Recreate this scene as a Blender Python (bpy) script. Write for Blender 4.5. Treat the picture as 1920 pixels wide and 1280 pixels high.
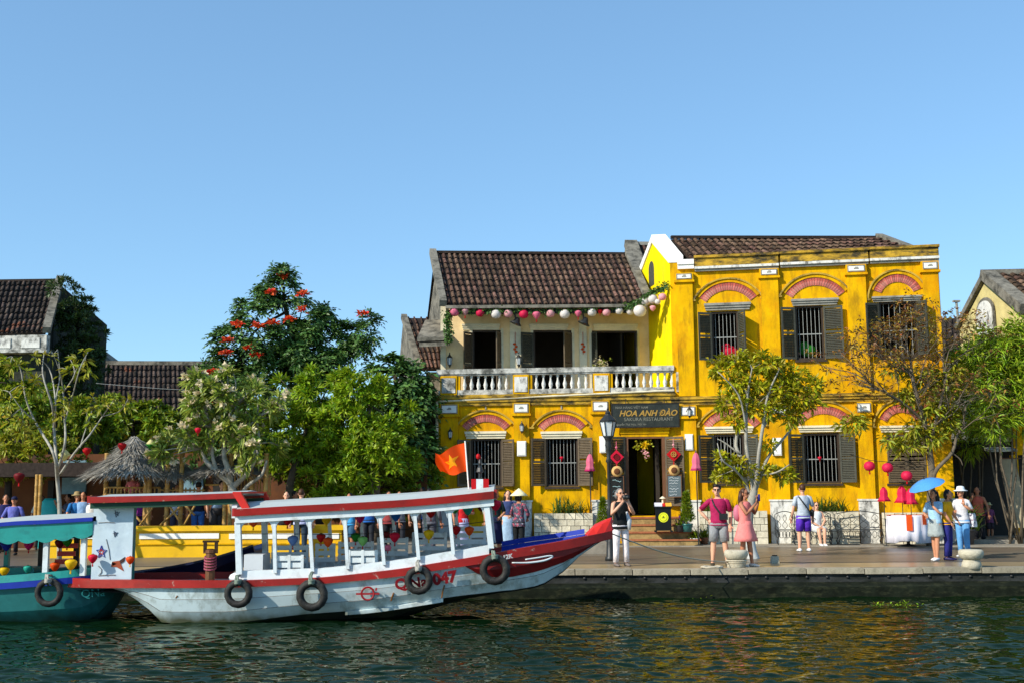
import bpy, math, random
import numpy as np
from mathutils import Vector, Matrix
PI = math.pi
R = math.radians
for o in list(bpy.data.objects):
    bpy.data.objects.remove(o)
scene = bpy.context.scene
COL = scene.collection
# ------------------------------------------------------------------ camera
F = 2100.0                      # focal length in pixels of the 1920 px wide photograph
PITCH = math.atan(280.0 / F)
ROLL = -0.008
CAMZ = 1.65
cam_data = bpy.data.cameras.new('camera')
cam = bpy.data.objects.new('camera', cam_data)
COL.objects.link(cam)
cam_data.sensor_width = 36.0
cam_data.lens = 36.0 * F / 1920.0
cam_data.clip_end = 4000.0
cam_data.clip_start = 0.1
CROT = Matrix.Rotation(PI / 2 + PITCH, 3, 'X') @ Matrix.Rotation(ROLL, 3, 'Z')
cam.matrix_world = Matrix.Translation((0, 0, CAMZ)) @ CROT.to_4x4()
scene.camera = cam
# ------------------------------------------------------------------ sky, sun, exposure
SUN_AZ = R(55)      # the light comes from the left, 55 degrees off the street's normal
SUN_EL = R(34)
world = bpy.data.worlds.new('World')
scene.world = world
world.use_nodes = True
wn = world.node_tree
bg = wn.nodes['Background']
sky = wn.nodes.new('ShaderNodeTexSky')
sky.sky_type = 'NISHITA'
sky.sun_disc = False
sky.sun_elevation = SUN_EL
sky.sun_rotation = PI + SUN_AZ   # measured from +Y towards +X
sky.altitude = 0
sky.air_density = 1.0
sky.dust_density = 0.0
sky.ozone_density = 6.0
# one even grade over the whole sky: softer contrast, bluer
gam = wn.nodes.new('ShaderNodeGamma'); gam.inputs[1].default_value = 0.62
mul = wn.nodes.new('ShaderNodeMix'); mul.data_type = 'RGBA'; mul.blend_type = 'MULTIPLY'; mul.inputs[0].default_value = 1.0
mul.inputs[7].default_value = (1.34, 1.75, 1.96, 1)
wn.links.new(sky.outputs[0], gam.inputs[0]); wn.links.new(gam.outputs[0], mul.inputs[6]); wn.links.new(mul.outputs[2], bg.inputs[0])
bg.inputs[1].default_value = 0.15
sun_data = bpy.data.lights.new('sun', 'SUN')
sun_data.energy = 5.0
sun_data.angle = R(0.53)
sun_data.color = (1.0, 0.93, 0.80)
sun = bpy.data.objects.new('sun', sun_data)
COL.objects.link(sun)
SUN_FROM = Vector((-math.sin(SUN_AZ) * math.cos(SUN_EL), -math.cos(SUN_AZ) * math.cos(SUN_EL), math.sin(SUN_EL)))
sun.rotation_euler = SUN_FROM.to_track_quat('Z', 'Y').to_euler()
sun.location = SUN_FROM * 60
scene.view_settings.view_transform = 'Standard'
scene.view_settings.look = 'None'
scene.view_settings.gamma = 1
scene.view_settings.use_curve_mapping = False
scene.view_settings.exposure = 0.26
scene.render.engine = 'CYCLES'
scene.cycles.max_bounces = 6
scene.cycles.transparent_max_bounces = 12
# ------------------------------------------------------------------ helpers
rng = random.Random(7)
def ray(px, py):
    return CROT @ Vector(((px - 960) / F, (640 - py) / F, -1.0))
def W(px, py, Y):
    """point of the photograph's pixel ray at depth Y (world)"""
    d = ray(px, py)
    t = Y / d.y
    return Vector((d.x * t, Y, CAMZ + d.z * t))
def G(px, py, z=0.0):
    """point of the pixel ray on the level z"""
    d = ray(px, py)
    t = (z - CAMZ) / d.z
    return Vector((d.x * t, d.y * t, z))
class Frame:
    """a vertical facade plane: local x runs along it, y into the building, z up"""
    def __init__(self, ox, oy, a, oz=0.0):
        self.o = Vector((ox, oy, oz)); self.a = a
        self.ex = Vector((math.cos(a), -math.sin(a), 0)); self.ey = Vector((math.sin(a), math.cos(a), 0))
    def loc(self, px, py, d=0.0):
        r = ray(px, py)
        p0 = self.o + self.ey * d - Vector((0, 0, CAMZ))
        t = p0.dot(self.ey) / r.dot(self.ey)
        q = r * t + Vector((0, 0, CAMZ)) - self.o
        return q.dot(self.ex), q.z
    def rect(self, x0, y0, x1, y1, d=0.0):
        xm, ym = (x0 + x1) / 2, (y0 + y1) / 2
        s0 = self.loc(x0, ym, d)[0]; s1 = self.loc(x1, ym, d)[0]
        z1 = self.loc(xm, y0, d)[1]; z0 = self.loc(xm, y1, d)[1]
        return s0, s1, z0, z1
    def world(self, s, d, z):
        return self.o + self.ex * s + self.ey * d + Vector((0, 0, z))
    def local(self, p):
        q = Vector(p) - self.o
        return Vector((q.dot(self.ex), q.dot(self.ey), q.z))
def tag(o, label=None, cat=None, group=None, kind=None):
    if label: o['label'] = label
    if cat: o['category'] = cat
    if group: o['group'] = group
    if kind: o['kind'] = kind
    return o
def empty(name, loc=(0, 0, 0), rz=0.0, label=None, cat=None, group=None):
    o = bpy.data.objects.new(name, None)
    o.empty_display_size = 0.2
    COL.objects.link(o)
    o.location = loc; o.rotation_euler = (0, 0, rz)
    return tag(o, label, cat, group)
def link(name, me, parent=None, loc=None, rot=None, scale=None):
    o = bpy.data.objects.new(name, me)
    COL.objects.link(o)
    if parent is not None: o.parent = parent
    if loc is not None: o.location = loc
    if rot is not None: o.rotation_euler = rot
    if scale is not None: o.scale = scale
    return o
KIDS = {}
def copy_tree(o, parent=None):
    c = o.copy(); COL.objects.link(c)
    if parent is not None: c.parent = parent
    for ch in list(o.children):
        copy_tree(ch, c)
    return c
class MB:
    def __init__(self): self.v = []; self.f = []; self.m = []; self.mi = 0; self.T = None
    def add(self, vs, fs):
        b = len(self.v)
        if self.T is not None: vs = [tuple(self.T @ Vector(p)) for p in vs]
        self.v.extend([tuple(p) for p in vs])
        for f in fs:
            self.f.append([i + b for i in f]); self.m.append(self.mi)
        return self
    def box(self, x0, x1, y0, y1, z0, z1):
        if x1 < x0: x0, x1 = x1, x0
        if y1 < y0: y0, y1 = y1, y0
        if z1 < z0: z0, z1 = z1, z0
        v = [(x0, y0, z0), (x1, y0, z0), (x1, y1, z0), (x0, y1, z0), (x0, y0, z1), (x1, y0, z1), (x1, y1, z1), (x0, y1, z1)]
        return self.add(v, [(3, 2, 1, 0), (4, 5, 6, 7), (0, 1, 5, 4), (1, 2, 6, 5), (2, 3, 7, 6), (3, 0, 4, 7)])
    def hexa(self, v):
        """8 corners: bottom ring then top ring"""
        return self.add(v, [(3, 2, 1, 0), (4, 5, 6, 7), (0, 1, 5, 4), (1, 2, 6, 5), (2, 3, 7, 6), (3, 0, 4, 7)])
    def quad(self, a, b, c, d): return self.add([a, b, c, d], [(0, 1, 2, 3)])
    def tri(self, a, b, c): return self.add([a, b, c], [(0, 1, 2)])
    def prism(self, poly, y0, y1, axis='y'):
        """polygon in (x,z) pushed along y (axis 'y'), in (x,y) pushed along z ('z') or in (y,z) pushed along x ('x')"""
        n = len(poly)
        def P(a, b, c):
            return (a, c, b) if axis == 'y' else ((a, b, c) if axis == 'z' else (c, a, b))
        v = [P(a, b, y0) for a, b in poly] + [P(a, b, y1) for a, b in poly]
        fs = [tuple(range(n)), tuple(range(2 * n - 1, n - 1, -1))] + [(i, i + n, (i + 1) % n + n, (i + 1) % n) for i in range(n)]
        return self.add(v, fs)
    def loft(self, rings, closed=True, cap=True):
        n = len(rings[0]); v = [p for r in rings for p in r]; fs = []
        for k in range(len(rings) - 1):
            for i in range(n if closed else n - 1):
                j = (i + 1) % n
                fs.append((k * n + i, k * n + j, (k + 1) * n + j, (k + 1) * n + i))
        if cap and closed:
            fs.append(tuple(range(n - 1, -1, -1))); fs.append(tuple((len(rings) - 1) * n + i for i in range(n)))
        return self.add(v, fs)
    def tube(self, pts, r, seg=6, ry=None, cap=True, up=None):
        pts = [Vector(p) for p in pts]; n = len(pts)
        rr = r if isinstance(r, (list, tuple)) else [r] * n
        r2 = rr if ry is None else (ry if isinstance(ry, (list, tuple)) else [ry] * n)
        rings = []; u = None
        for i, p in enumerate(pts):
            t = (pts[min(i + 1, n - 1)] - pts[max(i - 1, 0)])
            if t.length < 1e-9: t = Vector((0, 0, 1))
            t.normalize()
            if u is None:
                ref = Vector(up) if up is not None else (Vector((1, 0, 0)) if abs(t.x) < 0.8 else Vector((0, 1, 0)))
                u = ref
            u = u - t * u.dot(t)
            if u.length < 1e-6: u = t.orthogonal()
            u.normalize(); w = t.cross(u)
            rings.append([tuple(p + u * (rr[i] * math.cos(2 * PI * k / seg)) + w * (r2[i] * math.sin(2 * PI * k / seg))) for k in range(seg)])
        return self.loft(rings, True, cap)
    def lathe(self, c, prof, seg=12, lobes=0, depth=0.0):
        rings = []
        for r, z in prof:
            ring = []
            for k in range(seg):
                a = 2 * PI * k / seg
                q = r * (1 - depth * (0.5 + 0.5 * math.cos(a * lobes))) if lobes else r
                ring.append((c[0] + q * math.cos(a), c[1] + q * math.sin(a), c[2] + z))
            rings.append(ring)
        return self.loft(rings, True, True)
    def ell(self, c, r, seg=10, rings=6):
        pr = []
        for i in range(rings + 1):
            a = -PI / 2 + PI * i / rings
            pr.append((max(math.cos(a), 0.02), math.sin(a)))
        rr = [[(c[0] + r[0] * q * math.cos(2 * PI * k / seg), c[1] + r[1] * q * math.sin(2 * PI * k / seg), c[2] + r[2] * z) for k in range(seg)] for q, z in pr]
        return self.loft(rr, True, True)
    def arcband(self, sc, zc, r0, r1, a0, a1, y0, y1, n=16):
        rings = []
        for i in range(n + 1):
            a = a0 + (a1 - a0) * i / n; s, c = math.sin(a), math.cos(a)
            rings.append([(sc + r0 * s, y0, zc + r0 * c), (sc + r1 * s, y0, zc + r1 * c), (sc + r1 * s, y1, zc + r1 * c), (sc + r0 * s, y1, zc + r0 * c)])
        return self.loft(rings, True, True)
    def mesh(self, name, mats, smooth=False):
        me = bpy.data.meshes.new(name)
        me.from_pydata(self.v, [], self.f)
        for m in (mats if isinstance(mats, (list, tuple)) else [mats]): me.materials.append(m)
        if any(self.m): me.polygons.foreach_set('material_index', self.m)
        if smooth: me.polygons.foreach_set('use_smooth', [True] * len(me.polygons))
        me.update()
        return me
    def obj(self, name, mats, parent=None, smooth=False, loc=None, rot=None):
        return link(name, self.mesh(name, mats, smooth), parent, loc, rot)
def np_mesh(name, verts, faces_flat, nper, mat, smooth=False):
    """fast mesh: verts (N,3) array, faces_flat (M*nper) indices"""
    me = bpy.data.meshes.new(name)
    nv = len(verts); nf = len(faces_flat) // nper
    me.vertices.add(nv); me.vertices.foreach_set('co', np.asarray(verts, dtype=np.float32).ravel())
    me.loops.add(nf * nper); me.loops.foreach_set('vertex_index', np.asarray(faces_flat, dtype=np.int32))
    me.polygons.add(nf); me.polygons.foreach_set('loop_start', np.arange(0, nf * nper, nper, dtype=np.int32))
    me.polygons.foreach_set('loop_total', np.full(nf, nper, dtype=np.int32))
    if smooth: me.polygons.foreach_set('use_smooth', np.ones(nf, dtype=bool))
    for m in (mat if isinstance(mat, (list, tuple)) else [mat]): me.materials.append(m)
    me.update(calc_edges=True)
    return me
def text_mesh(txt, size, mat, extrude=0.006, shear=0.0, bold=0.0, align='CENTER', spacing=1.0):
    cu = bpy.data.curves.new('lettering', 'FONT')
    cu.body = txt; cu.size = size; cu.extrude = extrude; cu.align_x = align; cu.align_y = 'CENTER'; cu.shear = shear; cu.offset = bold; cu.space_character = spacing
    cu.resolution_u = 3
    ob = bpy.data.objects.new('lettering', cu); COL.objects.link(ob)
    dg = bpy.context.evaluated_depsgraph_get()
    me = bpy.data.meshes.new_from_object(ob.evaluated_get(dg))
    bpy.data.objects.remove(ob); bpy.data.curves.remove(cu)
    me.materials.clear(); me.materials.append(mat)
    return me
FACE_FRONT = (PI / 2, 0, 0)
# ------------------------------------------------------------------ materials
def srgb(r, g, b):
    return tuple(((c / 255) / 12.92 if c / 255 <= 0.04045 else ((c / 255 + 0.055) / 1.055) ** 2.4) for c in (r, g, b))
def mat(name, col, rough=0.6, var=0.2, scale=6.0, bump=0.0, bscale=30.0, spec=0.3, metal=0.0, rnd=0.0, stretch=(1, 1, 1),
        stain=None, stain_amt=0.5, stain_scale=2.0, stain_stretch=(1, 1, 1), stain_th=(0.5, 0.68), island=0.0, hue=0.0, trans=0.0, coord='Object', stain2=None, st2=(0.55, 0.7, 5.0, 0.8)):
    m = bpy.data.materials.new(name); m.use_nodes = True
    nt = m.node_tree; N = nt.nodes; L = nt.links
    bs = N['Principled BSDF']
    bs.inputs['Roughness'].default_value = rough
    bs.inputs['Metallic'].default_value = metal
    bs.inputs['Specular IOR Level'].default_value = spec
    tc = N.new('ShaderNodeTexCoord'); geo = N.new('ShaderNodeNewGeometry')
    def mapped(st):
        mp = N.new('ShaderNodeMapping'); mp.inputs['Scale'].default_value = st
        L.new(tc.outputs[coord] if coord != 'World' else geo.outputs['Position'], mp.inputs[0]); return mp.outputs[0]
    no = N.new('ShaderNodeTexNoise'); no.inputs['Scale'].default_value = scale; no.inputs['Detail'].default_value = 5; no.inputs['Roughness'].default_value = 0.62
    L.new(mapped(stretch), no.inputs['Vector'])
    mr = N.new('ShaderNodeMapRange'); mr.inputs[1].default_value = 0.3; mr.inputs[2].default_value = 0.7
    mr.inputs[3].default_value = 1 - var; mr.inputs[4].default_value = 1 + var
    L.new(no.outputs['Fac'], mr.inputs[0])
    rgb = N.new('ShaderNodeRGB'); rgb.outputs[0].default_value = (*col, 1)
    cur = rgb.outputs[0]
    def hsv(src, h=None, v=None):
        n = N.new('ShaderNodeHueSaturation'); L.new(src, n.inputs['Color'])
        if h is not None: L.new(h, n.inputs['Hue'])
        if v is not None: L.new(v, n.inputs['Value'])
        return n.outputs[0]
    cur = hsv(cur, v=mr.outputs[0])
    if rnd or island or hue:
        if island or (hue and not rnd):
            ge = N.new('ShaderNodeNewGeometry'); src = ge.outputs['Random Per Island']
        else:
            oi = N.new('ShaderNodeObjectInfo'); src = oi.outputs['Random']
        amt = island or rnd
        m2 = N.new('ShaderNodeMapRange'); m2.inputs[3].default_value = 1 - amt; m2.inputs[4].default_value = 1 + amt
        L.new(src, m2.inputs[0])
        wnz = N.new('ShaderNodeTexWhiteNoise'); wnz.noise_dimensions = '1D'; L.new(src, wnz.inputs['W'])
        m3 = N.new('ShaderNodeMapRange'); m3.inputs[3].default_value = 0.5 - hue; m3.inputs[4].default_value = 0.5 + hue
        L.new(wnz.outputs['Value'], m3.inputs[0])
        cur = hsv(cur, h=m3.outputs[0], v=m2.outputs[0])
    def stainmix(cur, scol, amt, sc, st, th):
        n2 = N.new('ShaderNodeTexNoise'); n2.inputs['Scale'].default_value = sc; n2.inputs['Detail'].default_value = 8; n2.inputs['Roughness'].default_value = 0.7
        L.new(mapped(st), n2.inputs['Vector'])
        m4 = N.new('ShaderNodeMapRange'); m4.inputs[1].default_value = th[0]; m4.inputs[2].default_value = th[1]; m4.inputs[3].default_value = 0; m4.inputs[4].default_value = amt
        L.new(n2.outputs['Fac'], m4.inputs[0])
        mx = N.new('ShaderNodeMix'); mx.data_type = 'RGBA'
        L.new(m4.outputs[0], mx.inputs[0]); L.new(cur, mx.inputs[6]); mx.inputs[7].default_value = (*scol, 1)
        return mx.outputs[2]
    if stain is not None: cur = stainmix(cur, stain, stain_amt, stain_scale, stain_stretch, stain_th)
    if stain2 is not None: cur = stainmix(cur, stain2, st2[3], st2[2], (1, 1, 1), (st2[0], st2[1]))
    L.new(cur, bs.inputs['Base Color'])
    if bump:
        nb = N.new('ShaderNodeTexNoise'); nb.inputs['Scale'].default_value = bscale; nb.inputs['Detail'].default_value = 6
        L.new(mapped(stretch), nb.inputs['Vector'])
        bp = N.new('ShaderNodeBump'); bp.inputs['Strength'].default_value = bump; bp.inputs['Distance'].default_value = 0.02
        L.new(nb.outputs['Fac'], bp.inputs['Height']); L.new(bp.outputs[0], bs.inputs['Normal'])
    if trans:
        tr = N.new('ShaderNodeBsdfTranslucent'); L.new(cur, tr.inputs[0])
        ms = N.new('ShaderNodeMixShader'); ms.inputs[0].default_value = trans
        L.new(bs.outputs[0], ms.inputs[1]); L.new(tr.outputs[0], ms.inputs[2])
        L.new(ms.outputs[0], N['Material Output'].inputs[0])
    return m
M = {}
GRIME = (0.035, 0.032, 0.026)
M['ochre'] = mat('ochre_plaster', (0.70, 0.380, 0.002), 0.8, 0.18, 1.3, 0.15, 25, 0.06, stain=(0.15, 0.075, 0.010), stain_amt=0.85, stain_scale=1.6, stain_stretch=(2.6, 2.6, 0.6), stain_th=(0.46, 0.72), stain2=(0.60, 0.235, 0.002), st2=(0.50, 0.68, 0.7, 0.75))
M['lemon'] = mat('lemon_plaster', (0.80, 0.60, 0.003), 0.8, 0.08, 2.0, 0.08, 25, 0.06, stain=(0.45, 0.30, 0.03), stain_amt=0.35, stain_scale=1.2, stain_stretch=(2, 2, 0.5))
M['peach'] = mat('cream_plaster', (0.90, 0.67, 0.36), 0.8, 0.08, 2.0, 0.08, 25, 0.1, stain=(0.45, 0.25, 0.08), stain_amt=0.4, stain_scale=1.5)
M['cream'] = mat('cream_moulding', (0.76, 0.68, 0.48), 0.75, 0.12, 6.0, 0.1, 30, 0.1, stain=(0.2, 0.17, 0.1), stain_amt=0.4, stain_scale=3)
M['whitewash'] = mat('weathered_whitewash', (0.66, 0.65, 0.60), 0.75, 0.15, 5.0, 0.2, 30, 0.15, stain=GRIME, stain_amt=0.85, stain_scale=2.6, stain_stretch=(1.6, 1.6, 0.8), stain_th=(0.5, 0.66))
M['oldwhite'] = mat('mossy_whitewash', (0.56, 0.55, 0.50), 0.8, 0.2, 5.0, 0.2, 30, 0.15, stain=(0.03, 0.032, 0.026), stain_amt=0.9, stain_scale=3.2, stain_th=(0.42, 0.62))
M['white'] = mat('white_paint', (0.80, 0.79, 0.74), 0.7, 0.06, 4.0, 0.05, 30, 0.2, stain=(0.4, 0.36, 0.25), stain_amt=0.3, stain_scale=3)
M['cornice'] = mat('mossy_ochre_cornice', (0.50, 0.30, 0.03), 0.8, 0.25, 4.0, 0.3, 30, 0.1, stain=(0.03, 0.03, 0.024), stain_amt=0.95, stain_scale=2.2, stain_stretch=(1.0, 1.0, 3.0), stain_th=(0.40, 0.60))
M['greymould'] = mat('grey_stone_moulding', (0.30, 0.29, 0.25), 0.8, 0.25, 8.0, 0.2, 30, 0.1, stain=GRIME, stain_amt=0.8, stain_scale=4)
M['hood'] = mat('grimy_ochre_hood', (0.52, 0.33, 0.05), 0.8, 0.25, 6.0, 0.2, 30, 0.1, stain=(0.05, 0.045, 0.03), stain_amt=0.9, stain_scale=3.0, stain_th=(0.44, 0.6))
M['brick'] = mat('rose_brick', (0.46, 0.10, 0.075), 0.8, 0.25, 12.0, 0.2, 60, 0.1, rnd=0.28, stain=(0.55, 0.42, 0.38), stain_amt=0.6, stain_scale=3.0, stain_th=(0.5, 0.75))
M['mortar'] = mat('pale_mortar', (0.62, 0.50, 0.36), 0.9, 0.2, 8)
M['tile'] = mat('terracotta_tile', (0.140, 0.084, 0.061), 0.9, 0.3, 9.0, 0.4, 40, 0.05, rnd=0.5, hue=0.018, stain=(0.022, 0.018, 0.015), stain_amt=0.85, stain_scale=4.0, stain_th=(0.46, 0.62), stain2=(0.26, 0.23, 0.17), st2=(0.6, 0.72, 8.0, 0.5), coord='World')
M['tiledark'] = mat('sooty_tile', (0.075, 0.055, 0.045), 0.85, 0.35, 9.0, 0.4, 40, 0.12, rnd=0.65, hue=0.012, stain=(0.012, 0.013, 0.011), stain_amt=0.85, stain_scale=3.0, stain_th=(0.42, 0.62), stain2=(0.30, 0.10, 0.05), st2=(0.60, 0.66, 0.9, 0.6), coord='World')
M['tilepan'] = mat('pan_tile', (0.035, 0.026, 0.022), 0.9, 0.4, 10.0, 0.3, 40, 0.1)
M['verge'] = mat('lichen_plaster', (0.20, 0.185, 0.15), 0.85, 0.3, 5.0, 0.3, 30, 0.1, stain=(0.03, 0.03, 0.026), stain_amt=0.85, stain_scale=2.4, stain_th=(0.45, 0.64))
M['darkwood'] = mat('dark_wood', (0.040, 0.026, 0.016), 0.6, 0.3, 14.0, 0.2, 60, 0.3, stretch=(1, 1, 0.15))
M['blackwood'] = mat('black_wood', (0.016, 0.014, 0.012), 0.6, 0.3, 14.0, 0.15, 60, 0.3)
M['shutter'] = mat('weathered_shutter_wood', (0.105, 0.078, 0.048), 0.65, 0.25, 10.0, 0.2, 60, 0.25, rnd=0.25)
M['shuttergreen'] = mat('black_green_shutter_wood', (0.055, 0.056, 0.042), 0.65, 0.25, 10.0, 0.2, 60, 0.25, rnd=0.2)
M['brownwood'] = mat('brown_wood', (0.15, 0.065, 0.028), 0.6, 0.25, 10.0, 0.2, 60, 0.3, stretch=(1, 1, 0.2))
M['iron'] = mat('black_iron', (0.018, 0.020, 0.020), 0.45, 0.2, 20.0, 0.1, 60, 0.4)
M['quaymoss'] = mat('mossy_quay_ledge', (0.009, 0.012, 0.007), 0.85, 0.5, 4.0, 0.6, 12, 0.1, stain=(0.045, 0.048, 0.024), stain_amt=0.7, stain_scale=4, stain_stretch=(1, 1, 3))
M['bars'] = mat('painted_bars', (0.28, 0.29, 0.27), 0.5, 0.15, 20.0)
M['room'] = mat('unlit_room_tone', (0.035, 0.028, 0.02), 0.9, 0.2, 2.0)  # near-black colour stands in for the darkness of unlit rooms
M['stone'] = mat('cream_stone_block', (0.60, 0.55, 0.42), 0.85, 0.2, 6.0, 0.35, 30, 0.1, rnd=0.14, stain=(0.22, 0.19, 0.12), stain_amt=0.5, stain_scale=5)
M['joint'] = mat('dark_joint_mortar', (0.07, 0.06, 0.045), 0.95, 0.2, 8)
M['stepstone'] = mat('sandstone_step', (0.36, 0.25, 0.10), 0.85, 0.3, 5.0, 0.3, 30, 0.1, stain=(0.10, 0.07, 0.035), stain_amt=0.7, stain_scale=3)
M['stepred'] = mat('red_brick_tread', (0.36, 0.13, 0.06), 0.8, 0.25, 8.0, 0.2, 30, 0.1)
M['street'] = mat('paved_street', (0.150, 0.115, 0.078), 0.38, 0.18, 0.9, 0.08, 14, 0.5, stain=(0.075, 0.062, 0.052), stain_amt=0.7, stain_scale=0.5, stain_stretch=(0.35, 1.6, 1))
M['sidewalk'] = mat('pale_pavement', (0.27, 0.24, 0.19), 0.75, 0.2, 2.0, 0.15, 20, 0.2, stain=(0.11, 0.10, 0.085), stain_amt=0.6, stain_scale=1.2)
M['kerb'] = mat('worn_kerb_stone', (0.33, 0.29, 0.21), 0.75, 0.25, 4.0, 0.3, 24, 0.2, rnd=0.14, stain=(0.10, 0.085, 0.06), stain_amt=0.7, stain_scale=3)
M['quay'] = mat('dark_quay_concrete', (0.040, 0.042, 0.042), 0.8, 0.3, 3.0, 0.4, 18, 0.15, stain=(0.008, 0.011, 0.007), stain_amt=0.95, stain_scale=1.4, stain_stretch=(1, 1, 2.5), stain_th=(.4, .62))
M['bollard'] = mat('pale_concrete', (0.46, 0.42, 0.32), 0.85, 0.2, 6.0, 0.35, 30, 0.1, stain=(0.14, 0.12, 0.08), stain_amt=0.7, stain_scale=3.2)
M['earth'] = mat('bare_earth', (0.12, 0.09, 0.06), 0.95, 0.3, 2.0)
M['creamwall'] = mat('yellowed_cream_wall', (0.62, 0.52, 0.22), 0.8, 0.15, 2.0, 0.1, 25, 0.1, stain=(0.2, 0.17, 0.1), stain_amt=0.6, stain_scale=1.5)
M['blind'] = mat('canvas_blind', (0.45, 0.38, 0.25), 0.9, 0.12, 3.0, trans=0.2)
M['terraceyellow'] = mat('terrace_yellow_paint', (0.74, 0.43, 0.010), 0.7, 0.1, 2.0, 0.06, 25, 0.2, stain=(0.35, 0.18, 0.02), stain_amt=0.4, stain_scale=1.6)
M['rustwall'] = mat('rust_plaster', (0.13, 0.045, 0.014), 0.85, 0.3, 1.2, stain=(0.03, 0.025, 0.02), stain_amt=0.8, stain_scale=0.8)
M['bluepanel'] = mat('faded_blue_board', (0.16, 0.28, 0.34), 0.6, 0.3, 3.0)
M['thatch'] = mat('grey_straw', (0.30, 0.28, 0.24), 0.9, 0.3, 4.0, island=0.5)
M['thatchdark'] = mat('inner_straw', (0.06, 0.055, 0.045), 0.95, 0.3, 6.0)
M['darkgable'] = mat('shade_darkened_gable', (0.045, 0.05, 0.04), 0.9, 0.35, 2.0, 0.2, 25, 0.08, stain=(0.015, 0.018, 0.013), stain_amt=0.8, stain_scale=1.2)  # near-black tone stands in for the shade on this gable
def flat(name, rgb, rough=0.6, var=0.12, **k):
    key = 'c_' + name
    if key not in M: M[key] = mat(name, srgb(*rgb), rough, var, **k)
    return M[key]
# ------------------------------------------------------------------ house parts
def wall_cells(mb, s0, s1, z0, z1, y0, y1, holes):
    """a thick wall (local x = s, y = depth) with rectangular openings left out"""
    ss = sorted(set([s0, s1] + [h[0] for h in holes] + [h[1] for h in holes])); zs = sorted(set([z0, z1] + [h[2] for h in holes] + [h[3] for h in holes]))
    ss = [s for s in ss if s0 <= s <= s1]; zs = [z for z in zs if z0 <= z <= z1]
    def solid(i, k):
        if i < 0 or k < 0 or i >= len(ss) - 1 or k >= len(zs) - 1: return False
        sm, zm = (ss[i] + ss[i + 1]) / 2, (zs[k] + zs[k + 1]) / 2
        return not any(h[0] < sm < h[1] and h[2] < zm < h[3] for h in holes)
    for i in range(len(ss) - 1):
        for k in range(len(zs) - 1):
            if not solid(i, k): continue
            a, b, c, d = ss[i], ss[i + 1], zs[k], zs[k + 1]
            mb.quad((a, y0, c), (b, y0, c), (b, y0, d), (a, y0, d))
            mb.quad((b, y1, c), (a, y1, c), (a, y1, d), (b, y1, d))
            if not solid(i - 1, k): mb.quad((a, y1, c), (a, y0, c), (a, y0, d), (a, y1, d))
            if not solid(i + 1, k): mb.quad((b, y0, c), (b, y1, c), (b, y1, d), (b, y0, d))
            if not solid(i, k - 1): mb.quad((a, y1, c), (b, y1, c), (b, y0, c), (a, y0, c))
            if not solid(i, k + 1): mb.quad((a, y0, d), (b, y0, d), (b, y1, d), (a, y1, d))
    return mb
def shutter_mesh(w, h, m):
    """louvred leaf hinged at x=0, extending to x=w"""
    mb = MB(); t = 0.018; st = 0.055
    mb.box(0, st, -t, t, 0, h); mb.box(w - st, w, -t, t, 0, h)
    for z in (0, h * 0.5 - 0.03, h - 0.07): mb.box(st, w - st, -t, t, z, z + 0.07)
    n = int((h - 0.1) / 0.052)
    for i in range(n):
        z = 0.075 + i * 0.052
        if abs(z - h * 0.5) < 0.06 or z > h - 0.1: continue
        mb.hexa([(st, -0.02, z), (w - st, -0.02, z), (w - st, -0.012, z - 0.004), (st, -0.012, z - 0.004),
                 (st, 0.012, z + 0.044), (w - st, 0.012, z + 0.044), (w - st, 0.020, z + 0.040), (st, 0.020, z + 0.040)])
    return mb.mesh('shutter', m)
def add_window(house, r, y, wood, bars=True, nb=7, recess=0.10):
    """frame, bars and sill in an opening r=(s0,s1,z0,z1); y = wall face"""
    s0, s1, z0, z1 = r
    mb = MB(); f = 0.06
    mb.box(s0, s0 + f, y + 0.02, y + recess + 0.04, z0, z1); mb.box(s1 - f, s1, y + 0.02, y + recess + 0.04, z0, z1)
    mb.box(s0 + f, s1 - f, y + 0.02, y + recess + 0.04, z1 - f, z1); mb.box(s0 + f, s1 - f, y + 0.02, y + recess + 0.04, z0, z0 + f)
    w = mb.obj('window', wood, house)
    sl = MB().box(s0 - 0.05, s1 + 0.05, y - 0.07, y + 0.015, z0 - 0.075, z0 - 0.004).obj('sill', wood, w)
    if bars:
        b = MB()
        for i in range(nb):
            s = s0 + f + (s1 - s0 - 2 * f) * (i + 0.5) / nb
            b.tube([(s, y + recess, z0 + f), (s, y + recess, z1 - f)], 0.009, 5)
        b.box(s0 + f, s1 - f, y + recess - 0.012, y + recess + 0.012, (z0 * 0.52 + z1 * 0.48) - 0.014, (z0 * 0.52 + z1 * 0.48) + 0.014)
        b.obj('window_bars', M['bars'], w)
    return w
def add_shutter(house, s, y, z0, h, w, side, deg, m):
    """side -1: hinged at the opening's left edge; deg = opening measured off the wall plane"""
    a = R(deg)
    o = link('shutter', shutter_mesh(w, h, m), house, (s, y - 0.025, z0))
    o.rotation_euler = (0, 0, (PI + a) if side < 0 else -a)
    return o
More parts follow.
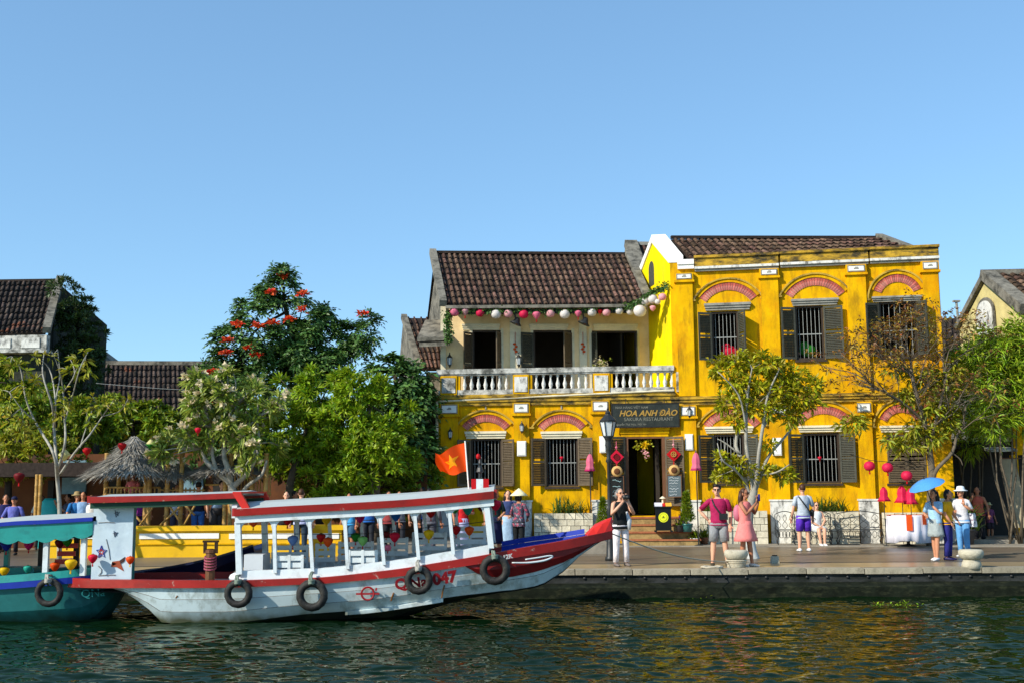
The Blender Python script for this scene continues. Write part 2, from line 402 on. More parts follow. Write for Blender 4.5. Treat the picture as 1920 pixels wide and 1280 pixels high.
def arch(house, sc, z_end, hw, rise, y, mwall, thick=0.25, n=24, hood=True, hood_gap=0.10):
    """segmental brick arch: bricks one by one, with a moulded hood above"""
    Rr = (hw * hw + rise * rise) / (2 * rise); zc = z_end + rise - Rr; ph = math.asin(min(1, hw / Rr))
    r1 = Rr; r0 = Rr - thick
    MB().arcband(sc, zc, r0, r1, -ph, ph, y - 0.008, y + 0.02, 20).obj('arch_mortar', M['mortar'], house)
    wid = 2 * ph * (r0 + r1) / 2 / n
    key = 'archbrick_%d_%d' % (int(wid * 1000), int(thick * 1000))
    if key not in M:
        b = MB(); k0 = r0 / ((r0 + r1) / 2) * wid * 0.40; k1 = r1 / ((r0 + r1) / 2) * wid * 0.40
        b.hexa([(-k0, -0.03, -thick / 2 + 0.004), (k0, -0.03, -thick / 2 + 0.004), (k0, 0.01, -thick / 2 + 0.004), (-k0, 0.01, -thick / 2 + 0.004),
                (-k1, -0.03, thick / 2 - 0.004), (k1, -0.03, thick / 2 - 0.004), (k1, 0.01, thick / 2 - 0.004), (-k1, 0.01, thick / 2 - 0.004)])
        M[key] = b.mesh('brick', M['brick'])
    for i in range(n):
        a = -ph + 2 * ph * (i + 0.5) / n; rm = (r0 + r1) / 2
        link('brick', M[key], house, (sc + rm * math.sin(a), y + rng.uniform(-0.006, 0.004), zc + rm * math.cos(a)), (0, a, 0))
    if hood:
        h = MB(); hr = r1 + hood_gap; hp = math.asin(min(1, (hw + hood_gap + 0.06) / hr))
        h.arcband(sc, zc, r1 + 0.004, hr, -ph, ph, y - 0.055, y + 0.01, 20)
        ho = h.obj('arch_hood', mwall, house)
        g = MB(); g.arcband(sc, zc, hr, hr + 0.05, -hp, hp, y - 0.095, y + 0.01, 20)
        for sd in (-1, 1):
            e = sc + sd * (hr + 0.025) * math.sin(hp)
            g.box(e - 0.07 if sd > 0 else e - 0.14, e + 0.14 if sd > 0 else e + 0.07, y - 0.092, y + 0.012, zc + hr * math.cos(hp) - 0.04, zc + hr * math.cos(hp) + 0.012)
        g.obj('hood_ridge', M['hood'], ho)
    return zc + Rr
def moulding(house, name, s0, s1, z0, z1, y, m, steps=3, out=0.12, back=0.02):
    """stepped cornice strip, projecting more towards its top"""
    b = MB(); dz = (z1 - z0) / steps
    for k in range(steps):
        o = out * (0.45 + 0.55 * k / max(1, steps - 1))
        b.box(s0 - o * 0.6, s1 + o * 0.6, y - o, y + back, z0 + k * dz + (0.001 if k else 0), z0 + (k + 1) * dz)
    return b.obj(name, m, house)
def pilaster(house, s0, s1, z0, z1, y, m, out=0.10, plaque=None, ped=None):
    b = MB().box(s0, s1, y - out, y + 0.01, z0, z1)
    p = b.obj('pilaster', m, house)
    if plaque:
        zb, zt = plaque
        c = MB(); c.box(s0 - 0.03, s1 + 0.03, y - out - 0.035, y + 0.008, zb, zt); c.box(s0 - 0.06, s1 + 0.06, y - out - 0.075, y + 0.012, zb - 0.07, zb - 0.002)
        cap = c.obj('capital', m, p)
        d = MB(); d.box(s0 + 0.05, s1 - 0.05, y - out - 0.055, y - out - 0.030, zb + 0.06, zt - 0.06)
        d.obj('plaque', M['white'], p)
        e = MB(); q = 0.018; x0, x1, a0, a1 = s0 + 0.02, s1 - 0.02, zb + 0.03, zt - 0.03; Y0, Y1 = y - out - 0.062, y - out - 0.031
        e.box(x0, x1, Y0, Y1, a0, a0 + q); e.box(x0, x1, Y0, Y1, a1 - q, a1); e.box(x0, x0 + q, Y0, Y1, a0 + q, a1 - q); e.box(x1 - q, x1, Y0, Y1, a0 + q, a1 - q)
        sm = (s0 + s1) / 2; zm = (zb + zt) / 2
        e.box(sm - 0.07, sm + 0.07, y - out - 0.066, y - out - 0.053, zm - 0.018, zm + 0.018); e.box(sm - 0.03, sm + 0.05, y - out - 0.066, y - out - 0.053, zm + 0.018, zm + 0.045)
        e.obj('plaque_rim', M['greymould'], p)
    if ped:
        b2 = MB().box(s0 - 0.06, s1 + 0.06, y - out - 0.07, y + 0.006, z0 - 0.2, ped); b2.box(s0 - 0.09, s1 + 0.09, y - out - 0.10, y + 0.004, ped, ped + 0.05)
        b2.obj('pedestal', M['whitewash'], p)
    return p
def barrel_mesh(w, l, m):
    """half-round cap tile along +y (up the slope), slightly tapered"""
    b = MB(); rings = []
    for y, r, lift in ((0, w / 2, 0.055), (l, w / 2 * 0.82, 0.0)):
        rings.append([(r * math.cos(PI * k / 6), y, lift + r * 0.85 * math.sin(PI * k / 6)) for k in range(7)])
    t = [[(x * 0.8, y, max(0, z - 0.02)) for x, y, z in rr] for rr in rings]
    b.loft([[(x * .7, y + .03, z * .3) for x, y, z in rings[0]], t[0], rings[0], rings[1]], closed=False, cap=False)
    return b.mesh('roof_tile', m, True)
def tile_roof(house, A, B, C, D, cols, rows, m, ceil_t=0.10, sag=0.0, thing_local=None, wcap=0.62, limit=300):
    """A eave left, B eave right, C ridge right, D ridge left (house-local Vectors). Sheet with pan troughs plus one barrel tile per object."""
    A, B, C, D = [Vector(p) for p in (A, B, C, D)]
    def P(u, v):
        p = A * (1 - u) * (1 - v) + B * u * (1 - v) + C * u * v + D * (1 - u) * v
        p.z -= sag * math.sin(PI * u) + 0.02 * sag * math.sin(9 * u + 5 * v)
        return p
    nrm = (B - A).cross(D - A).normalized()
    b = MB(); NU = 24
    top = [[tuple(P(i / NU, v) + nrm * -0.01) for i in range(NU + 1)] for v in (0, 0.5, 1)]
    b.loft(top, closed=False, cap=False)
    bot = [[tuple(Vector(p) - nrm * ceil_t) for p in r] for r in top]
    b.loft([list(reversed(r)) for r in bot], closed=False, cap=False)
    b.loft([bot[0], top[0]], closed=False, cap=False); b.loft([top[2], bot[2]], closed=False, cap=False)
    b.loft([[bot[k][0] for k in range(3)], [top[k][0] for k in range(3)]], closed=False, cap=False)
    b.loft([[top[k][NU] for k in range(3)], [bot[k][NU] for k in range(3)]], closed=False, cap=False)
    roof = b.obj('roof', M['tilepan'], house)
    width = (B - A).length / cols; ln = ((D - A).length + (C - B).length) / 2 / rows
    me = barrel_mesh(width * wcap, ln * 1.12, m); cnt = 0; rest = MB()
    for j in range(rows - 1, -1, -1):
        for i in range(cols):
            u = (i + 0.5) / cols
            p0 = P(u, j / rows); p1 = P(u, (j + 1) / rows); ax = P(min(1, u + 0.01), j / rows) - P(max(0, u - 0.01), j / rows)
            yv = (p1 - p0).normalized(); xv = (ax - yv * ax.dot(yv)).normalized(); zv = xv.cross(yv)
            mt = Matrix((xv, yv, zv)).transposed().to_4x4(); mt = mt @ Matrix.Rotation(rng.uniform(-0.035, 0.035), 4, 'Z')
            mt.translation = p0 + nrm * (0.0 + rng.uniform(-0.006, 0.008)) - yv * rng.uniform(0, 0.02)
            if cnt < limit:
                o = link('roof_tile', me, roof); o.matrix_local = mt; cnt += 1
            else:
                rest.T = mt
                for k in range(1): rest.add([v.co for v in me.vertices], [tuple(pp.vertices) for pp in me.polygons])
    if rest.v: tag(rest.obj('roof_tiles_far', m, roof), kind='stuff')
    return roof
def beam3(mb, p, q, w, h):
    """square bar between two points: w across, h upright"""
    p, q = Vector(p), Vector(q); t = (q - p).normalized(); u = t.cross(Vector((0, 0, 1)))
    if u.length < 1e-4: u = Vector((1, 0, 0))
    u.normalize(); v = u.cross(t)
    c = [u * (-w / 2) + v * (-h / 2), u * (w / 2) + v * (-h / 2), u * (w / 2) + v * (h / 2), u * (-w / 2) + v * (h / 2)]
    mb.loft([[tuple(p + x) for x in c], [tuple(q + x) for x in c]])
    return mb
# ================================================================== RESTAURANT HOUSE (balcony, left of the two)
PR = W(1270, 1015, 35.2)
LG = Frame(PR.x, PR.y, R(5))
sL = LG.loc(822, 900)[0]
o_ = LG.world(sL, 0, 0); LG = Frame(o_.x, o_.y, R(5))
S1 = LG.loc(1268, 900)[0]
restaurant = empty('restaurant_house', LG.o, -LG.a, 'two storey yellow restaurant house with balustraded balcony and low brown tiled roof', 'house')
zc0 = LG.loc(1050, 757)[1]; zc1 = LG.loc(1050, 741)[1]          # floor band
w1 = LG.rect(883, 822, 941, 912); w2 = LG.rect(1024, 819, 1084, 911); dr = LG.rect(1173, 816, 1248, 953)
dr = (dr[0], dr[1], 0.86, dr[3])
b = MB(); wall_cells(b, 0, S1, 0, zc0, 0, 0.35, [w1, w2, dr])
b.box(0, 0.35, 0.352, 8.0, 0, zc0 - 0.002)
b.box(0.35, S1 - 0.002, 7.7, 8.0, 0, zc0 - 0.002)
b.obj('ground_floor_wall', M['ochre'], restaurant)
MB().box(0.002, S1 - 0.002, 0.36, 9.2, zc0 + 0.002, zc1 + 0.05).obj('floor_slab', M['white'], restaurant)  # white surface chosen to bounce light onto the balcony wall
MB().box(S1 - 0.62, S1 - 0.50, 0.37, 4.2, 0.86, zc0 - 0.01).box(0.36, 0.42, 0.37, 4.2, 0.86, zc0 - 0.01).box(0.43, S1 - 0.63, 0.37, 4.2, zc0 - 0.06, zc0 - 0.01).box(0.36, S1, 4.2, 4.3, 0.0, zc0).box(0.36, S1, 0.36, 4.2, 0.80, 0.85).obj('inner_room', M['room'], restaurant)  # dark lining panels added so the openings look unlit inside
moulding(restaurant, 'floor_cornice', 0, S1 - 0.06, zc0 - 0.02, zc1 + 0.06, 0, M['cornice'], 3, 0.16, 0.34)
# pilasters with plaques and pedestals
for (a, c, pa, pb, ped) in ((827, 860, 759, 777, None), (964, 993, 757, 775, True), (1112, 1143, 753, 772, None)):
    s0, s1, _, _ = LG.rect(a, 800, c, 900)
    zt = LG.loc((a + c) / 2, pa)[1]; zb = LG.loc((a + c) / 2, pb)[1]
    zp = LG.loc(985, 940)[1]
    pilaster(restaurant, s0, s1, 0.0, zc0 - 0.03, 0, M['ochre'], 0.10, (zb, zt + 0.04), zp)
for (r, mid) in ((w1, 911), (w2, 1053)):
    sm = LG.loc(mid, 785)[0]; zb = LG.loc(mid, 797)[1]; zt = LG.loc(mid, 776)[1]
    ztop = arch(restaurant, sm, zb, LG.loc(mid + 45, 785)[0] - sm, zt - zb, 0, M['ochre'], 0.24, 24)
    MB().box(sm - 0.02, sm + 0.02, -0.03, 0.005, ztop + 0.165, zc0 - 0.03).obj('drip_joint', M['greymould'], restaurant)
    s0, s1, z0, z1 = LG.rect(mid - 39, 808, mid + 39, 822)
    moulding(restaurant, 'window_head', s0 + 0.08, s1 - 0.08, z0 + 0.01, z1, 0, M['cream'], 3, 0.13, 0.005)
for r, al, ar, wl in ((w1, 30, 28, 0.46), (w2, 26, 24, 0.50)):
    add_window(restaurant, r, 0, M['darkwood'], True, 8)
    h = r[3] - r[2] - 0.05
    add_shutter(restaurant, r[0], 0, r[2] + 0.02, h, wl, -1, al, M['shutter']); add_shutter(restaurant, r[1], 0, r[2] + 0.02, h, wl, 1, ar, M['shutter'])
# main door
b = MB(); f = 0.10
b.box(dr[0] - 0.002, dr[0] + f, -0.05, 0.20, dr[2], dr[3]); b.box(dr[1] - f, dr[1] + 0.002, -0.05, 0.20, dr[2], dr[3]); b.box(dr[0] + f, dr[1] - f, -0.05, 0.20, dr[3] - 0.09, dr[3] + 0.01)
door = b.obj('door_frame', M['brownwood'], restaurant)
s0, s1, z0, z1 = LG.rect(1163, 800, 1254, 812)
moulding(restaurant, 'door_head', s0 + 0.06, s1 - 0.06, z0 - 0.10, z1, 0, M['ochre'], 3, 0.14, 0.005)
hd = dr[3] - dr[2] - 0.05
tag(add_shutter(restaurant, dr[0], -0.05, dr[2] + 0.02, hd, 0.56, -1, 24, M['shuttergreen']), 'dark louvred door leaf on the left of the entrance')
tag(add_shutter(restaurant, dr[1], -0.05, dr[2] + 0.3, hd - 0.3, 0.60, 1, 20, M['shutter']), 'sunlit louvred door leaf on the right of the entrance')
# balcony balustrade in the facade plane
zr = LG.loc(1040, 689)[1]; zrb = LG.loc(1040, 698)[1]; zf = zc1 + 0.062; zbb = zf + 0.16
rail = MB()
rail.box(-0.05, S1 + 0.02, -0.08, 0.22, zrb, zr); rail.box(-0.02, S1, -0.04, 0.18, zrb - 0.05, zrb - 0.001)
rail.obj('balcony_rail', M['oldwhite'], restaurant)
MB().box(0, S1, -0.03, 0.20, zf, zbb).obj('balcony_kerb', M['oldwhite'], restaurant)
bal = MB(); H = zrb - 0.05 - zbb
bal.lathe((0, 0, 0), [(0.052, 0), (0.052, 0.05 * H), (0.035, 0.08 * H), (0.062, 0.26 * H), (0.066, 0.36 * H), (0.030, 0.66 * H), (0.028, 0.82 * H), (0.05, 0.88 * H), (0.035, 0.92 * H), (0.052, 0.95 * H), (0.052, H)], 10)
bal_me = bal.mesh('baluster', M['whitewash'], True)
piers = [(826, 857), (962, 992), (1112, 1143), (1268, 1279)]
ps = []
for a, c in piers:
    s0, s1, _, _ = LG.rect(a, 700, c, 740); ps.append((s0, s1))
    p = MB().box(s0, s1, -0.06, 0.21, zf, zrb - 0.05).obj('balcony_pier', M['ochre'] if a != 1268 else M['oldwhite'], restaurant)
    if s1 - s0 > 0.3:
        MB().box(s0 + 0.05, s1 - 0.05, -0.085, -0.058, zf + 0.07, zrb - 0.12).obj('pier_panel', M['oldwhite'] if a < 900 else M['whitewash'], p)
for (k, n) in ((0, 7), (1, 8), (2, 9)):
    a, c = ps[k][1] + 0.12, ps[k + 1][0] - (0.10 if k < 2 else 0.02)
    MB().box(ps[k][1], a - 0.02, -0.02, 0.18, zbb, zrb - 0.05).obj('balcony_stub', M['ochre'], restaurant)
    for i in range(n):
        link('baluster', bal_me, restaurant, (a + (c - a) * (i + 0.5) / n, 0.07, zbb))
# upper storey, set back behind the terrace, its own direction
PU = LG.world(0.02, 1.35, 0)
UF = Frame(PU.x, PU.y, R(-4))
def U2L(s, d, z): return LG.local(UF.world(s, d, z))
upper = empty('upper_storey', restaurant.matrix_world @ Vector((0, 0, 0)))
upper.parent = restaurant
upper.location = LG.local(UF.o); upper.rotation_euler = (0, 0, LG.a - UF.a)
SU = UF.loc(1212, 640)[0] + 0.12
zE = UF.loc(1020, 566)[1] + 0.25
v1 = UF.rect(886, 619, 939, 691); v2 = UF.rect(1000, 619, 1072, 690); v3 = UF.rect(1110, 620, 1194, 688)
zfl = zc1 + 0.06
v1 = (v1[0], v1[1], zfl, v1[3]); v2 = (v2[0], v2[1], zfl, v2[3]); v3 = (v3[0], v3[1], zfl, v3[3])
b = MB(); wall_cells(b, 0, SU, zfl, zE, 0, 0.3, [v1, v2, v3])
b.box(0, 0.3, 0.302, 6.2, zfl, zE); b.box(0.3, SU, 5.9, 6.2, zfl, zE)
b.obj('upper_wall', M['peach'], upper)
MB().box(SU - 0.95, SU - 0.90, 0.31, 3.4, zfl + 0.03, zE - 0.02).box(0.31, 0.36, 0.31, 3.4, zfl + 0.03, zE - 0.02).box(0.31, SU, 3.4, 3.5, zfl, zE).box(0.31, SU, 0.31, 3.4, zfl + 0.002, zfl + 0.02).obj('upper_room', M['room'], upper)  # dark lining added to keep the upper openings black inside
b = MB()
for a, c in ((826, 836), (956, 977), (1086, 1100)):
    s0, s1, _, _ = UF.rect(a, 640, c, 680); MB().box(s0, s1, -0.06, 0.004, zfl + 0.02, zE - 0.2).obj('wall_strip', M['cream'], upper)
for r, (a, c, y0, y1) in ((v1, (866, 937, 608, 619)), (v2, (992, 1065, 608, 619)), (v3, (1112, 1195, 608, 620))):
    s0, s1, z0, z1 = UF.rect(a, y0, c, y1)
    moulding(upper, 'window_head', s0 + 0.06, s1 - 0.06, z0 + 0.005, z1, 0, M['cream'], 3, 0.11, 0.005)
    add_window(upper, r, 0, M['darkwood'], False)
    b = MB()
    for q in (r[0] - 0.09, r[1]): b.box(q, q + .09, -.03, .003, zfl + .02, r[3] + .06)
    b.obj('window_surround', M['cream'], upper)
hs = v1[3] - zfl - 0.12
add_shutter(upper, v1[0], 0, zfl + 0.03, hs, 0.42, -1, 44, M['shutter']); add_shutter(upper, v1[1], 0, zfl + 0.03, hs, 0.45, 1, 112, M['shutter'])
add_shutter(upper, v2[0], 0, zfl + 0.03, hs, 0.46, -1, 22, M['shuttergreen']); add_shutter(upper, v2[1], 0, zfl + 0.03, hs, 0.55, 1, 125, M['shutter'])
add_shutter(upper, v3[0], 0, zfl + 0.03, hs, 0.50, -1, 100, M['shuttergreen']); add_shutter(upper, v3[1], 0, zfl + 0.03, hs, 0.5, 1, 100, M['shuttergreen'])
# roof: eave forward of the wall, ridge pixel-matched
YE, YR = 36.25, 39.9
A_ = LG.local(W(836, 571, YE)); B_ = LG.local(W(1212, 568, YE)); C_ = LG.local(W(1172, 478, YR)); D_ = LG.local(W(815, 476, YR))
tile_roof(restaurant, A_, B_, C_, D_, 33, 9, M['tile'], 0.12, 0.05)
b = MB(); beam3(b, A_ + Vector((0, -0.05, -0.10)), B_ + Vector((0, -0.05, -0.10)), 0.10, 0.10)
b.obj('gutter', M['verge'], restaurant)
b = MB(); beam3(b, A_ + Vector((0, 0.12, -0.24)), B_ + Vector((0, 0.12, -0.24)), 0.12, 0.14)
for i in range(12):
    t = (i + 0.5) / 12; p = A_.lerp(B_, t); q = D_.lerp(C_, t)
    beam3(b, p + Vector((0, 0, -0.15)), p.lerp(q, 0.7) + Vector((0, 0, -0.15)), 0.07, 0.10)
b.obj('eave_timber', M['blackwood'], restaurant)
b = MB(); beam3(b, D_ + Vector((-0.1, 0, 0.06)), C_ + Vector((0.1, 0, 0.03)), 0.16, 0.09); b.obj('ridge_cap', M['tilepan'], restaurant)
for (e, r_, dx) in ((A_, D_, -0.08), (B_, C_, 0.10)):
    b = MB(); beam3(b, e + Vector((dx, -0.1, 0.02)), r_ + Vector((dx, 0.05, 0.10)), 0.24, 0.22); b.obj('verge', M['verge'], restaurant)
# back slope and gable end
BK = D_ - A_; BK.z = 0
Db, Cb = D_ + Vector((BK.x, BK.y, A_.z - D_.z)), C_ + Vector((BK.x, BK.y, A_.z - D_.z))
b = MB(); b.quad(D_, C_, Cb, Db); b.quad(D_ - Vector((0, 0, .1)), Db - Vector((0, 0, .1)), Cb - Vector((0, 0, .1)), C_ - Vector((0, 0, .1))); b.obj('back_roof', M['tilepan'], restaurant)
b = MB(); zz = zE - 0.3
b.add([A_ + Vector((0.1, 1.0, -0.15 + 0.3)), Db + Vector((0.1, -0.3, -0.1)), D_ + Vector((0.1, 0, -0.15)), A_ + Vector((.3, 1.0, -0.15 + .3)), Db + Vector((.3, -0.3, -0.1)), D_ + Vector((.3, 0, -0.15))], [(0, 1, 2), (5, 4, 3), (0, 2, 5, 3), (1, 0, 3, 4), (2, 1, 4, 5)])
b.obj('gable', M['verge'], restaurant)
# weathered left side of the house: drain pipe and small side lean-to roof
b = MB(); x0, zt = LG.loc(819, 752, -0.1); b.tube([(x0, -0.08, zt), (x0 + 0.02, -0.08, 0.1)], 0.045, 8); b.tube([(x0, -0.10, zt), (S1, -0.20, zc1 + 0.10)], 0.028, 6)
b.obj('drain_pipe', M['cream'], restaurant)
# steps
xs0 = LG.loc(1172, 980)[0]; xs1 = LG.loc(1283, 980)[0]
b = MB()
for k in range(4):
    z1 = 0.20 + 0.21 * k; d = 1.55 - 0.36 * k
    bx1 = xs1 + (0.35 if k == 0 else (0.28 if k == 1 else -0.1)); st = MB().box(xs0 - 0.1, bx1, -d, -0.02 if k == 3 else -d + 0.5, 0.0 if k == 0 else z1 - 0.22, z1 - 0.045)
    so = st.obj('step', M['stepstone'], restaurant)
    MB().box(xs0 - 0.14, bx1 + 0.03, -d - 0.03, -0.02 if k == 3 else -d + 0.5, z1 - 0.044, z1).obj('tread', M['stepred'], so)
# ================================================================== CORNER HOUSE (three tall bays)
CG = Frame(PR.x, PR.y, R(10))
S3 = CG.loc(1783, 900)[0]
corner = empty('corner_house', CG.o, -CG.a, 'tall ochre yellow three bay house with brick arches and flat parapet', 'house')
zS = CG.loc(1540, 744)[1]                       # string course between storeys
zP0 = CG.loc(1540, 489)[1]; zP1 = CG.loc(1540, 474)[1]   # parapet band
zT = zP1
up = [CG.rect(1335, 584, 1385, 676), CG.rect(1492, 574, 1545, 674), CG.rect(1650, 566, 1720, 668)]
lo = [CG.rect(1340, 813, 1396, 905), CG.rect(1508, 811, 1575, 905), CG.rect(1664, 813, 1736, 905)]
b = MB(); wall_cells(b, 0, S3, 0, zT - 0.10, 0, 0.4, up + lo)
# the side wall facing the terrace is askew, so that one sees it from the river
SK = -0.17 + math.tan(CG.a) * 0
def side(t): # point of the side wall t metres behind the front corner, in corner-local coordinates
    p = CG.o + Vector((SK * t, t, 0)); return CG.local(p)
def side_slab(mb, t0, t1, zb0, zb1, zt0, zt1, th=0.35):
    p, q = side(t0), side(t1)
    v = [(p.x, p.y, zb0), (p.x + th, p.y, zb0), (q.x + th, q.y, zb1), (q.x, q.y, zb1), (p.x, p.y, zt0), (p.x + th, p.y, zt0), (q.x + th, q.y, zt1), (q.x, q.y, zt1)]
    mb.hexa(v)
b.box(S3 - 0.4, S3, 0.402, 5.0, 0, zT - 0.12)
b.box(0.5, S3 - 0.402, 4.7, 5.0, 0, zT - 0.12)
b.obj('front_wall', M['ochre'], corner)
TR, TB = 1.75, 4.1
pk = W(1247, 449, CG.o.y + TR); zRid = pk.z
zEv = W(1214, 545, CG.o.y + TB).z
b = MB(); side_slab(b, 0.003, TR, 0.0, 0.0, zT - 0.1, zRid - 0.1); side_slab(b, TR, TB, 0.0, 0.0, zRid - 0.1, zEv); side_slab(b, TB, 5.6, 0, 0, zEv, zEv)
b.obj('side_wall', M['lemon'], corner)
b = MB(); p = side(-0.02); q = side(TR); e = side(TB)
for (a_, b_, z0_, z1_) in ((p, q, zT - 0.02, zRid), (q, e, zRid, zEv + 0.08)):
    b.hexa([(a_.x - 0.05, a_.y, z0_ - 0.10), (a_.x + 0.42, a_.y, z0_ - 0.10), (b_.x + 0.42, b_.y, z1_ - 0.10), (b_.x - 0.05, b_.y, z1_ - 0.10),
            (a_.x - 0.05, a_.y, z0_ + 0.12), (a_.x + 0.42, a_.y, z0_ + 0.12), (b_.x + 0.42, b_.y, z1_ + 0.16), (b_.x - 0.05, b_.y, z1_ + 0.16)])
b.obj('gable_coping', M['white'], corner)
# arched vent in the gable
b = MB(); c0 = side(2.0); dv = (side(3) - side(2)).normalized()
zv = W(1240, 520, CG.o.y + 2.0).z
ring = []
for k in range(9):
    a = PI * k / 8; ring.append((0.30 * math.cos(a), zv + 0.25 + 0.30 * math.sin(a)))
ring += [(-0.30, zv - 0.3), (0.30, zv - 0.3)]
front = [tuple(c0 + dv * s + Vector((-0.012, 0, z - c0.z))) for s, z in ring]; back = [tuple(Vector(p) + Vector((0.06, 0, 0))) for p in front]
b.loft([front, back]); b.obj('gable_vent', M['shuttergreen'], corner)
# interior
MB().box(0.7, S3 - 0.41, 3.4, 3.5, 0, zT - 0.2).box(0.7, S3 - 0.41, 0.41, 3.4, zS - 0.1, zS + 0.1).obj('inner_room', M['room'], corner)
# parapet in three lengths, each a little higher
segs = [(1302, 1459, 485, 475), (1462, 1627, 476, 468), (1630, 1760, 469, 461)]
seg_z = []
for k, (a, c, ya, yb) in enumerate(segs):
    s0 = CG.loc(a, 480)[0]; s1 = CG.loc(c, 480)[0]
    if k == 2: s1 = S3 + 0.02
    z1 = CG.loc((a + c) / 2, (ya + yb) / 2)[1]
    seg_z.append(z1)
    bb = MB().box(s0, s1 - 0.01, -0.14, 0.42, z1 - 0.32, z1 - 0.05); bb.box(s0 - 0.02, s1 + 0.015, -0.20, 0.46, z1 - 0.049, z1 + 0.03)
    bb.obj('parapet', M['cornice'], corner)
    m2 = MB().box(s0 - 0.01, s1, -0.17, 0.30, z1 - 0.40, z1 - 0.322); m2.obj('parapet_moulding', M['whitewash'], corner)
    MB().box(s0, s1 - 0.01, -0.11, 0.02, z1 - 0.47, z1 - 0.402).obj('parapet_drip', M['greymould'], corner)
s0 = CG.loc(1270, 490)[0]; s1 = CG.loc(1301, 490)[0]
zz = CG.loc(1285, 494)[1]
MB().box(s0, s1, -0.16, 0.4, zz - 0.06, zz + 0.10).box(s0 + 0.003, s1 - 0.003, -0.12, 0.4, zz - 0.2, zz - 0.062).obj('corner_cap', M['white'], corner)
# pilasters (upper and lower)
pil = [((1270, 1301), (505, 527)), ((1429, 1462), (498, 519)), ((1592, 1627), (491, 513)), ((1734, 1764), (484, 508))]
lop = [((1278, 1307), (751, 768)), ((1444, 1478), None), ((1609, 1637), (737, 753)), ((1754, 1784), (737, 752))]
zpw = CG.loc(1545, 938)[1]
for k in range(4):
    (a, c), (pa, pb) = pil[k]
    s0, s1, _, _ = CG.rect(a, 540, c, 700)
    zb = CG.loc((a + c) / 2, pb)[1]; zt = CG.loc((a + c) / 2, pa)[1]
    top = (seg_z[max(0, k - 1)] if k else zz + 0.14) - 0.475
    pilaster(corner, s0, s1, zS + 0.12, min(top, zt + 0.06), 0, M['ochre'], 0.12, (zb, min(top - 0.002, zt + 0.05)))
    (a2, c2), pq = lop[k]
    u0, u1, _, _ = CG.rect(a2, 800, c2, 900)
    zt2 = CG.loc((a2 + c2) / 2, 742)[1]; zb2 = CG.loc((a2 + c2) / 2, 757)[1]
    pilaster(corner, u0, u1, 0.0, zS - 0.17, 0, M['ochre'], 0.12, (zS - 0.52, zS - 0.185), zpw)
moulding(corner, 'string_course', 0, S3, zS - 0.16, zS + 0.10, 0, M['cornice'], 3, 0.17, 0.01)
# bays
arches_up = [(1365, 557, 54, 530), (1528, 549, 56, 521), (1682, 543, 45, 514.5)]
arches_lo = [(1372, 793, 54, 766), (1543, 787, 55, 760), (1690, 783, 42, 757)]
for (mid, ye, hw, ya) in arches_up + arches_lo:
    sm = CG.loc(mid, ye)[0]; w_ = CG.loc(mid + hw, ye)[0] - sm; ze = CG.loc(mid, ye)[1]; za = CG.loc(mid, ya)[1]
    top = arch(corner, sm, ze, w_, za - ze, 0, M['ochre'], 0.25, 24)
    zz2 = (zP0 - 0.42) if ya < 600 else zS - 0.17
    if zz2 > top + 0.2: MB().box(sm - 0.02, sm + 0.02, -0.03, 0.005, top + 0.16, zz2).obj('drip_joint', M['greymould'], corner)
for (a, c, y0, y1) in ((1321, 1407, 569, 582), (1484, 1571, 561, 573), (1635, 1727, 556, 566), (1322, 1412, 799, 811), (1497, 1586, 797, 809), (1650, 1745, 797, 809)):
    s0, s1, z0, z1 = CG.rect(a, y0, c, y1)
    moulding(corner, 'window_head', s0 + 0.07, s1 - 0.07, z0, z1, 0, M['greymould'] if y0 < 600 else M['cream'], 3, 0.14, 0.005)
shut = [(up[0], 26, 65, .46, .46), (up[1], 20, 12, .46, .58), (up[2], 24, 60, .46, .46), (lo[0], 26, 30, .52, .48), (lo[1], 24, 22, .50, .48), None]
for k, r in enumerate(up + lo):
    if k == 5:
        add_window(corner, r, 0, M['darkwood'], False)
        w_ = (r[1] - r[0]) / 2; h = r[3] - r[2] - 0.06
        link('shutter', shutter_mesh(w_, h, M['shutter']), corner, (r[0], 0.0, r[2] + 0.03)); link('shutter', shutter_mesh(w_, h, M['shutter']), corner, (r[0] + w_, 0.0, r[2] + 0.03))
        continue
    add_window(corner, r, 0, M['darkwood'], True, 6 if k < 3 else 8)
    _, al, ar, wl, wr = shut[k]; h = r[3] - r[2] - 0.05
    add_shutter(corner, r[0], 0, r[2] + 0.02, h, wl, -1, al, M['shuttergreen']); add_shutter(corner, r[1], 0, r[2] + 0.02, h, wr, 1, ar, M['shuttergreen'])
# front roof slope behind the parapet
YB = CG.o.y
A_ = CG.local(Vector(W(1303, 500, YB + 0.55))); A_.z = zT - 0.12
B_ = CG.local(Vector(W(1735, 480, YB - 0.75))); B_.z = zT - 0.02
C_ = CG.local(W(1643, 448, YB + 2.3)); D_ = CG.local(W(1258, 449, YB + TR))
tile_roof(corner, A_, B_, C_, D_, 31, 6, M['tile'], 0.10, 0.04)
b = MB(); beam3(b, D_ + Vector((0, 0, 0.07)), C_ + Vector((0.05, 0, 0.04)), 0.16, 0.09); b.obj('ridge_cap', M['tilepan'], corner)
b = MB(); beam3(b, C_ + Vector((0.08, 0, 0.08)), B_ + Vector((0.0, 0.3, 0.05)), 0.26, 0.2); b.obj('verge', M['verge'], corner)
b = MB(); b.add([tuple(D_), tuple(C_), tuple(C_ + Vector((0.3, 3.6, -1.9))), tuple(D_ + Vector((0, 3.6, -1.9)))], [(0, 1, 2, 3)]); b.obj('back_roof', M['tilepan'], corner)
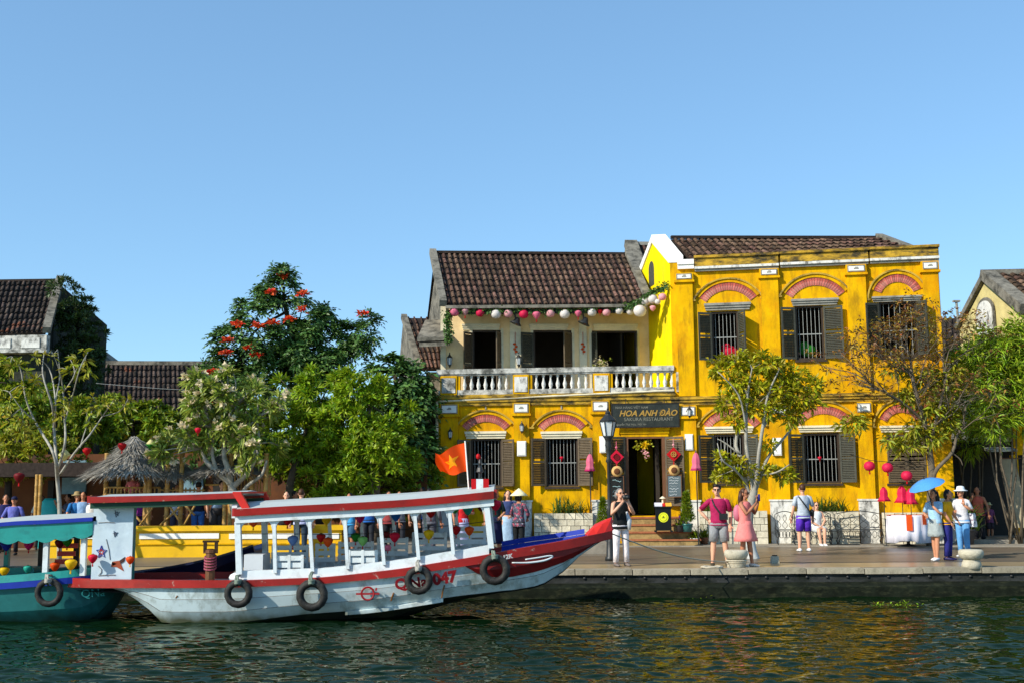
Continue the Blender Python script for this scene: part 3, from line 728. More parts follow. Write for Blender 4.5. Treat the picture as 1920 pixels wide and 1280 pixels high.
# rear wing roof seen between the two houses
rear = empty('rear_house', W(1200, 600, 42.5) * 1.0, 0, 'brown tiled rear wing roof with grey gable rising between the two yellow houses', 'house')
rear.location.z = 0
ro = rear.location
A_ = W(1222, 548, 41.0) - ro; B_ = W(1300, 548, 41.0) - ro; C_ = W(1290, 461, 44.2) - ro; D_ = W(1187, 460, 44.2) - ro
tile_roof(rear, A_, B_, C_, D_, 8, 8, M['tile'], 0.1, 0.0)
b = MB(); beam3(b, A_ + Vector((-0.15, 0, 0)), D_ + Vector((-0.1, 0, 0.08)), 0.5, 0.3); b.obj('verge', M['verge'], rear)
b = MB(); beam3(b, D_ + Vector((-0.1, 0, 0.06)), C_ + Vector((0, 0, 0.06)), 0.2, 0.14); b.obj('ridge_cap', M['greymould'], rear)
b = MB(); b.box(A_.x - 0.2, B_.x, A_.y + 0.3, 7.0, 0, A_.z - 0.05)
b.add([(A_.x - 0.1, A_.y, A_.z), (D_.x - 0.05, D_.y, D_.z), (D_.x - 0.3, D_.y + 3, A_.z)], [(0, 1, 2)])
b.obj('wall', M['verge'], rear)
# ================================================================== HOUSES TO THE LEFT
# far left house: dark tiled roof, ivy-grown gable on its right
farleft = empty('tiled_house', (0, 0, 0), 0, 'old house at the far left with sooty tiled roof and plant grown gable', 'house')
YE, YR = 38.0, 42.0
A_ = W(-160, 632, YE); B_ = W(84, 622, YE); C_ = W(108, 527, YR); D_ = W(-140, 529, YR)
farleft.location = (B_.x, B_.y, 0); fo = farleft.location.copy()
A_, B_, C_, D_ = [p - fo for p in (A_, B_, C_, D_)]
tile_roof(farleft, A_, B_, C_, D_, 26, 9, M['tiledark'], 0.1, 0.0)
b = MB(); beam3(b, D_, C_ + Vector((0.1, 0, 0.03)), 0.16, 0.09); b.obj('ridge_cap', M['tilepan'], farleft)
b = MB(); beam3(b, B_ + Vector((0.10, -0.1, 0.04)), C_ + Vector((0.10, 0, 0.1)), 0.26, 0.22); b.obj('verge', M['verge'], farleft)
zb = W(50, 655, YE + 0.3).z; ze = B_.z
xr = B_.x - 0.05; xl = A_.x
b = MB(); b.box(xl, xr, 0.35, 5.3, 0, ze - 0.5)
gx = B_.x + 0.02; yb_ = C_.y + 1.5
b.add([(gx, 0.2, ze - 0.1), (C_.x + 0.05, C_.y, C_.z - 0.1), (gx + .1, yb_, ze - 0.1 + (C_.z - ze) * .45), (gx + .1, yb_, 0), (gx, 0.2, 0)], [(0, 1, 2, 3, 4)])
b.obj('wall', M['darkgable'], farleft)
b = MB(); b.box(xl, xr + 0.1, 0.05, 0.34, ze - 0.62, ze - 0.10); b.box(xl, xr + 0.2, -0.15, 0.34, ze - 0.72, ze - 0.63)
b.obj('frieze', M['oldwhite'], farleft)
fr = MB()
for i in range(7):
    MB().box(xr - 0.75 - i * 1.0, xr - 0.12 - i * 1.0, 0.02, 0.048, ze - 0.54, ze - 0.2).obj('frieze_panel', M['whitewash'], farleft)
z1 = W(30, 795, YE - 0.8).z - 0; z2 = W(30, 765, YE - 0.8).z
b = MB(); b.box(xl, W(58, 780, YE - 0.8).x - fo.x, -1.1, 0.3, z1 - 0.0, z2); b.obj('balcony', M['cornice'], farleft)
b = MB(); b.box(xl, W(66, 780, YE - 0.8).x - fo.x, 0.10, 0.348, 0, z1 - 0.01); b.obj('ground_floor_wall', M['ochre'], farleft)
b = MB(); b.box(-3.9, -2.8, 0.05, 0.099, 0.3, 2.5).box(-2.2, -1.2, 0.05, 0.099, 0.3, 2.5); b.obj('doorway', M['brownwood'], farleft)
# second house to its right: long low sooty roof
mid = empty('low_tiled_house', (0, 0, 0), 0, 'long low house with sooty tiled roof left of the red flowering tree', 'house')
YE, YR = 45.0, 49.5
A_ = W(165, 800, YE); B_ = W(470, 800, YE); C_ = W(452, 684, YR); D_ = W(180, 683, YR)
mid.location = (A_.x, A_.y, 0); fo = mid.location.copy()
A_, B_, C_, D_ = [p - fo for p in (A_, B_, C_, D_)]
tile_roof(mid, A_, B_, C_, D_, 31, 9, M['tiledark'], 0.1, 0.0, limit=300)
b = MB(); beam3(b, D_ + Vector((0, 0, .07)), C_ + Vector((0.1, 0, 0.07)), 0.22, 0.18); b.obj('ridge_cap', M['verge'], mid)
MB().box(A_.x + 0.3, B_.x - 0.2, 0.4, 9, 0, A_.z - 0.06).obj('wall', M['ochre'], mid)
# sliver of a small gable between them
sg = empty('gable_house', (0, 0, 0), 0, 'sliver of a small tiled gable roof behind the ivy grown house', 'house')
A_ = W(150, 720, 50); B_ = W(184, 700, 50); C_ = W(192, 655, 53); D_ = W(150, 655, 53)
sg.location = (A_.x, A_.y, 0); fo = sg.location.copy()
A_, B_, C_, D_ = [p - fo for p in (A_, B_, C_, D_)]
tile_roof(sg, A_, B_, C_, D_, 5, 5, M['tiledark'], 0.1)
b = MB(); beam3(b, B_, C_, 0.2, 0.2); b.obj('verge', M['verge'], sg)
b = MB(); b.box(A_.x, B_.x, 0.3, 6, 0, B_.z - 0.2); b.add([(B_.x + .05, B_.y, B_.z), (C_.x + .05, C_.y, C_.z), (B_.x + .5, C_.y + 3, B_.z)], [(0, 1, 2)]); b.obj('wall', M['verge'], sg)
# house behind the restaurant's left edge: gable and corrugated-looking tiles
nb = empty('narrow_house', (0, 0, 0), 0, 'narrow grey gabled house squeezed behind the left edge of the restaurant', 'house')
YE, YR = 39.5, 43.0
A_ = W(792, 690, YE); B_ = W(850, 690, YE); C_ = W(850, 597, YR); D_ = W(761, 596, YR)
nb.location = (A_.x, A_.y, 0); fo = nb.location.copy()
A_, B_, C_, D_ = [p - fo for p in (A_, B_, C_, D_)]
tile_roof(nb, A_, B_, C_, D_, 8, 7, M['tile'], 0.1)
b = MB(); beam3(b, A_ + Vector((-.1, 0, 0)), D_ + Vector((-.08, 0, 0.06)), 0.22, 0.2); b.obj('verge', M['verge'], nb)
b = MB(); b.box(A_.x + 0.1, B_.x, 0.3, 6.5, 0, A_.z - 0.1)
q = W(747, 700, 47) - fo
b.add([tuple(A_ + Vector((-.12, 0, -.05))), tuple(D_ + Vector((-.1, 0, 0))), tuple(q), (q.x, q.y, 0), (A_.x - .12, A_.y, 0)], [(0, 1, 2), (0, 2, 3, 4)])
b.obj('wall', M['verge'], nb)
# broken eave stubs and side porch of the restaurant's left flank
st = empty('side_shed', LG.world(0, 0, 0), -LG.a, 'dark ramshackle side passage with tiled lean-to roof left of the restaurant', 'shed')
def L_(px, py, d): s, z = LG.loc(px, py, d); return Vector((s, d, z))
b = MB()
for k in range(4):
    p = L_(770 + 6 * k, 700 - 22 * k, 0.5); q = L_(822, 655 - 22 * k, 2.2)
for (xa, ya, xb, yb) in ((782, 640, 824, 606), (786, 650, 824, 620)):
    p = L_(xa, ya, 0.6); q = L_(xb, yb, 2.6); b.hexa([tuple(p), tuple(p + Vector((1.0, 0, 0.02))), tuple(q + Vector((0.3, 0, 0.02))), tuple(q + Vector((-0.5, 0, 0))), tuple(p + Vector((0, 0, .12))), tuple(p + Vector((1.0, 0, .14))), tuple(q + Vector((.3, 0, .14))), tuple(q + Vector((-.5, 0, .12)))])
b.obj('eave_stub', M['verge'], st)
p0 = L_(776, 900, 1.0)
MB().box(p0.x, -0.02, 1.0, 1.2, 0, L_(800, 745, 1.0).z).obj('wall', M['blackwood'], st)
link('shutter', shutter_mesh(0.5, 2.1, M['shutter']), st, (L_(806, 900, 0.4).x, 0.4, L_(806, 912, 0.4).z), (0, 0, 0.1))
# ================================================================== FAR RIGHT HOUSE
fr = empty('gabled_house', (0, 0, 0), 0, 'cream gabled house with arched vent and brown tiles at the far right edge', 'house')
X0 = W(1850, 515, 40.0); fr.location = (X0.x, X0.y, 0); fo = fr.location.copy()
pk = X0 - fo; ev = W(1924, 580, 37.0) - fo; bk = W(1799, 614, 42.6) - fo
rdir = Vector((7.5, -0.6, 0.0))
tile_roof(fr, ev, ev + rdir, pk + rdir, pk, 22, 9, M['tile'], 0.12, limit=80)
b = MB(); beam3(b, ev + Vector((0, -0.1, 0)), pk + Vector((0, 0, 0.02)), 0.5, 0.34); b.obj('verge', M['verge'], fr)
b = MB(); beam3(b, pk + Vector((0, 0.0, 0.02)), bk + Vector((0, 0.1, 0)), 0.3, 0.2); b.obj('back_verge', M['verge'], fr)
b = MB(); beam3(b, pk + Vector((0, 0, .06)), pk + rdir + Vector((0, 0, .06)), 0.25, 0.2); b.obj('ridge_cap', M['verge'], fr)
g = MB(); e2 = Vector((ev.x, ev.y + 0.2, ev.z - 0.1)); b2 = Vector((bk.x, bk.y, bk.z - 0.1)); p2 = pk - Vector((0, 0, 0.12))
g.add([tuple(e2), tuple(p2), tuple(b2), (b2.x, b2.y, 0), (e2.x, e2.y, 0)] + [tuple(v + Vector((0.3, 0, 0))) for v in (e2, p2, b2)] + [(b2.x + .3, b2.y, 0), (e2.x + .3, e2.y, 0)],
      [(0, 1, 2, 3, 4), (9, 8, 7, 6, 5), (0, 4, 9, 5), (3, 2, 7, 8), (1, 0, 5, 6), (2, 1, 6, 7)])
g.box(e2.x + 0.3, e2.x + 8, e2.y, e2.y + 0.3, 0, e2.z - 0.05)
g.obj('wall', M['creamwall'], fr)
vc = W(1847, 590, 40.2) - fo; dv = (b2 - e2); dv.z = 0; dv.normalize()
for rr, off, mm in ((0.62, -0.03, 'verge'), (0.50, -0.06, 'whitewash')):
    ring = [(rr * math.cos(PI * k / 10), rr * math.sin(PI * k / 10)) for k in range(11)] + [(-rr, -0.75 * rr / 0.5), (rr, -0.75 * rr / 0.5)]
    f_ = [tuple(Vector((e2.x + off + (vc.y - e2.y) / max(1e-6, (b2.y - e2.y)) * (b2.x - e2.x), vc.y, vc.z)) + dv * s * 1.3 + Vector((0, 0, z))) for s, z in ring]
    bb = MB(); bb.loft([f_, [tuple(Vector(p) + Vector((0.04, 0, 0))) for p in f_]]); bb.obj('arched_vent' if rr < .6 else 'vent_surround', M[mm], fr)
# dark open-fronted lean-to in front of it, with doorway, awning and hanging blind
ls = CG.world(S3, 0, 0)
sh = empty('open_shop', ls, -CG.a, 'dark open fronted shop in the shaded gap beside the yellow corner house', 'shop')
def S_(px, py, d): s, z = CG.loc(px, py, d); return s - S3, z
x1 = S_(1990, 900, 0.8)[0]; zt = S_(1880, 845, 0.8)[1]
xa = S_(1845, 900, 0.8)[0]
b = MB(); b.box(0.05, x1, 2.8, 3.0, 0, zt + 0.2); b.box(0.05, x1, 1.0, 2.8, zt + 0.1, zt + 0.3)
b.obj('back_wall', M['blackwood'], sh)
b = MB(); b.box(S_(1905, 900, 0.8)[0], x1, 0.7, 0.9, zt - 0.12, zt + 0.9); b.box(0.03, 0.25, 2.0, 2.79, 0, zt + 2.4)
b.box(S_(1898, 900, .8)[0], S_(1910, 900, .8)[0], 0.7, 0.95, 0, zt - 0.122)
b.obj('front_wall', M['ochre'], sh)
b = MB(); s0 = S_(1853, 845, 0.3)[0]; s1 = S_(1906, 845, .3)[0]; z = S_(1880, 846, 0.3)[1]
b.hexa([(s0, 0.2, z), (s1, 0.2, z), (s1, 0.95, z + 0.08), (s0, 0.95, z + 0.08), (s0, 0.2, z + 0.06), (s1, 0.2, z + 0.06), (s1, 0.95, z + 0.16), (s0, 0.95, z + 0.16)])
b.obj('awning', M['oldwhite'], sh)
MB().box(0.0, x1, -0.4, 2.8, 0.021, 0.13).obj('threshold', M['sidewalk'], sh)
p, q = S_(1875, 860, 0.45), S_(1906, 988, 0.45)
bl = empty('hanging_blind', ls, -CG.a, 'pale hanging cloth blind at the open shop doorway on the far right', 'blind')
b = MB(); n = 14; rows = []
for k in range(n + 1):
    t = k / n; z = p[1] + (q[1] - p[1]) * t; x = p[0] + 0.02 + 0.10 * t
    rows.append([(x + i * 0.085 * (1 + .12 * t), 0.45 - 0.30 * t + 0.025 * math.sin(i * 2.2 + 3 * t), z) for i in range(6)])
b.loft(rows, closed=False, cap=False); b.loft([[(x, y + .006, z) for x, y, z in reversed(r)] for r in rows], closed=False, cap=False)
b.obj('cloth', M['blind'], bl, True)
beam3(MB(), (p[0], .45, p[1] + .02), (p[0] + .6, .45, p[1] + .02), .03, .03).obj('rod', M['brownwood'], bl)
# small far roof and vent pipe right of the corner house
sm_ = empty('distant_house', (0, 0, 0), 0, 'distant dark roof with thin vent pipe just right of the corner house', 'house')
A_ = W(1755, 660, 50); B_ = W(1830, 660, 50); C_ = W(1830, 597, 53); D_ = W(1755, 596, 53)
sm_.location = (A_.x, A_.y, 0); fo = sm_.location.copy()
A_, B_, C_, D_ = [v - fo for v in (A_, B_, C_, D_)]
tile_roof(sm_, A_, B_, C_, D_, 7, 6, M['tiledark'], .1)
MB().box(A_.x, B_.x, 0.3, 6, 0, A_.z).obj('wall', M['verge'], sm_)
p = W(1797, 598, 51) - fo; b = MB(); b.tube([tuple(p - Vector((0, 0, .5))), tuple(p + Vector((-.05, 0, .8)))], 0.06, 8); b.box(p.x - .2, p.x + .1, p.y - .1, p.y + .1, p.z + .78, p.z + .86); b.obj('vent_pipe', M['greymould'], sm_)
# ================================================================== YELLOW TERRACE WALL + BAMBOO RESTAURANT
yp0 = G(92, 1046, 0.0); Yw = 30.0
TW = Frame(W(80, 1040, Yw).x, Yw, R(2))
tw = empty('terrace_wall', TW.o, -TW.a, 'low yellow terrace wall with white panels behind the moored boats', 'wall')
sE = TW.loc(640, 1010)[0]; zt = TW.loc(380, 985)[1]; zc = TW.loc(380, 993)[1]
MB().box(0, sE, 0, 0.35, 0, zc - 0.02).obj('wall', M['terraceyellow'], tw)
MB().box(-0.06, sE + 0.06, -0.07, 0.42, zc - 0.018, zt).obj('coping', M['terraceyellow'], tw)
for a, c in ((100, 232), (262, 411), (430, 560), (575, 636)):
    s0, s1, z0, z1 = TW.rect(a, 999, c, 1009); MB().box(s0, s1, -0.03, -0.002, z0, z1).obj('wall_panel', M['white'], tw)
MB().box(0, sE, -0.035, -0.001, TW.loc(380, 1018)[1] - 0.03, TW.loc(380, 1018)[1]).obj('wall_band', M['ochre'], tw)
# raised terrace floor behind the wall, dark restaurant back
b = MB(); b.box(0.05, sE + 7, 0.36, 10.0, 0.0, 0.25); b.obj('terrace_floor', M['sidewalk'], tw)
M['bamboo'] = mat('bamboo_cane', (0.42, 0.24, 0.06), 0.5, 0.3, 4.0, 0.1, 40, 0.35, stretch=(1, 1, 3), stain=(0.16, 0.07, 0.02), stain_amt=0.7, stain_scale=6)
br = empty('bamboo_restaurant', TW.o, -TW.a, 'open bamboo restaurant with rust coloured back wall under grey thatched roofs', 'restaurant')
def T_(px, py, d): s, z = TW.loc(px, py, d); return Vector((s, d, z))
xs = T_(60, 900, 5.0).x; xe = T_(600, 900, 5.0).x
MB().box(xs - 2, T_(800, 900, 5.0).x, 5.0, 5.2, 0, 2.9).obj('back_wall', M['rustwall'], br)
for a, c, y0, y1, mm in ((90, 97, 900, 990, 'blackwood'), (262, 278, 880, 960, 'blackwood'), (205, 225, 878, 960, 'blackwood'), (118, 160, 862, 925, 'bluepanel'), (290, 330, 885, 930, 'blackwood'), (345, 380, 880, 930, 'bluepanel'), (400, 440, 885, 930, 'blackwood')):
    p, q = T_(a, y0, 4.9), T_(c, y1, 4.9); MB().box(p.x, q.x, 4.9, 4.99, q.z, p.z).obj('wall_opening', M[mm], br)
b = MB(); p, q = T_(20, 868, 3.0), T_(240, 885, 3.0); b.box(xs - 2, q.x, 2.6, 5.1, q.z - 0.1, p.z); b.obj('lean_to_roof', M['tilepan'], br)
def bamboo_pole(px, y0, y1, d, r=0.065, name='bamboo_post'):
    p, q = T_(px, y0, d), T_(px, y1, d); q.z = max(q.z, 0.2)
    L = p.z - q.z; n = max(2, int(L / 0.28)); pts = []; rr = []
    for k in range(n + 1):
        for dz, f in ((-0.02, 1.0), (0, 1.14), (0.02, 1.0)):
            z = q.z + L * k / n + dz
            pts.append((p.x, d, z)); rr.append(r * f)
    return MB().tube(pts, rr, 7, up=(1, 0, 0)).obj(name, M['bamboo'], br, True)
for px in (201, 225, 276, 282, 316, 342, 424, 434, 472, 500):
    bamboo_pole(px, 850, 985, 1.6 if px % 2 else 1.2)
for px in (70, 77): bamboo_pole(px, 890, 990, 0.8, 0.05)
def cane(p, q, r=0.03, name='bamboo_brace'): return MB().tube([tuple(p), tuple(q)], r, 6).obj(name, M['bamboo'], br, True)
for a, ya, c, yc in ((250, 962, 270, 984), (316, 945, 342, 984), (342, 945, 300, 984), (345, 945, 365, 965), (366, 945, 345, 984), (290, 945, 262, 984)):
    cane(T_(a, ya, 1.0), T_(c, yc, 1.0))
for a, c, y in ((200, 300, 913), (200, 300, 926), (385, 440, 908), (300, 385, 918), (300, 385, 930)):
    cane(T_(a, y, 1.5), T_(c, y, 1.5), 0.028, 'bamboo_rail')
bal = MB(); p = T_(210, 913, 1.5); q = T_(210, 930, 1.5)
slat = MB().tube([(0, 0, 0), (0, 0, p.z - q.z)], 0.02, 5).mesh('bamboo_baluster', M['bamboo'])
for px in list(range(206, 300, 7)) + list(range(300, 385, 8)) + list(range(440, 508, 6)):
    t = T_(px, 930, 1.5); link('bamboo_baluster', slat, br, (t.x, 1.5, t.z), scale=(1, 1, 1 if px < 440 else 2.2))
for a, c, y in ((440, 508, 890), (440, 508, 925)): cane(T_(a, y, 1.5), T_(c, y, 1.5), 0.028, 'bamboo_rail')
# thatched roofs
def thatch(px, y_top, y_eave, hw_px, d, n, label):
    top = T_(px, y_top, d); e = T_(px + hw_px, y_eave, d); rad = e.x - top.x; drop = top.z - e.z
    r = empty('thatched_roof', TW.world(top.x, d, e.z), -TW.a, label, 'thatch', 'thatched roofs of the bamboo restaurant')
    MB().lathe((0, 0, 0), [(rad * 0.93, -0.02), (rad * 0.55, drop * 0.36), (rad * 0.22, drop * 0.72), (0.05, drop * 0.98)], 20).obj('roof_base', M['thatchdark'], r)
    rs = np.random.RandomState(n); N = n
    t = rs.uniform(0, 1, N) ** 0.75; th = rs.uniform(0, 2 * PI, N)
    prof_r = np.interp(t, [0, .33, .66, 1], [0.06, 0.24, 0.56, 1.0]) * rad; prof_z = np.interp(t, [0, .33, .66, 1], [1, .7, .36, 0]) * drop
    ln = rs.uniform(0.3, 0.55, N); slope = np.arctan2(np.interp(t, [0, .5, 1], [.75, .6, .6]) * drop, rad)
    er = np.stack([np.cos(th), np.sin(th), np.zeros(N)], 1); et = np.stack([-np.sin(th), np.cos(th), np.zeros(N)], 1)
    p0 = er * prof_r[:, None] + np.array([0, 0, 1]) * (prof_z + 0.03)[:, None]
    dirv = er * np.cos(slope)[:, None] - np.array([0, 0, 1]) * np.sin(slope)[:, None] + rs.normal(0, 0.16, (N, 3))
    p1 = p0 + dirv * ln[:, None]; w = et * (rs.uniform(0.015, 0.035, N))[:, None]
    V = np.stack([p0 - w, p0 + w, p1], 1).reshape(-1, 3)
    tag(link('straw', np_mesh('straw', V, np.arange(3 * N), 3, M['thatch']), r), kind='stuff')
    b = MB()
    for k in range(10):
        a = k * 0.63; b.tube([(0, 0, drop * 0.93), (0.09 * math.cos(a), 0.09 * math.sin(a), drop * (1.02 + 0.02 * (k % 3))), (0.16 * math.cos(a), .16 * math.sin(a), drop * 0.98)], [0.03, 0.025, 0.008], 4)
    b.obj('straw_knot', M['thatch'], r)
thatch(252, 822, 888, 76, 1.6, 5200, 'tall conical grey thatch with knotted top, leftmost thatched roof of the bamboo restaurant')
thatch(325, 860, 890, 38, 1.7, 2600, 'small drooping thatch half hidden by leaves, middle one of the thatched roofs')
thatch(425, 850, 886, 62, 1.8, 4200, 'wide thatch behind the white flowering tree, rightmost of the thatched roofs')
# ------------------------------------------------------------------ ground, quay, water
QL = G(1150, 1068, 0.0); QR = G(1915, 1063.5, 0.0)
qd = (QR - QL); qd.z = 0; qd.normalize(); qn = Vector((-qd.y, qd.x, 0))
WATER = -0.55
q0 = QL - qd * 60; q1 = QR + qd * 60
def obj_struct(name, mb, m, smooth=False):
    return tag(mb.obj(name, m, None, smooth), kind='structure')
b = MB(); n0 = q0 + qn * 0.38; n1 = q1 + qn * 0.38
b.quad((n0.x, n0.y, 0), (n1.x, n1.y, 0), (700, 900, 0), (-700, 900, 0))
obj_struct('street', b, M['street'])
# polished tan promenade along the quay
M['promenade'] = mat('polished_tan_paving', (0.34, 0.25, 0.14), 0.28, 0.16, 1.4, 0.05, 14, 0.5, stain=(0.12, 0.09, 0.055), stain_amt=0.7, stain_scale=0.9, stain_stretch=(0.3, 2.2, 1))
b = MB(); m0 = q0 + qn * 1.9; m1 = q1 + qn * 1.9; k0 = q0 + qn * 0.384; k1 = q1 + qn * 0.384
b.quad((k0.x, k0.y, .004), (k1.x, k1.y, .004), (m1.x, m1.y, .004), (m0.x, m0.y, .004)); obj_struct('promenade', b, M['promenade'])
for w0, w1, mm in ((1.9, 2.12, 'joint'), (5.2, 5.3, 'kerb')):
    b = MB(); c0_, c1_, d1_, d0_ = q0 + qn * (w0 + .003), q1 + qn * (w0 + .003), q1 + qn * w1, q0 + qn * w1
    b.quad((c0_.x, c0_.y, .005), (c1_.x, c1_.y, .005), (d1_.x, d1_.y, .005), (d0_.x, d0_.y, .005)); obj_struct('gutter_line' if mm == 'joint' else 'kerb_line', b, M[mm])
# pavement in front of the houses, one low step above the street
a0 = LG.world(-14, -1.95, 0); a1 = LG.world(S1, -1.95, 0); a2 = CG.world(S3 + 12, -2.0, 0); c0 = LG.world(-14, 0.2, 0); c1 = LG.world(S1, 0.2, 0); c2 = CG.world(S3 + 12, 0.2, 0)
b = MB()
for p, q, r_, s_ in ((a0, a1, c1, c0), (a1, a2, c2, c1)):
    b.hexa([(p.x, p.y, -0.05), (q.x, q.y, -0.05), (r_.x, r_.y, -0.05), (s_.x, s_.y, -0.05), (p.x, p.y, 0.02), (q.x, q.y, 0.02), (r_.x, r_.y, 0.02), (s_.x, s_.y, 0.02)])
obj_struct('pavement', b, M['sidewalk'])
# quay wall with kerb stones
b = MB(); f0 = q0 + qn * 0.06; f1 = q1 + qn * 0.06; e0 = q0 + qn * 2.0; e1 = q1 + qn * 2.0
b.hexa([(f0.x, f0.y, -3), (f1.x, f1.y, -3), (e1.x, e1.y, -3), (e0.x, e0.y, -3), (f0.x, f0.y, -0.10), (f1.x, f1.y, -0.10), (e1.x, e1.y, -0.10), (e0.x, e0.y, -0.10)])
l0 = q0 - qn * 0.30; l1 = q1 - qn * 0.30; g0 = q0 + qn * 0.05; g1 = q1 + qn * 0.05
b.hexa([(l0.x, l0.y, -3), (l1.x, l1.y, -3), (g1.x, g1.y, -3), (g0.x, g0.y, -3), (l0.x, l0.y, -0.34), (l1.x, l1.y, -0.34), (g1.x, g1.y, -0.27), (g0.x, g0.y, -0.27)])
lb_ = MB(); lb_.v, lb_.f, lb_.m = b.v[8:], [[i - 8 for i in f] for f in b.f[6:]], b.m[6:]; b.v, b.f, b.m = b.v[:8], b.f[:6], b.m[:6]
quay = obj_struct('quay_wall', b, M['quay']); lb_.obj('mossy_ledge', M['quaymoss'], quay)
kerb_me = MB().box(-0.59, 0.59, 0.0, 0.38, -0.098, 0.012).mesh('kerb_stone', M['kerb'])
rot = math.atan2(qd.y, qd.x)
L0 = (G(-60, 1078, 0) - QL).dot(qd)
for i in range(28):
    t = -17 + i * 1.2
    p = QL + qd * t
    link('kerb_stone', kerb_me, quay, (p.x, p.y, rng.uniform(-0.012, 0.004)), (rng.uniform(-.012, .012), rng.uniform(-.004, .004), rot + rng.uniform(-0.010, 0.010)))
knob_me = MB().lathe((0, 0, 0), [(0.035, 0), (0.035, 0.012), (0.022, 0.025), (0.008, 0.03)], 8).mesh('fender_bolt', M['iron'], True)
for i in range(40):
    p = QL + qd * (-0.6 + i * 0.42) + qn * 0.06
    link('fender_bolt', knob_me, quay, (p.x, p.y, -0.17), (PI / 2, 0, rot))
# river: a finely rippled sheet near the quay, flat sheets beyond
def river():
    ny, nx = 430, 900
    tv = np.linspace(0, 1, ny); ysv = 11.2 + 13.0 * tv ** 1.25; us = np.linspace(-1, 1, nx)
    Y = np.repeat(ysv[:, None], nx, 1); X = us[None, :] * (0.49 * Y + 0.8)
    r = np.random.RandomState(3); Z = np.zeros_like(X)
    for k in range(60):
        lam = 0.13 * (1.105 ** (k % 20)) * r.uniform(0.85, 1.2); th = r.normal(PI / 2, 0.55)
        kx, ky = 2 * PI / lam * math.cos(th), 2 * PI / lam * math.sin(th)
        am = 0.0060 * lam ** 0.95 * (0.65 + 0.6 * np.sin(0.45 * X + 1.3 * k) * np.sin(0.6 * Y + 2.1 * k))
        Z += am * np.sin(kx * X + ky * Y + r.uniform(0, 6.28) + 0.9 * np.sin(0.9 * X + k) * np.sin(1.1 * Y + 2 * k))
    m_ = np.minimum(1, np.minimum((1 - np.abs(us))[None, :] * 20, np.minimum(tv, 1 - tv)[:, None] * 30))
    V = np.stack([X, Y, Z * m_ + WATER], -1).reshape(-1, 3)
    idx = np.arange(ny * nx).reshape(ny, nx)
    Fc = np.stack([idx[:-1, :-1], idx[:-1, 1:], idx[1:, 1:], idx[1:, :-1]], -1).reshape(-1)
    return tag(link('river', np_mesh('river', V, Fc, 4, M['water'], True)), kind='structure')
mw = bpy.data.materials.new('river_water'); mw.use_nodes = True
nt = mw.node_tree; nt.nodes.remove(nt.nodes['Principled BSDF'])
df = nt.nodes.new('ShaderNodeBsdfDiffuse'); df.inputs[0].default_value = (0.002, 0.010, 0.003, 1)
gl = nt.nodes.new('ShaderNodeBsdfGlossy'); gl.inputs['Color'].default_value = (0.95, 1.0, 0.78, 1); gl.inputs['Roughness'].default_value = 0.03
fr_n = nt.nodes.new('ShaderNodeFresnel'); fr_n.inputs[0].default_value = 1.165
mxs = nt.nodes.new('ShaderNodeMixShader'); nt.links.new(fr_n.outputs[0], mxs.inputs[0]); nt.links.new(df.outputs[0], mxs.inputs[1]); nt.links.new(gl.outputs[0], mxs.inputs[2]); nt.links.new(mxs.outputs[0], nt.nodes['Material Output'].inputs[0])
M['water'] = mw
river()
b = MB()
h0, h1 = 0.49 * 11.2 + 0.8, 0.49 * 24.2 + 0.8
for q in (((-900, -600), (900, -600), (900, 11.2), (-900, 11.2)), ((-900, 11.2), (-h0, 11.2), (-h1, 24.2), (-900, 24.2)), ((h0, 11.2), (900, 11.2), (900, 24.2), (h1, 24.2))):
    b.quad(*[(x, y, WATER) for x, y in q])
obj_struct('far_river', b, mw)
b = MB().quad((-900, -600, -3.0), (900, -600, -3.0), (900, 30, -3.0), (-900, 30, -3.0)); obj_struct('river_bed', b, M['earth'])
# ================================================================== TREES
def leafmat(name, c, hue=0.03, isl=0.35, trans=0.3, rough=0.45, spec=0.35):
    return mat(name, c, rough, 0.15, 0.8, 0, 30, spec, island=isl, hue=hue, trans=trans)
M['leaf_dark'] = leafmat('dark_glossy_leaf', (0.072, 0.150, 0.030), 0.02, 0.45, 0.15)
M['leaf_mango'] = leafmat('fresh_green_leaf', (0.235, 0.345, 0.012), 0.025, 0.5, 0.3)
M['leaf_frangi'] = leafmat('pale_green_leaf', (0.26, 0.33, 0.05), 0.03, 0.45, 0.3)
M['leaf_young'] = leafmat('yellow_green_leaf', (0.31, 0.32, 0.018), 0.04, 0.5, 0.35)
M['leaf_front'] = leafmat('lime_leaf', (0.40, 0.38, 0.012), 0.04, 0.5, 0.42)
M['leaf_russet'] = leafmat('russet_leaf', (0.30, 0.17, 0.035), 0.05, 0.5, 0.3)
M['leaf_bamboo'] = leafmat('bamboo_leaf', (0.27, 0.38, 0.018), 0.03, 0.5, 0.3)
M['leaf_hedge'] = leafmat('hedge_leaf', (0.19, 0.26, 0.012), 0.04, 0.5, 0.3)
M['leaf_ivy'] = leafmat('ivy_leaf', (0.05, 0.085, 0.018), 0.03, 0.45, 0.2)
M['leaf_fern'] = leafmat('strap_leaf', (0.09, 0.15, 0.02), 0.04, 0.45, 0.25)
M['petal_red'] = leafmat('scarlet_petal', (0.62, 0.055, 0.012), 0.015, 0.25, 0.25)
M['petal_cream'] = leafmat('cream_petal', (0.72, 0.62, 0.40), 0.02, 0.15, 0.3)
M['petal_pink'] = leafmat('pink_petal', (0.55, 0.05, 0.10), 0.02, 0.2, 0.2)
M['bark_pale'] = mat('pale_grey_bark', (0.33, 0.31, 0.26), 0.85, 0.25, 6, 0.3, 30, 0.1, stain=(0.10, 0.09, 0.07), stain_amt=0.7, stain_scale=5)
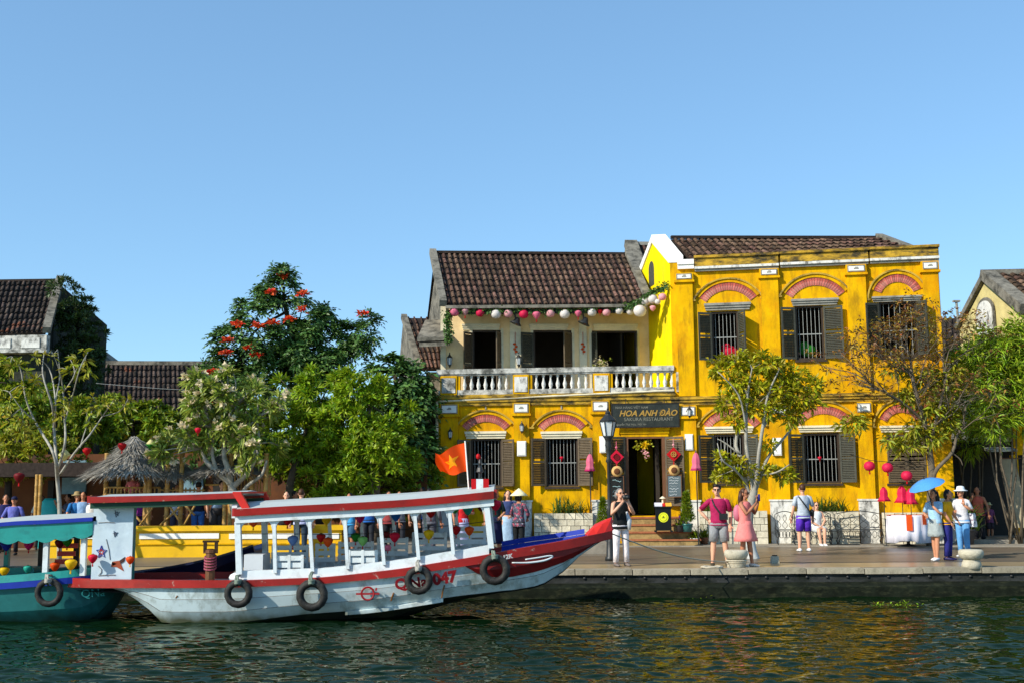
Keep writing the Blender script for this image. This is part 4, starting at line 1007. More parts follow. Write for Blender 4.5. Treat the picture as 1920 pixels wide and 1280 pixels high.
M['bark'] = mat('grey_brown_bark', (0.13, 0.105, 0.075), 0.9, 0.3, 8, 0.4, 30, 0.1)
M['bark_dark'] = mat('dark_bark', (0.045, 0.036, 0.028), 0.9, 0.3, 8, 0.4, 30, 0.1)
M['limewash'] = mat('limewashed_bark', (0.50, 0.52, 0.50), 0.85, 0.2, 8, 0.2, 30, 0.1, stain=(0.2, 0.18, 0.14), stain_amt=0.6, stain_scale=6)
def norm(a): return a / np.maximum(np.linalg.norm(a, axis=-1, keepdims=True), 1e-9)
DENS = 2.1
class Leaves:
    def __init__(self, seed): self.V = []; self.r = np.random.RandomState(seed)
    def add(self, P, D, L, Wd, fold=0.25, droop=0.0, face=None):
        N = len(P); r = self.r; D = norm(D)
        up = norm((np.array([0, 0, 1.0]) if face is None else face + np.array([0, -0.1, 0.45])) + r.normal(0, 0.4, (N, 3)))
        S = norm(np.cross(D, up)); U = np.cross(S, D)
        L = np.broadcast_to(L, (N,))[:, None]; Wd = np.broadcast_to(Wd, (N,))[:, None]
        z = np.array([0, 0, 1.0])
        mid = P + D * L * 0.45 - z * (droop * L * 0.2)
        tip = P + D * L - z * (droop * L)
        a = mid + S * Wd * 0.5 + U * Wd * fold; b = mid - S * Wd * 0.5 + U * Wd * fold
        self.V.append(np.stack([P, a, tip, b], 1))
    def whorl(self, C, axis, n, L, Wd, spread=0.9, droop=0.25, jit=0.3, off=0.04):
        """n leaves radiating from each clump centre about its axis"""
        r = self.r; K = len(C)
        A = norm(axis); t1 = norm(np.cross(A, np.array([0.3, 0.5, 0.81]))); t2 = np.cross(A, t1)
        th = r.uniform(0, 2 * PI, (K, n)); el = r.normal(spread, 0.35, (K, n))
        D = A[:, None, :] * np.cos(el)[..., None] + (t1[:, None, :] * np.cos(th)[..., None] + t2[:, None, :] * np.sin(th)[..., None]) * np.sin(el)[..., None]
        P = C[:, None, :] + D * off + A[:, None, :] * (r.uniform(-1, 0.3, (K, n)) * L * 0.5)[..., None]
        self.add(P.reshape(-1, 3), D.reshape(-1, 3), (L * r.uniform(1 - jit, 1 + jit, K * n)), (Wd * r.uniform(0.75, 1.2, K * n)), droop=droop, face=np.repeat(A, n, 0))
    def frond(self, C, axis, nf, Lf, pairs, L, Wd):
        """pinnate fronds: leaflet pairs along drooping stalks"""
        r = self.r; K = len(C); A = norm(axis); t1 = norm(np.cross(A, np.array([0.3, 0.5, 0.81]))); t2 = np.cross(A, t1)
        for f in range(nf):
            th = r.uniform(0, 2 * PI, K); el = r.uniform(0.5, 1.3, K)
            D = norm(A * np.cos(el)[:, None] + (t1 * np.cos(th)[:, None] + t2 * np.sin(th)[:, None]) * np.sin(el)[:, None])
            S = norm(np.cross(D, np.array([0, 0, 1.0]) + r.normal(0, .15, (K, 3)))); Lk = Lf * r.uniform(0.7, 1.2, K)
            for k in range(pairs + 1):
                t = (k + 0.6) / (pairs + 0.6)
                p = C + D * (Lk * t)[:, None] - np.array([0, 0, 1.0]) * (Lk * 0.35 * t * t)[:, None]
                dd = D - np.array([0, 0, 1.0]) * 0.6 * t
                for sg in ((1, -1) if k < pairs else (0,)):
                    self.add(p, S * sg + dd * (0.55 if sg else 1) + r.normal(0, 0.12, (K, 3)), L * (1.05 - 0.35 * abs(t - 0.5)), Wd, 0.2, 0.15, A)
    def obj(self, name, m, parent):
        V = np.concatenate(self.V); N = len(V); o = np.array(parent.location) if parent is not None else 0
        V = V.reshape(-1, 3) - o
        b = np.arange(N)[:, None] * 4
        Fc = np.concatenate([b + np.array([0, 1, 2]), b + np.array([0, 2, 3])], 1).reshape(-1)
        return link(name, np_mesh(name, V, Fc, 3, m), parent)
def ellips(ells, Yd):
    out = []
    for e in ells:
        px, py, rx, rz = e[:4]; Y = Yd + (e[4] if len(e) > 4 else 0)
        c = W(px, py, Y); s = Y / F
        out.append((np.array(c), np.array([rx * s, (rx + rz) * 0.5 * s * 0.9, rz * s])))
    return out
def scatter(E, n_per_area, r, lo=0.5):
    C = []; A = []
    for c, rad in E:
        n = max(3, int(n_per_area * DENS * (rad[0] * rad[2] * rad[1]) ** (2 / 3)))
        d = norm(r.normal(0, 1, (n, 3))); q = r.uniform(lo ** 2, 1, n) ** 0.5 * r.uniform(0.85, 1.12, n)
        C.append(c + d * rad * q[:, None]); A.append(norm(d / rad * rad.mean() + np.array([0, 0, 0.55])))
    return np.concatenate(C), np.concatenate(A)
def macro(E, per_area, r, rm, sub, lo=0.55, upb=0.5):
    """bushy clumps: bunches of whorls on the outer half of small spheres"""
    C0, A0 = scatter(E, per_area / DENS, r, lo); C = []; A = []
    for c, a in zip(C0, A0):
        d = norm(r.normal(0, 0.75, (sub, 3)) + a + np.array([0, 0, upb])); q = rm * r.uniform(0.55, 1.3)
        C.append(c + d * q * r.uniform(0.7, 1.05, (sub, 1))); A.append(d)
    return np.concatenate(C), np.concatenate(A)
def limb(mb, p, q, r0, r1, sagv=0.12, seg=6, n=5, rr=None):
    p, q = Vector(p), Vector(q); d = q - p; L = d.length; rr = rr or rng
    off = Vector((rr.uniform(-1, 1), rr.uniform(-1, 1), rr.uniform(0.2, 1))) * L * sagv
    pts = [p + d * (k / n) + off * math.sin(PI * k / n) + Vector((rr.uniform(-1, 1), rr.uniform(-1, 1), 0)) * (L * 0.012 if 0 < k < n else 0) for k in range(n + 1)]
    mb.tube(pts, [r0 + (r1 - r0) * k / n for k in range(n + 1)], seg); return pts
def path(mb, pts, radii, seg=8):
    """smooth tube through pixel-derived points"""
    P = [Vector(p) for p in pts]; out = []; rr = []
    for i in range(len(P) - 1):
        a, b_, c, d = P[max(0, i - 1)], P[i], P[i + 1], P[min(len(P) - 1, i + 2)]
        for k in range(4):
            t = k / 4
            out.append(0.5 * ((2 * b_) + (c - a) * t + (2 * a - 5 * b_ + 4 * c - d) * t * t + (3 * b_ - a - 3 * c + d) * t ** 3)); rr.append(radii[i] + (radii[i + 1] - radii[i]) * t)
    out.append(P[-1]); rr.append(radii[-1]); mb.tube(out, rr, seg); return out
def tree(name, label, base, cat='tree', group=None):
    return empty(name, base, 0, label, cat, group)
def build_tree(t, E, C, mt, trunk_pts, trunk_r, n_twig=60, twig_r=0.018, limb_r=0.06, seed=1):
    o = t.location; b = MB(); rr = random.Random(seed)
    pts = path(b, [Vector(p) - o for p in trunk_pts], trunk_r)
    top = pts[-1]; ends = []
    for c, rad in E:
        e = Vector(c) - o; s = min(pts[len(pts) // 2:], key=lambda p: (p - e).length - 0.4 * p.z)
        lp = limb(b, s, e, min(limb_r, trunk_r[-1]), limb_r * 0.35, 0.1, 6, 6, rr); ends.append(lp)
    for k in rr.sample(range(len(C)), min(n_twig, len(C))):
        q = Vector(C[k]) - o; lp = min(ends, key=lambda L_: min((p - q).length for p in L_)); s = min(lp[2:], key=lambda p: (p - q).length)
        limb(b, s, q, twig_r, twig_r * 0.4, 0.08, 4, 3, rr)
    return b.obj('trunk', mt, t, True)
# --- African tulip tree with scarlet flower heads
Yt = 36.0
base = G(585, 1000, 0); base = Vector((W(585, 900, Yt).x, Yt, 0.0))
t = tree('flowering_tree', 'tall dark green tree topped with scarlet flower heads behind the boats', base)
E = ellips([(532, 560, 34, 34), (500, 590, 52, 34), (562, 600, 55, 42), (520, 640, 85, 42), (450, 655, 42, 50), (585, 665, 60, 45), (470, 705, 70, 45), (560, 715, 75, 45), (665, 615, 36, 22), (668, 640, 34, 24), (690, 668, 34, 16), (420, 700, 28, 40), (625, 690, 40, 30), (527, 532, 15, 20)], Yt)
r = np.random.RandomState(11); C, A = macro(E, 13.5, r, 0.32, 7, 0.35)
lv = Leaves(12); lv.frond(C, A, 5, 0.42, 4, 0.17, 0.075); lv.obj('crown', M['leaf_dark'], t)
build_tree(t, E, C, M['bark_dark'], [base, W(585, 860, Yt), W(580, 780, Yt), W(570, 700, Yt), W(545, 620, Yt), W(532, 560, Yt)], [0.24, 0.20, 0.18, 0.15, 0.10, 0.05], 90, 0.02, 0.07, 3)
for (px, py) in ((530, 517), (508, 547), (567, 551), (565, 581), (542, 598), (510, 605), (483, 611), (444, 608), (426, 638), (423, 661), (468, 652), (480, 663), (680, 588), (402, 695), (387, 699), (399, 727), (405, 755)):
    near = 1.35 if py > 600 else (0.95 if py > 540 else 0.45)
    if px in (680,): near = 0.55
    fl = Leaves(px); c = np.array(W(px, py, Yt - near)); fl.whorl(np.array([c, c + [0.10, 0, -0.02], c + [-0.09, 0.05, 0]]), np.array([[0, -0.4, 0.8]] * 3), 12, 0.15, 0.105, 1.1, 0.1, 0.3, 0.03)
    fl.obj('flower_head', M['petal_red'], t)
# --- dark tree against the restaurant's left flank
Yt = 35.3; base = Vector((W(760, 900, Yt).x, Yt, 0))
t = tree('shaded_tree', 'dark shaded tree standing against the left side of the restaurant', base)
E = ellips([(735, 700, 38, 30), (770, 745, 38, 50), (725, 770, 45, 55), (772, 830, 36, 65), (720, 850, 50, 60), (770, 900, 38, 40), (788, 760, 22, 40), (792, 850, 20, 60), (780, 700, 20, 24)], Yt)
r = np.random.RandomState(21); C, A = scatter(E, 40, r, 0.4)
lv = Leaves(22); lv.frond(C, A, 5, 0.45, 3, 0.22, 0.11); lv.obj('crown', M['leaf_dark'], t)
build_tree(t, E, C, M['bark_dark'], [base, W(755, 860, Yt), W(750, 760, Yt), W(740, 705, Yt)], [0.2, 0.16, 0.12, 0.05], 40, 0.02, 0.06, 4)
# --- bright green mango trees
Yt = 32.2; base = Vector((W(705, 900, Yt).x, Yt, 0.2))
t = tree('mango_tree', 'broad fresh green leafy tree in front of the dark tree by the restaurant', base)
E = ellips([(680, 730, 48, 36), (720, 775, 48, 48), (650, 775, 55, 48), (690, 830, 70, 55), (735, 845, 40, 50), (640, 850, 50, 50), (700, 890, 75, 36), (625, 895, 45, 36)], Yt)
r = np.random.RandomState(31); C, A = macro(E, 26, r, 0.34, 11, 0.45)
lv = Leaves(32); lv.whorl(C, A, 13, 0.20, 0.064, 0.85, 0.12, 0.35); lv.obj('crown', M['leaf_mango'], t)
build_tree(t, E, C, M['bark'], [base, W(703, 900, Yt), W(700, 840, Yt), W(690, 760, Yt)], [0.16, 0.14, 0.10, 0.05], 50, 0.018, 0.05, 5)
Yt = 32.8; base = Vector((W(547, 960, Yt).x, Yt, 0.2))
t = tree('mango_tree', 'bright green leafy tree with slanting grey trunk behind the white boat roof', base)
E = ellips([(560, 745, 52, 34), (610, 735, 50, 38), (540, 795, 55, 45), (600, 800, 60, 50), (580, 850, 45, 30), (520, 840, 35, 26)], Yt)
r = np.random.RandomState(41); C, A = macro(E, 26, r, 0.32, 11, 0.45)
lv = Leaves(42); lv.whorl(C, A, 13, 0.21, 0.062, 0.85, 0.12, 0.35); lv.obj('crown', M['leaf_mango'], t)
build_tree(t, E, C, M['bark'], [base, W(543, 925, Yt), W(548, 890, Yt), W(560, 850, Yt), W(575, 800, Yt)], [0.13, 0.12, 0.11, 0.09, 0.05], 50, 0.018, 0.05, 6)
# --- frangipani with cream flowers
Yt = 30.8; base = Vector((W(440, 950, Yt).x, Yt, 0.25))
t = tree('frangipani_tree', 'frangipani tree with cream flowers and bare grey forks beside the thatched roofs', base)
E = ellips([(440, 735, 55, 34), (395, 760, 50, 42), (480, 765, 42, 40), (420, 810, 55, 38), (350, 815, 40, 36), (480, 830, 40, 40), (335, 850, 32, 24), (372, 725, 24, 18)], Yt)
r = np.random.RandomState(51); C, A = macro(E, 24, r, 0.25, 6, 0.45)
lv = Leaves(52); lv.whorl(C, A, 11, 0.29, 0.078, 0.95, 0.15, 0.3); lv.obj('crown', M['leaf_frangi'], t)
fl = Leaves(53); k = r.choice(len(C), int(len(C) * 0.38), False); fl.whorl(C[k] + A[k] * 0.16, A[k], 9, 0.13, 0.11, 0.9, 0.0, 0.3, 0.02); fl.obj('blossom', M['petal_cream'], t)
b = MB(); o = t.location
for pts, rad in (([(440, 955), (436, 925), (432, 905), (408, 885), (385, 862), (378, 840)], [.13, .12, .10, .08, .06, .04]), ([(432, 908), (428, 880), (420, 850), (425, 800), (440, 750)], [.10, .085, .07, .05, .03]),
                 ([(436, 912), (455, 895), (475, 868), (485, 830), (480, 780)], [.09, .07, .06, .05, .03]), ([(408, 885), (398, 850), (400, 800), (395, 760)], [.06, .05, .04, .03]), ([(446, 940), (462, 912), (490, 890), (500, 862)], [.07, .05, .045, .03])):
    path(b, [W(x, y, Yt) - o for x, y in pts], rad)
for c in C[::3]: limb(b, Vector(min(((np.array(W(x, y, Yt))) for x, y in ((378, 840), (420, 850), (440, 760), (485, 830), (480, 785), (400, 800))), key=lambda p: np.linalg.norm(p - c))) - o, Vector(c) - o, 0.03, 0.012, 0.1, 5, 3)
b.obj('trunk', M['bark_pale'], t, True)
# --- young open tree on the far left with bare pale limbs
Yt = 28.6; base = Vector((W(114, 985, Yt).x, Yt, 0.0))
t = tree('young_tree', 'slender open tree with bare pale limbs and sparse yellow green leaves at far left', base)
b = MB(); o = t.location; tips = []; young = []
for pts, rad in (([(114, 1046), (112, 960), (108, 900), (106, 868)], [.10, .085, .075, .07]), ([(106, 872), (96, 840), (66, 790), (48, 745), (38, 690), (22, 668)], [.055, .05, .04, .03, .02, .012]),
                 ([(106, 870), (101, 800), (98, 760), (80, 700), (84, 655)], [.06, .05, .04, .03, .012]), ([(102, 800), (104, 750), (92, 690), (62, 668)], [.04, .03, .022, .012]),
                 ([(108, 880), (122, 830), (121, 780), (118, 730), (112, 690), (108, 655)], [.05, .045, .035, .03, .02, .012]), ([(121, 790), (135, 745), (150, 690), (165, 660)], [.035, .028, .02, .012]),
                 ([(112, 890), (140, 848), (168, 815), (192, 780), (212, 752)], [.05, .04, .032, .022, .012]), ([(150, 838), (162, 800), (172, 770)], [.03, .02, .012]), ([(118, 735), (140, 700), (128, 665)], [.03, .02, .012]),
                 ([(66, 790), (40, 765), (18, 735)], [.03, .02, .012]), ([(104, 750), (112, 700), (98, 660)], [.03, .02, .01]), ([(192, 780), (225, 770), (240, 748)], [.02, .016, .01])):
    path(b, [W(x, y, Yt + 0.6 * math.sin(x * 0.7)) - o if (x, y) not in ((114, 1046),) else Vector((0, 0, 0)) for x, y in pts], [q * .68 for q in rad], 6); young.append([W(x, y, Yt + 0.6 * math.sin(x * 0.7)) for x, y in pts[1:]]); x, y = pts[-1]; tips.append(W(x, y, Yt + 0.6 * math.sin(x * .7)))
lv = Leaves(62); r = np.random.RandomState(61)
E = ellips([(25, 685, 30, 24), (85, 665, 24, 14), (160, 665, 24, 18), (150, 700, 40, 20), (200, 755, 34, 20), (60, 720, 34, 24), (125, 745, 26, 24), (20, 745, 30, 26), (172, 775, 24, 20), (235, 755, 18, 16), (35, 790, 34, 30), (110, 770, 22, 20)], Yt)
C, A = scatter(E, 28, r, 0.2); lv.whorl(C, A, 9, 0.21, 0.07, 1.0, 0.3, 0.35); lv.obj('crown', M['leaf_young'], t)
for c in C[::3]: limb(b, min((p for q in young for p in q), key=lambda p: (p - Vector(c)).length) - o, Vector(c) - o, 0.014, 0.006, 0.1, 4, 3)
b.obj('trunk', M['bark_pale'], t, True)
# --- hedge-like background trees on the left
for (lab, ells, Yt, sd, mm, L, Wd) in (
    ('rounded green tree behind the leftmost thatched roof', [(250, 790, 60, 36), (300, 800, 55, 36), (210, 800, 50, 36), (270, 830, 90, 30), (330, 810, 40, 30)], 37.5, 71, 'leaf_hedge', 0.22, 0.09),
    ('leafy green tree below the far left balcony', [(20, 720, 50, 45), (60, 760, 60, 50), (10, 790, 50, 50), (150, 800, 45, 50), (180, 780, 40, 30)], 36.8, 72, 'leaf_hedge', 0.24, 0.10),
    ('dark understorey bush under the bright green trees', [(600, 900, 60, 34), (660, 915, 60, 34), (740, 915, 50, 40), (790, 890, 24, 60), (560, 880, 40, 30), (500, 890, 40, 26)], 33.6, 75, 'leaf_hedge', 0.22, 0.09),
    ('dark leafy tree between the low sooty roof and the red flowering tree', [(470, 820, 60, 60), (560, 850, 60, 60), (400, 850, 60, 40), (650, 840, 60, 60)], 35.2, 76, 'leaf_dark', 0.24, 0.10),
    ('low yellow green shrub tree at the left edge behind the teal boat', [(20, 830, 40, 34), (70, 855, 45, 34), (15, 880, 40, 34), (100, 835, 40, 28), (130, 862, 30, 24)], 33.5, 73, 'leaf_young', 0.18, 0.075)):
    E = ellips(ells, Yt); base = Vector((E[0][0][0], Yt, 0)); t = tree('leafy_tree', lab, base)
    r = np.random.RandomState(sd); C, A = macro(E, 24, r, 0.34, 9, 0.4); lv = Leaves(sd + 1); lv.whorl(C, A, 11, L * .85, Wd * .9, 0.9, 0.2, 0.35); lv.obj('crown', M[mm], t)
    build_tree(t, E, C, M['bark_dark'], [base, Vector((E[0][0][0], Yt, E[0][0][2] * 0.5)), Vector(E[0][0])], [0.16, 0.12, 0.05], 30, 0.018, 0.05, sd)
# --- ivy-like tree on the far left gable
Yt = 41.0; base = Vector((W(150, 800, Yt).x, Yt, 0)); t = tree('creeper_tree', 'dark creeper growing over the gable of the far left house', base)
E = ellips([(124, 545, 20, 26, -1.2), (138, 585, 30, 44, -.6), (155, 615, 30, 50, -.3), (150, 655, 40, 48, -.5), (172, 650, 22, 36), (135, 705, 50, 44, -1), (178, 690, 18, 30)], Yt)
r = np.random.RandomState(81); C, A = macro(E, 44, r, 0.24, 8, 0.3); lv = Leaves(82); lv.whorl(C, A, 9, 0.16, 0.055, 0.85, 0.05, 0.4); lv.obj('crown', M['leaf_ivy'], t)
build_tree(t, E, C, M['bark_dark'], [base, W(150, 700, Yt), W(145, 620, Yt), W(130, 555, Yt)], [0.15, 0.1, 0.07, 0.03], 60, 0.014, 0.04, 8)
# --- street tree with lime-coloured leaves in front of the corner house
base = G(1411, 1046, 0.0); Yt = base.y
t = tree('street_tree', 'slender pale barked street tree with lime leaves in front of the corner house', base)
b = MB(); o = t.location
def TP(pts): return [W(x, y, Yt + dy) - o for x, y, dy in pts]
lw = MB(); path(lw, [Vector((0.02, 0, -0.03)), W(1409, 1030, Yt) - o, W(1405, 1000, Yt) - o, W(1404, 985, Yt) - o], [.165, .125, .108, .105], 10); lw.obj('limewash', M['limewash'], t, True)
path(b, [W(1404, 985, Yt) - o, W(1406, 955, Yt) - o, W(1412, 928, Yt) - o, W(1414, 918, Yt) - o], [.104, .10, .10, .09], 10)
stems = [([(1408, 945, 0), (1398, 900, .1), (1393, 865, .2), (1380, 835, .3), (1384, 790, .3), (1372, 740, .2), (1366, 690, .2)], [.06, .055, .05, .045, .04, .03, .012]),
         ([(1412, 925, 0), (1408, 880, 0), (1400, 840, -.1), (1399, 790, -.2), (1402, 740, -.2), (1410, 690, -.3)], [.06, .05, .045, .04, .03, .012]),
         ([(1414, 925, 0), (1420, 880, -.1), (1424, 840, -.2), (1432, 790, -.2), (1440, 740, -.3), (1462, 690, -.3)], [.06, .05, .045, .04, .03, .012]),
         ([(1416, 920, 0), (1430, 880, .1), (1444, 850, .3), (1470, 820, .5), (1500, 780, .6), (1528, 730, .6)], [.05, .045, .04, .03, .025, .012]),
         ([(1400, 905, 0), (1378, 880, -.3), (1355, 862, -.5), (1345, 830, -.5)], [.035, .025, .02, .01]), ([(1425, 890, 0), (1455, 885, -.3), (1480, 870, -.5)], [.03, .02, .01]), ([(1386, 850, .2), (1360, 830, .2), (1345, 822, .2)], [.025, .018, .01]),
         ([(1432, 800, -.2), (1450, 770, -.1), (1490, 720, 0)], [.03, .022, .01]), ([(1399, 800, -.2), (1385, 740, -.4), (1350, 700, -.5)], [.03, .02, .01])]
for pts, rad in stems: path(b, TP(pts), rad, 7)
E = ellips([(1350, 690, 26, 20), (1385, 680, 34, 22), (1435, 680, 40, 24), (1475, 700, 34, 24), (1400, 715, 50, 24), (1460, 735, 44, 28), (1510, 745, 32, 26), (1525, 720, 20, 18), (1430, 765, 44, 22), (1375, 752, 34, 18), (1490, 775, 26, 18), (1380, 790, 20, 14),
            (1360, 885, 24, 16), (1385, 872, 26, 14), (1352, 858, 20, 14), (1462, 890, 28, 14), (1480, 885, 14, 12), (1435, 880, 22, 12), (1395, 895, 26, 10), (1440, 830, 14, 10)], Yt)
r = np.random.RandomState(91); C, A = scatter(E, 125, r, 0.2)
for c in C[::9]: limb(b, min((Vector(W(x, y, Yt + dy)) for pts, _ in stems for x, y, dy in pts[1:]), key=lambda p: (p - Vector(c)).length) - o, Vector(c) - o, 0.012, 0.006, 0.08, 4, 3)
b.obj('trunk', M['bark_pale'], t, True)
lv = Leaves(92); lv.whorl(C, A, 11, 0.17, 0.066, 0.95, 0.18, 0.35); lv.obj('crown', M['leaf_front'], t)
# --- half bare tree in front of the right end of the corner house
Yt = 32.2; base = Vector((W(1745, 1000, Yt).x, Yt, 0.0))
t = tree('bare_twig_tree', 'tree of tangled bare twigs and russet leaves at the right end of the corner house', base)
b = MB(); o = t.location; rr = random.Random(5)
main = [([(1745, 960, 0), (1746, 915, 0), (1747, 880, 0), (1740, 830, 0), (1733, 790, -.1), (1716, 730, -.2), (1708, 690, -.2)], [.12, .11, .10, .09, .08, .06, .05]), ([(1748, 905, 0), (1756, 880, -.1), (1785, 848, -.2), (1795, 815, -.2), (1812, 790, -.2)], [.07, .06, .05, .035, .02]),
        ([(1742, 850, 0), (1752, 800, -.2), (1765, 750, -.3), (1775, 700, -.4)], [.06, .05, .04, .02]), ([(1733, 790, -.1), (1700, 760, -.3), (1660, 735, -.4), (1610, 722, -.5)], [.04, .03, .02, .01]), ([(1785, 848, -.2), (1800, 860, -.2), (1805, 872, -.2)], [.02, .015, .01])]
path(b, [Vector((0, 0, -0.05))] + TP(main[0][0]), [.15] + main[0][1], 8)
for pts, rad in main[1:]: path(b, TP(pts), rad, 7)
tw = MB(); tipsC = []
def grow(p, d, L, rad, depth):
    n = 3; pts = [p]; cur = d.copy()
    for k in range(n):
        cur = (cur + Vector((rr.uniform(-.35, .35), rr.uniform(-.3, .3), rr.uniform(-.18, .25)))).normalized(); pts.append(pts[-1] + cur * (L / n))
    tw.tube(pts, [rad * (1 - 0.5 * k / n) for k in range(n + 1)], 3 if depth < 3 else 4)
    if depth == 0: tipsC.append(pts[-1]); return
    for k in range(rr.choice((2, 3, 3))):
        q = pts[rr.choice((1, 2, 3, 3))]; nd = (cur + Vector((rr.uniform(-1, 1), rr.uniform(-.7, .7), rr.uniform(-.5, .7)))).normalized()
        grow(q, nd, L * rr.uniform(0.55, 0.8), rad * 0.55, depth - 1)
for (px, py, dx, dz) in ((1712, 710, -.5, .8), (1708, 692, .1, 1), (1716, 725, .6, .8), (1700, 758, -.8, .4), (1660, 735, -.8, .5), (1770, 720, .3, .8), (1775, 700, .5, .6), (1710, 700, -.8, .5), (1750, 800, .6, .7), (1712, 705, -.3, 1), (1720, 735, .8, .5), (1735, 790, -.7, .5), (1795, 815, .6, .6), (1640, 730, -.7, .7)):
    for _q in range(2): grow(W(px, py, Yt - .2) - o, Vector((dx, rr.uniform(-.3, .3), dz)).normalized(), 0.95, 0.026, 4)
b.obj('trunk', M['bark'], t, True); tw.obj('twigs', M['bark'], t, True)
r = np.random.RandomState(101); T_a = np.array([list(p) for p in tipsC]) + np.array(o); k = r.choice(len(T_a), min(len(T_a), 620), False)
lv = Leaves(102); lv.whorl(T_a[k], np.array([[0, 0, 1.0]] * len(k)) + r.normal(0, .4, (len(k), 3)), 4, 0.14, 0.055, 1.1, 0.5, 0.4); lv.obj('russet_leaves', M['leaf_russet'], t)
E = ellips([(1735, 710, 30, 22), (1770, 720, 34, 26), (1700, 745, 26, 16), (1755, 765, 40, 26), (1715, 800, 26, 16), (1745, 815, 36, 22), (1680, 690, 24, 10), (1700, 835, 32, 14), (1670, 825, 24, 12), (1600, 790, 30, 16), (1780, 790, 24, 26), (1790, 690, 18, 24)], Yt)
C, A = scatter(E, 100, r, 0.2); lv = Leaves(103); lv.whorl(C, A, 8, 0.23, 0.066, 1.1, 0.4, 0.35); lv.obj('crown', M['leaf_young'], t)
# --- bamboo mass at the right edge
Yt = 33.5
for (lab, ells, Yt, sd) in (('feathery bamboo clump at the right edge in front of the gabled house', [(1880, 640, 46, 34), (1915, 620, 40, 30), (1840, 660, 40, 36), (1900, 690, 60, 50), (1850, 720, 50, 50), (1910, 770, 50, 50), (1860, 790, 46, 40), (1940, 700, 50, 80)], 32.6, 111),
                            ('darker bamboo clump filling the gap beside the corner house', [(1815, 690, 30, 60), (1822, 760, 34, 50), (1820, 820, 34, 30), (1835, 640, 22, 22)], 34.8, 113)):
    E = ellips(ells, Yt); base = Vector((E[3][0][0] if sd == 111 else E[1][0][0], Yt + 0.5, 0.0)); t = tree('bamboo_clump', lab, base, 'bamboo')
    r = np.random.RandomState(sd); C, A = scatter(E, 60, r, 0.3); lv = Leaves(sd + 1); lv.whorl(C, A + np.array([0.1, -0.2, 0.2]), 15, 0.30, 0.040, 0.95, 0.3, 0.35); lv.obj('crown', M['leaf_bamboo'], t)
    b = MB(); o = t.location
    for k in range(9 if sd == 111 else 5):
        e = E[k % len(E)][0]; limb(b, Vector((rng.uniform(-.3, .3), rng.uniform(-.2, .2), 0)), Vector(e) - o, 0.035, 0.012, 0.1, 5, 6)
    b.obj('culms', M['bark'], t, True)
# ================================================================== SMALL PLANTS
def strap_plant(t, c, n, L, Wd, m, seed, up=0.55, part='leaves'):
    """arching strap leaves in 3 segments"""
    r = np.random.RandomState(seed); V = []; Fs = []
    for k in range(n):
        th = r.uniform(0, 2 * PI); el = r.uniform(up, 1.45); l = L * r.uniform(.6, 1.15); d = np.array([math.cos(th) * math.cos(el), math.sin(th) * math.cos(el), math.sin(el)]); s = np.array([-math.sin(th), math.cos(th), 0]) * Wd * .5
        p = np.array(c) + r.uniform(-1, 1, 3) * np.array([.10, .08, 0]); b0 = len(V)
        for q in range(4):
            w = (0.7, 1.0, .75, .05)[q]; V += [p + s * w, p - s * w]; p = p + d * l / 3; d = d + np.array([0, 0, -0.42]); d /= np.linalg.norm(d)
        for q in range(3): Fs += [b0 + 2 * q, b0 + 2 * q + 1, b0 + 2 * q + 3, b0 + 2 * q + 2]
    return link(part, np_mesh(part, np.array(V), np.array(Fs), 4, m), t)
def pot_mesh(mb, r, h):
    return mb.lathe((0, 0, 0), [(r * .72, 0), (r * .95, h * .75), (r, h * .82), (r * 1.08, h * .86), (r * 1.08, h), (r * .92, h), (r * .88, h * .9)], 14)
def conifer(loc, label, h, rad, potcol, pr, ph, seed):
    t = empty('potted_conifer', loc, 0, label, 'potted plant', 'potted conifers by the entrance')
    pot_mesh(MB(), pr, ph).obj('pot', potcol, t, True)
    r = np.random.RandomState(seed); N = 420; tt = r.uniform(0, 1, N); th = r.uniform(0, 2 * PI, N); rr_ = rad * (1 - tt) ** 0.8 * r.uniform(.4, 1.05, N)
    C = np.stack([rr_ * np.cos(th), rr_ * np.sin(th), ph + 0.05 + tt * h], 1) + np.array(loc); lv = Leaves(seed); A = np.stack([np.cos(th), np.sin(th), np.full(N, 1.4)], 1)
    lv.whorl(C, A, 6, 0.09, 0.025, 0.7, 0, .3); lv.obj('foliage', M['leaf_hedge'], t)
    MB().tube([(0, 0, ph * .8), (0, 0, ph + h * .9)], [.02, .008], 5).obj('stem', M['bark_dark'], t)
def bush(name, loc, label, m, n, L, Wd, seed, cat='plant', group=None):
    t = empty(name, loc, 0, label, cat, group); return t
M['pot_teal'] = mat('teal_glazed_pot', (0.03, 0.16, 0.15), 0.3, 0.15, 6, spec=0.5); M['pot_dark'] = mat('dark_pot', (0.04, 0.035, 0.035), 0.5, 0.2, 6); M['pot_white'] = mat('white_pot', (0.6, 0.6, 0.58), 0.5, 0.1, 6); M['pot_clay'] = mat('clay_pot', (0.30, 0.12, 0.06), 0.8, 0.2, 6)
def steploc(px, py, d, z): s, _ = LG.loc(px, py, -d); p = LG.world(s, -d, z); return p
conifer(steploc(1288, 980, 1.42, 0.41), 'potted conifer in a teal pot on the step right of the door', 0.85, 0.20, M['pot_teal'], .17, .24, 201)
conifer(steploc(1131, 985, 1.0, 0.02), 'potted conifer in a white pot behind the street lamp', 1.05, 0.22, M['pot_white'], .18, .26, 202)
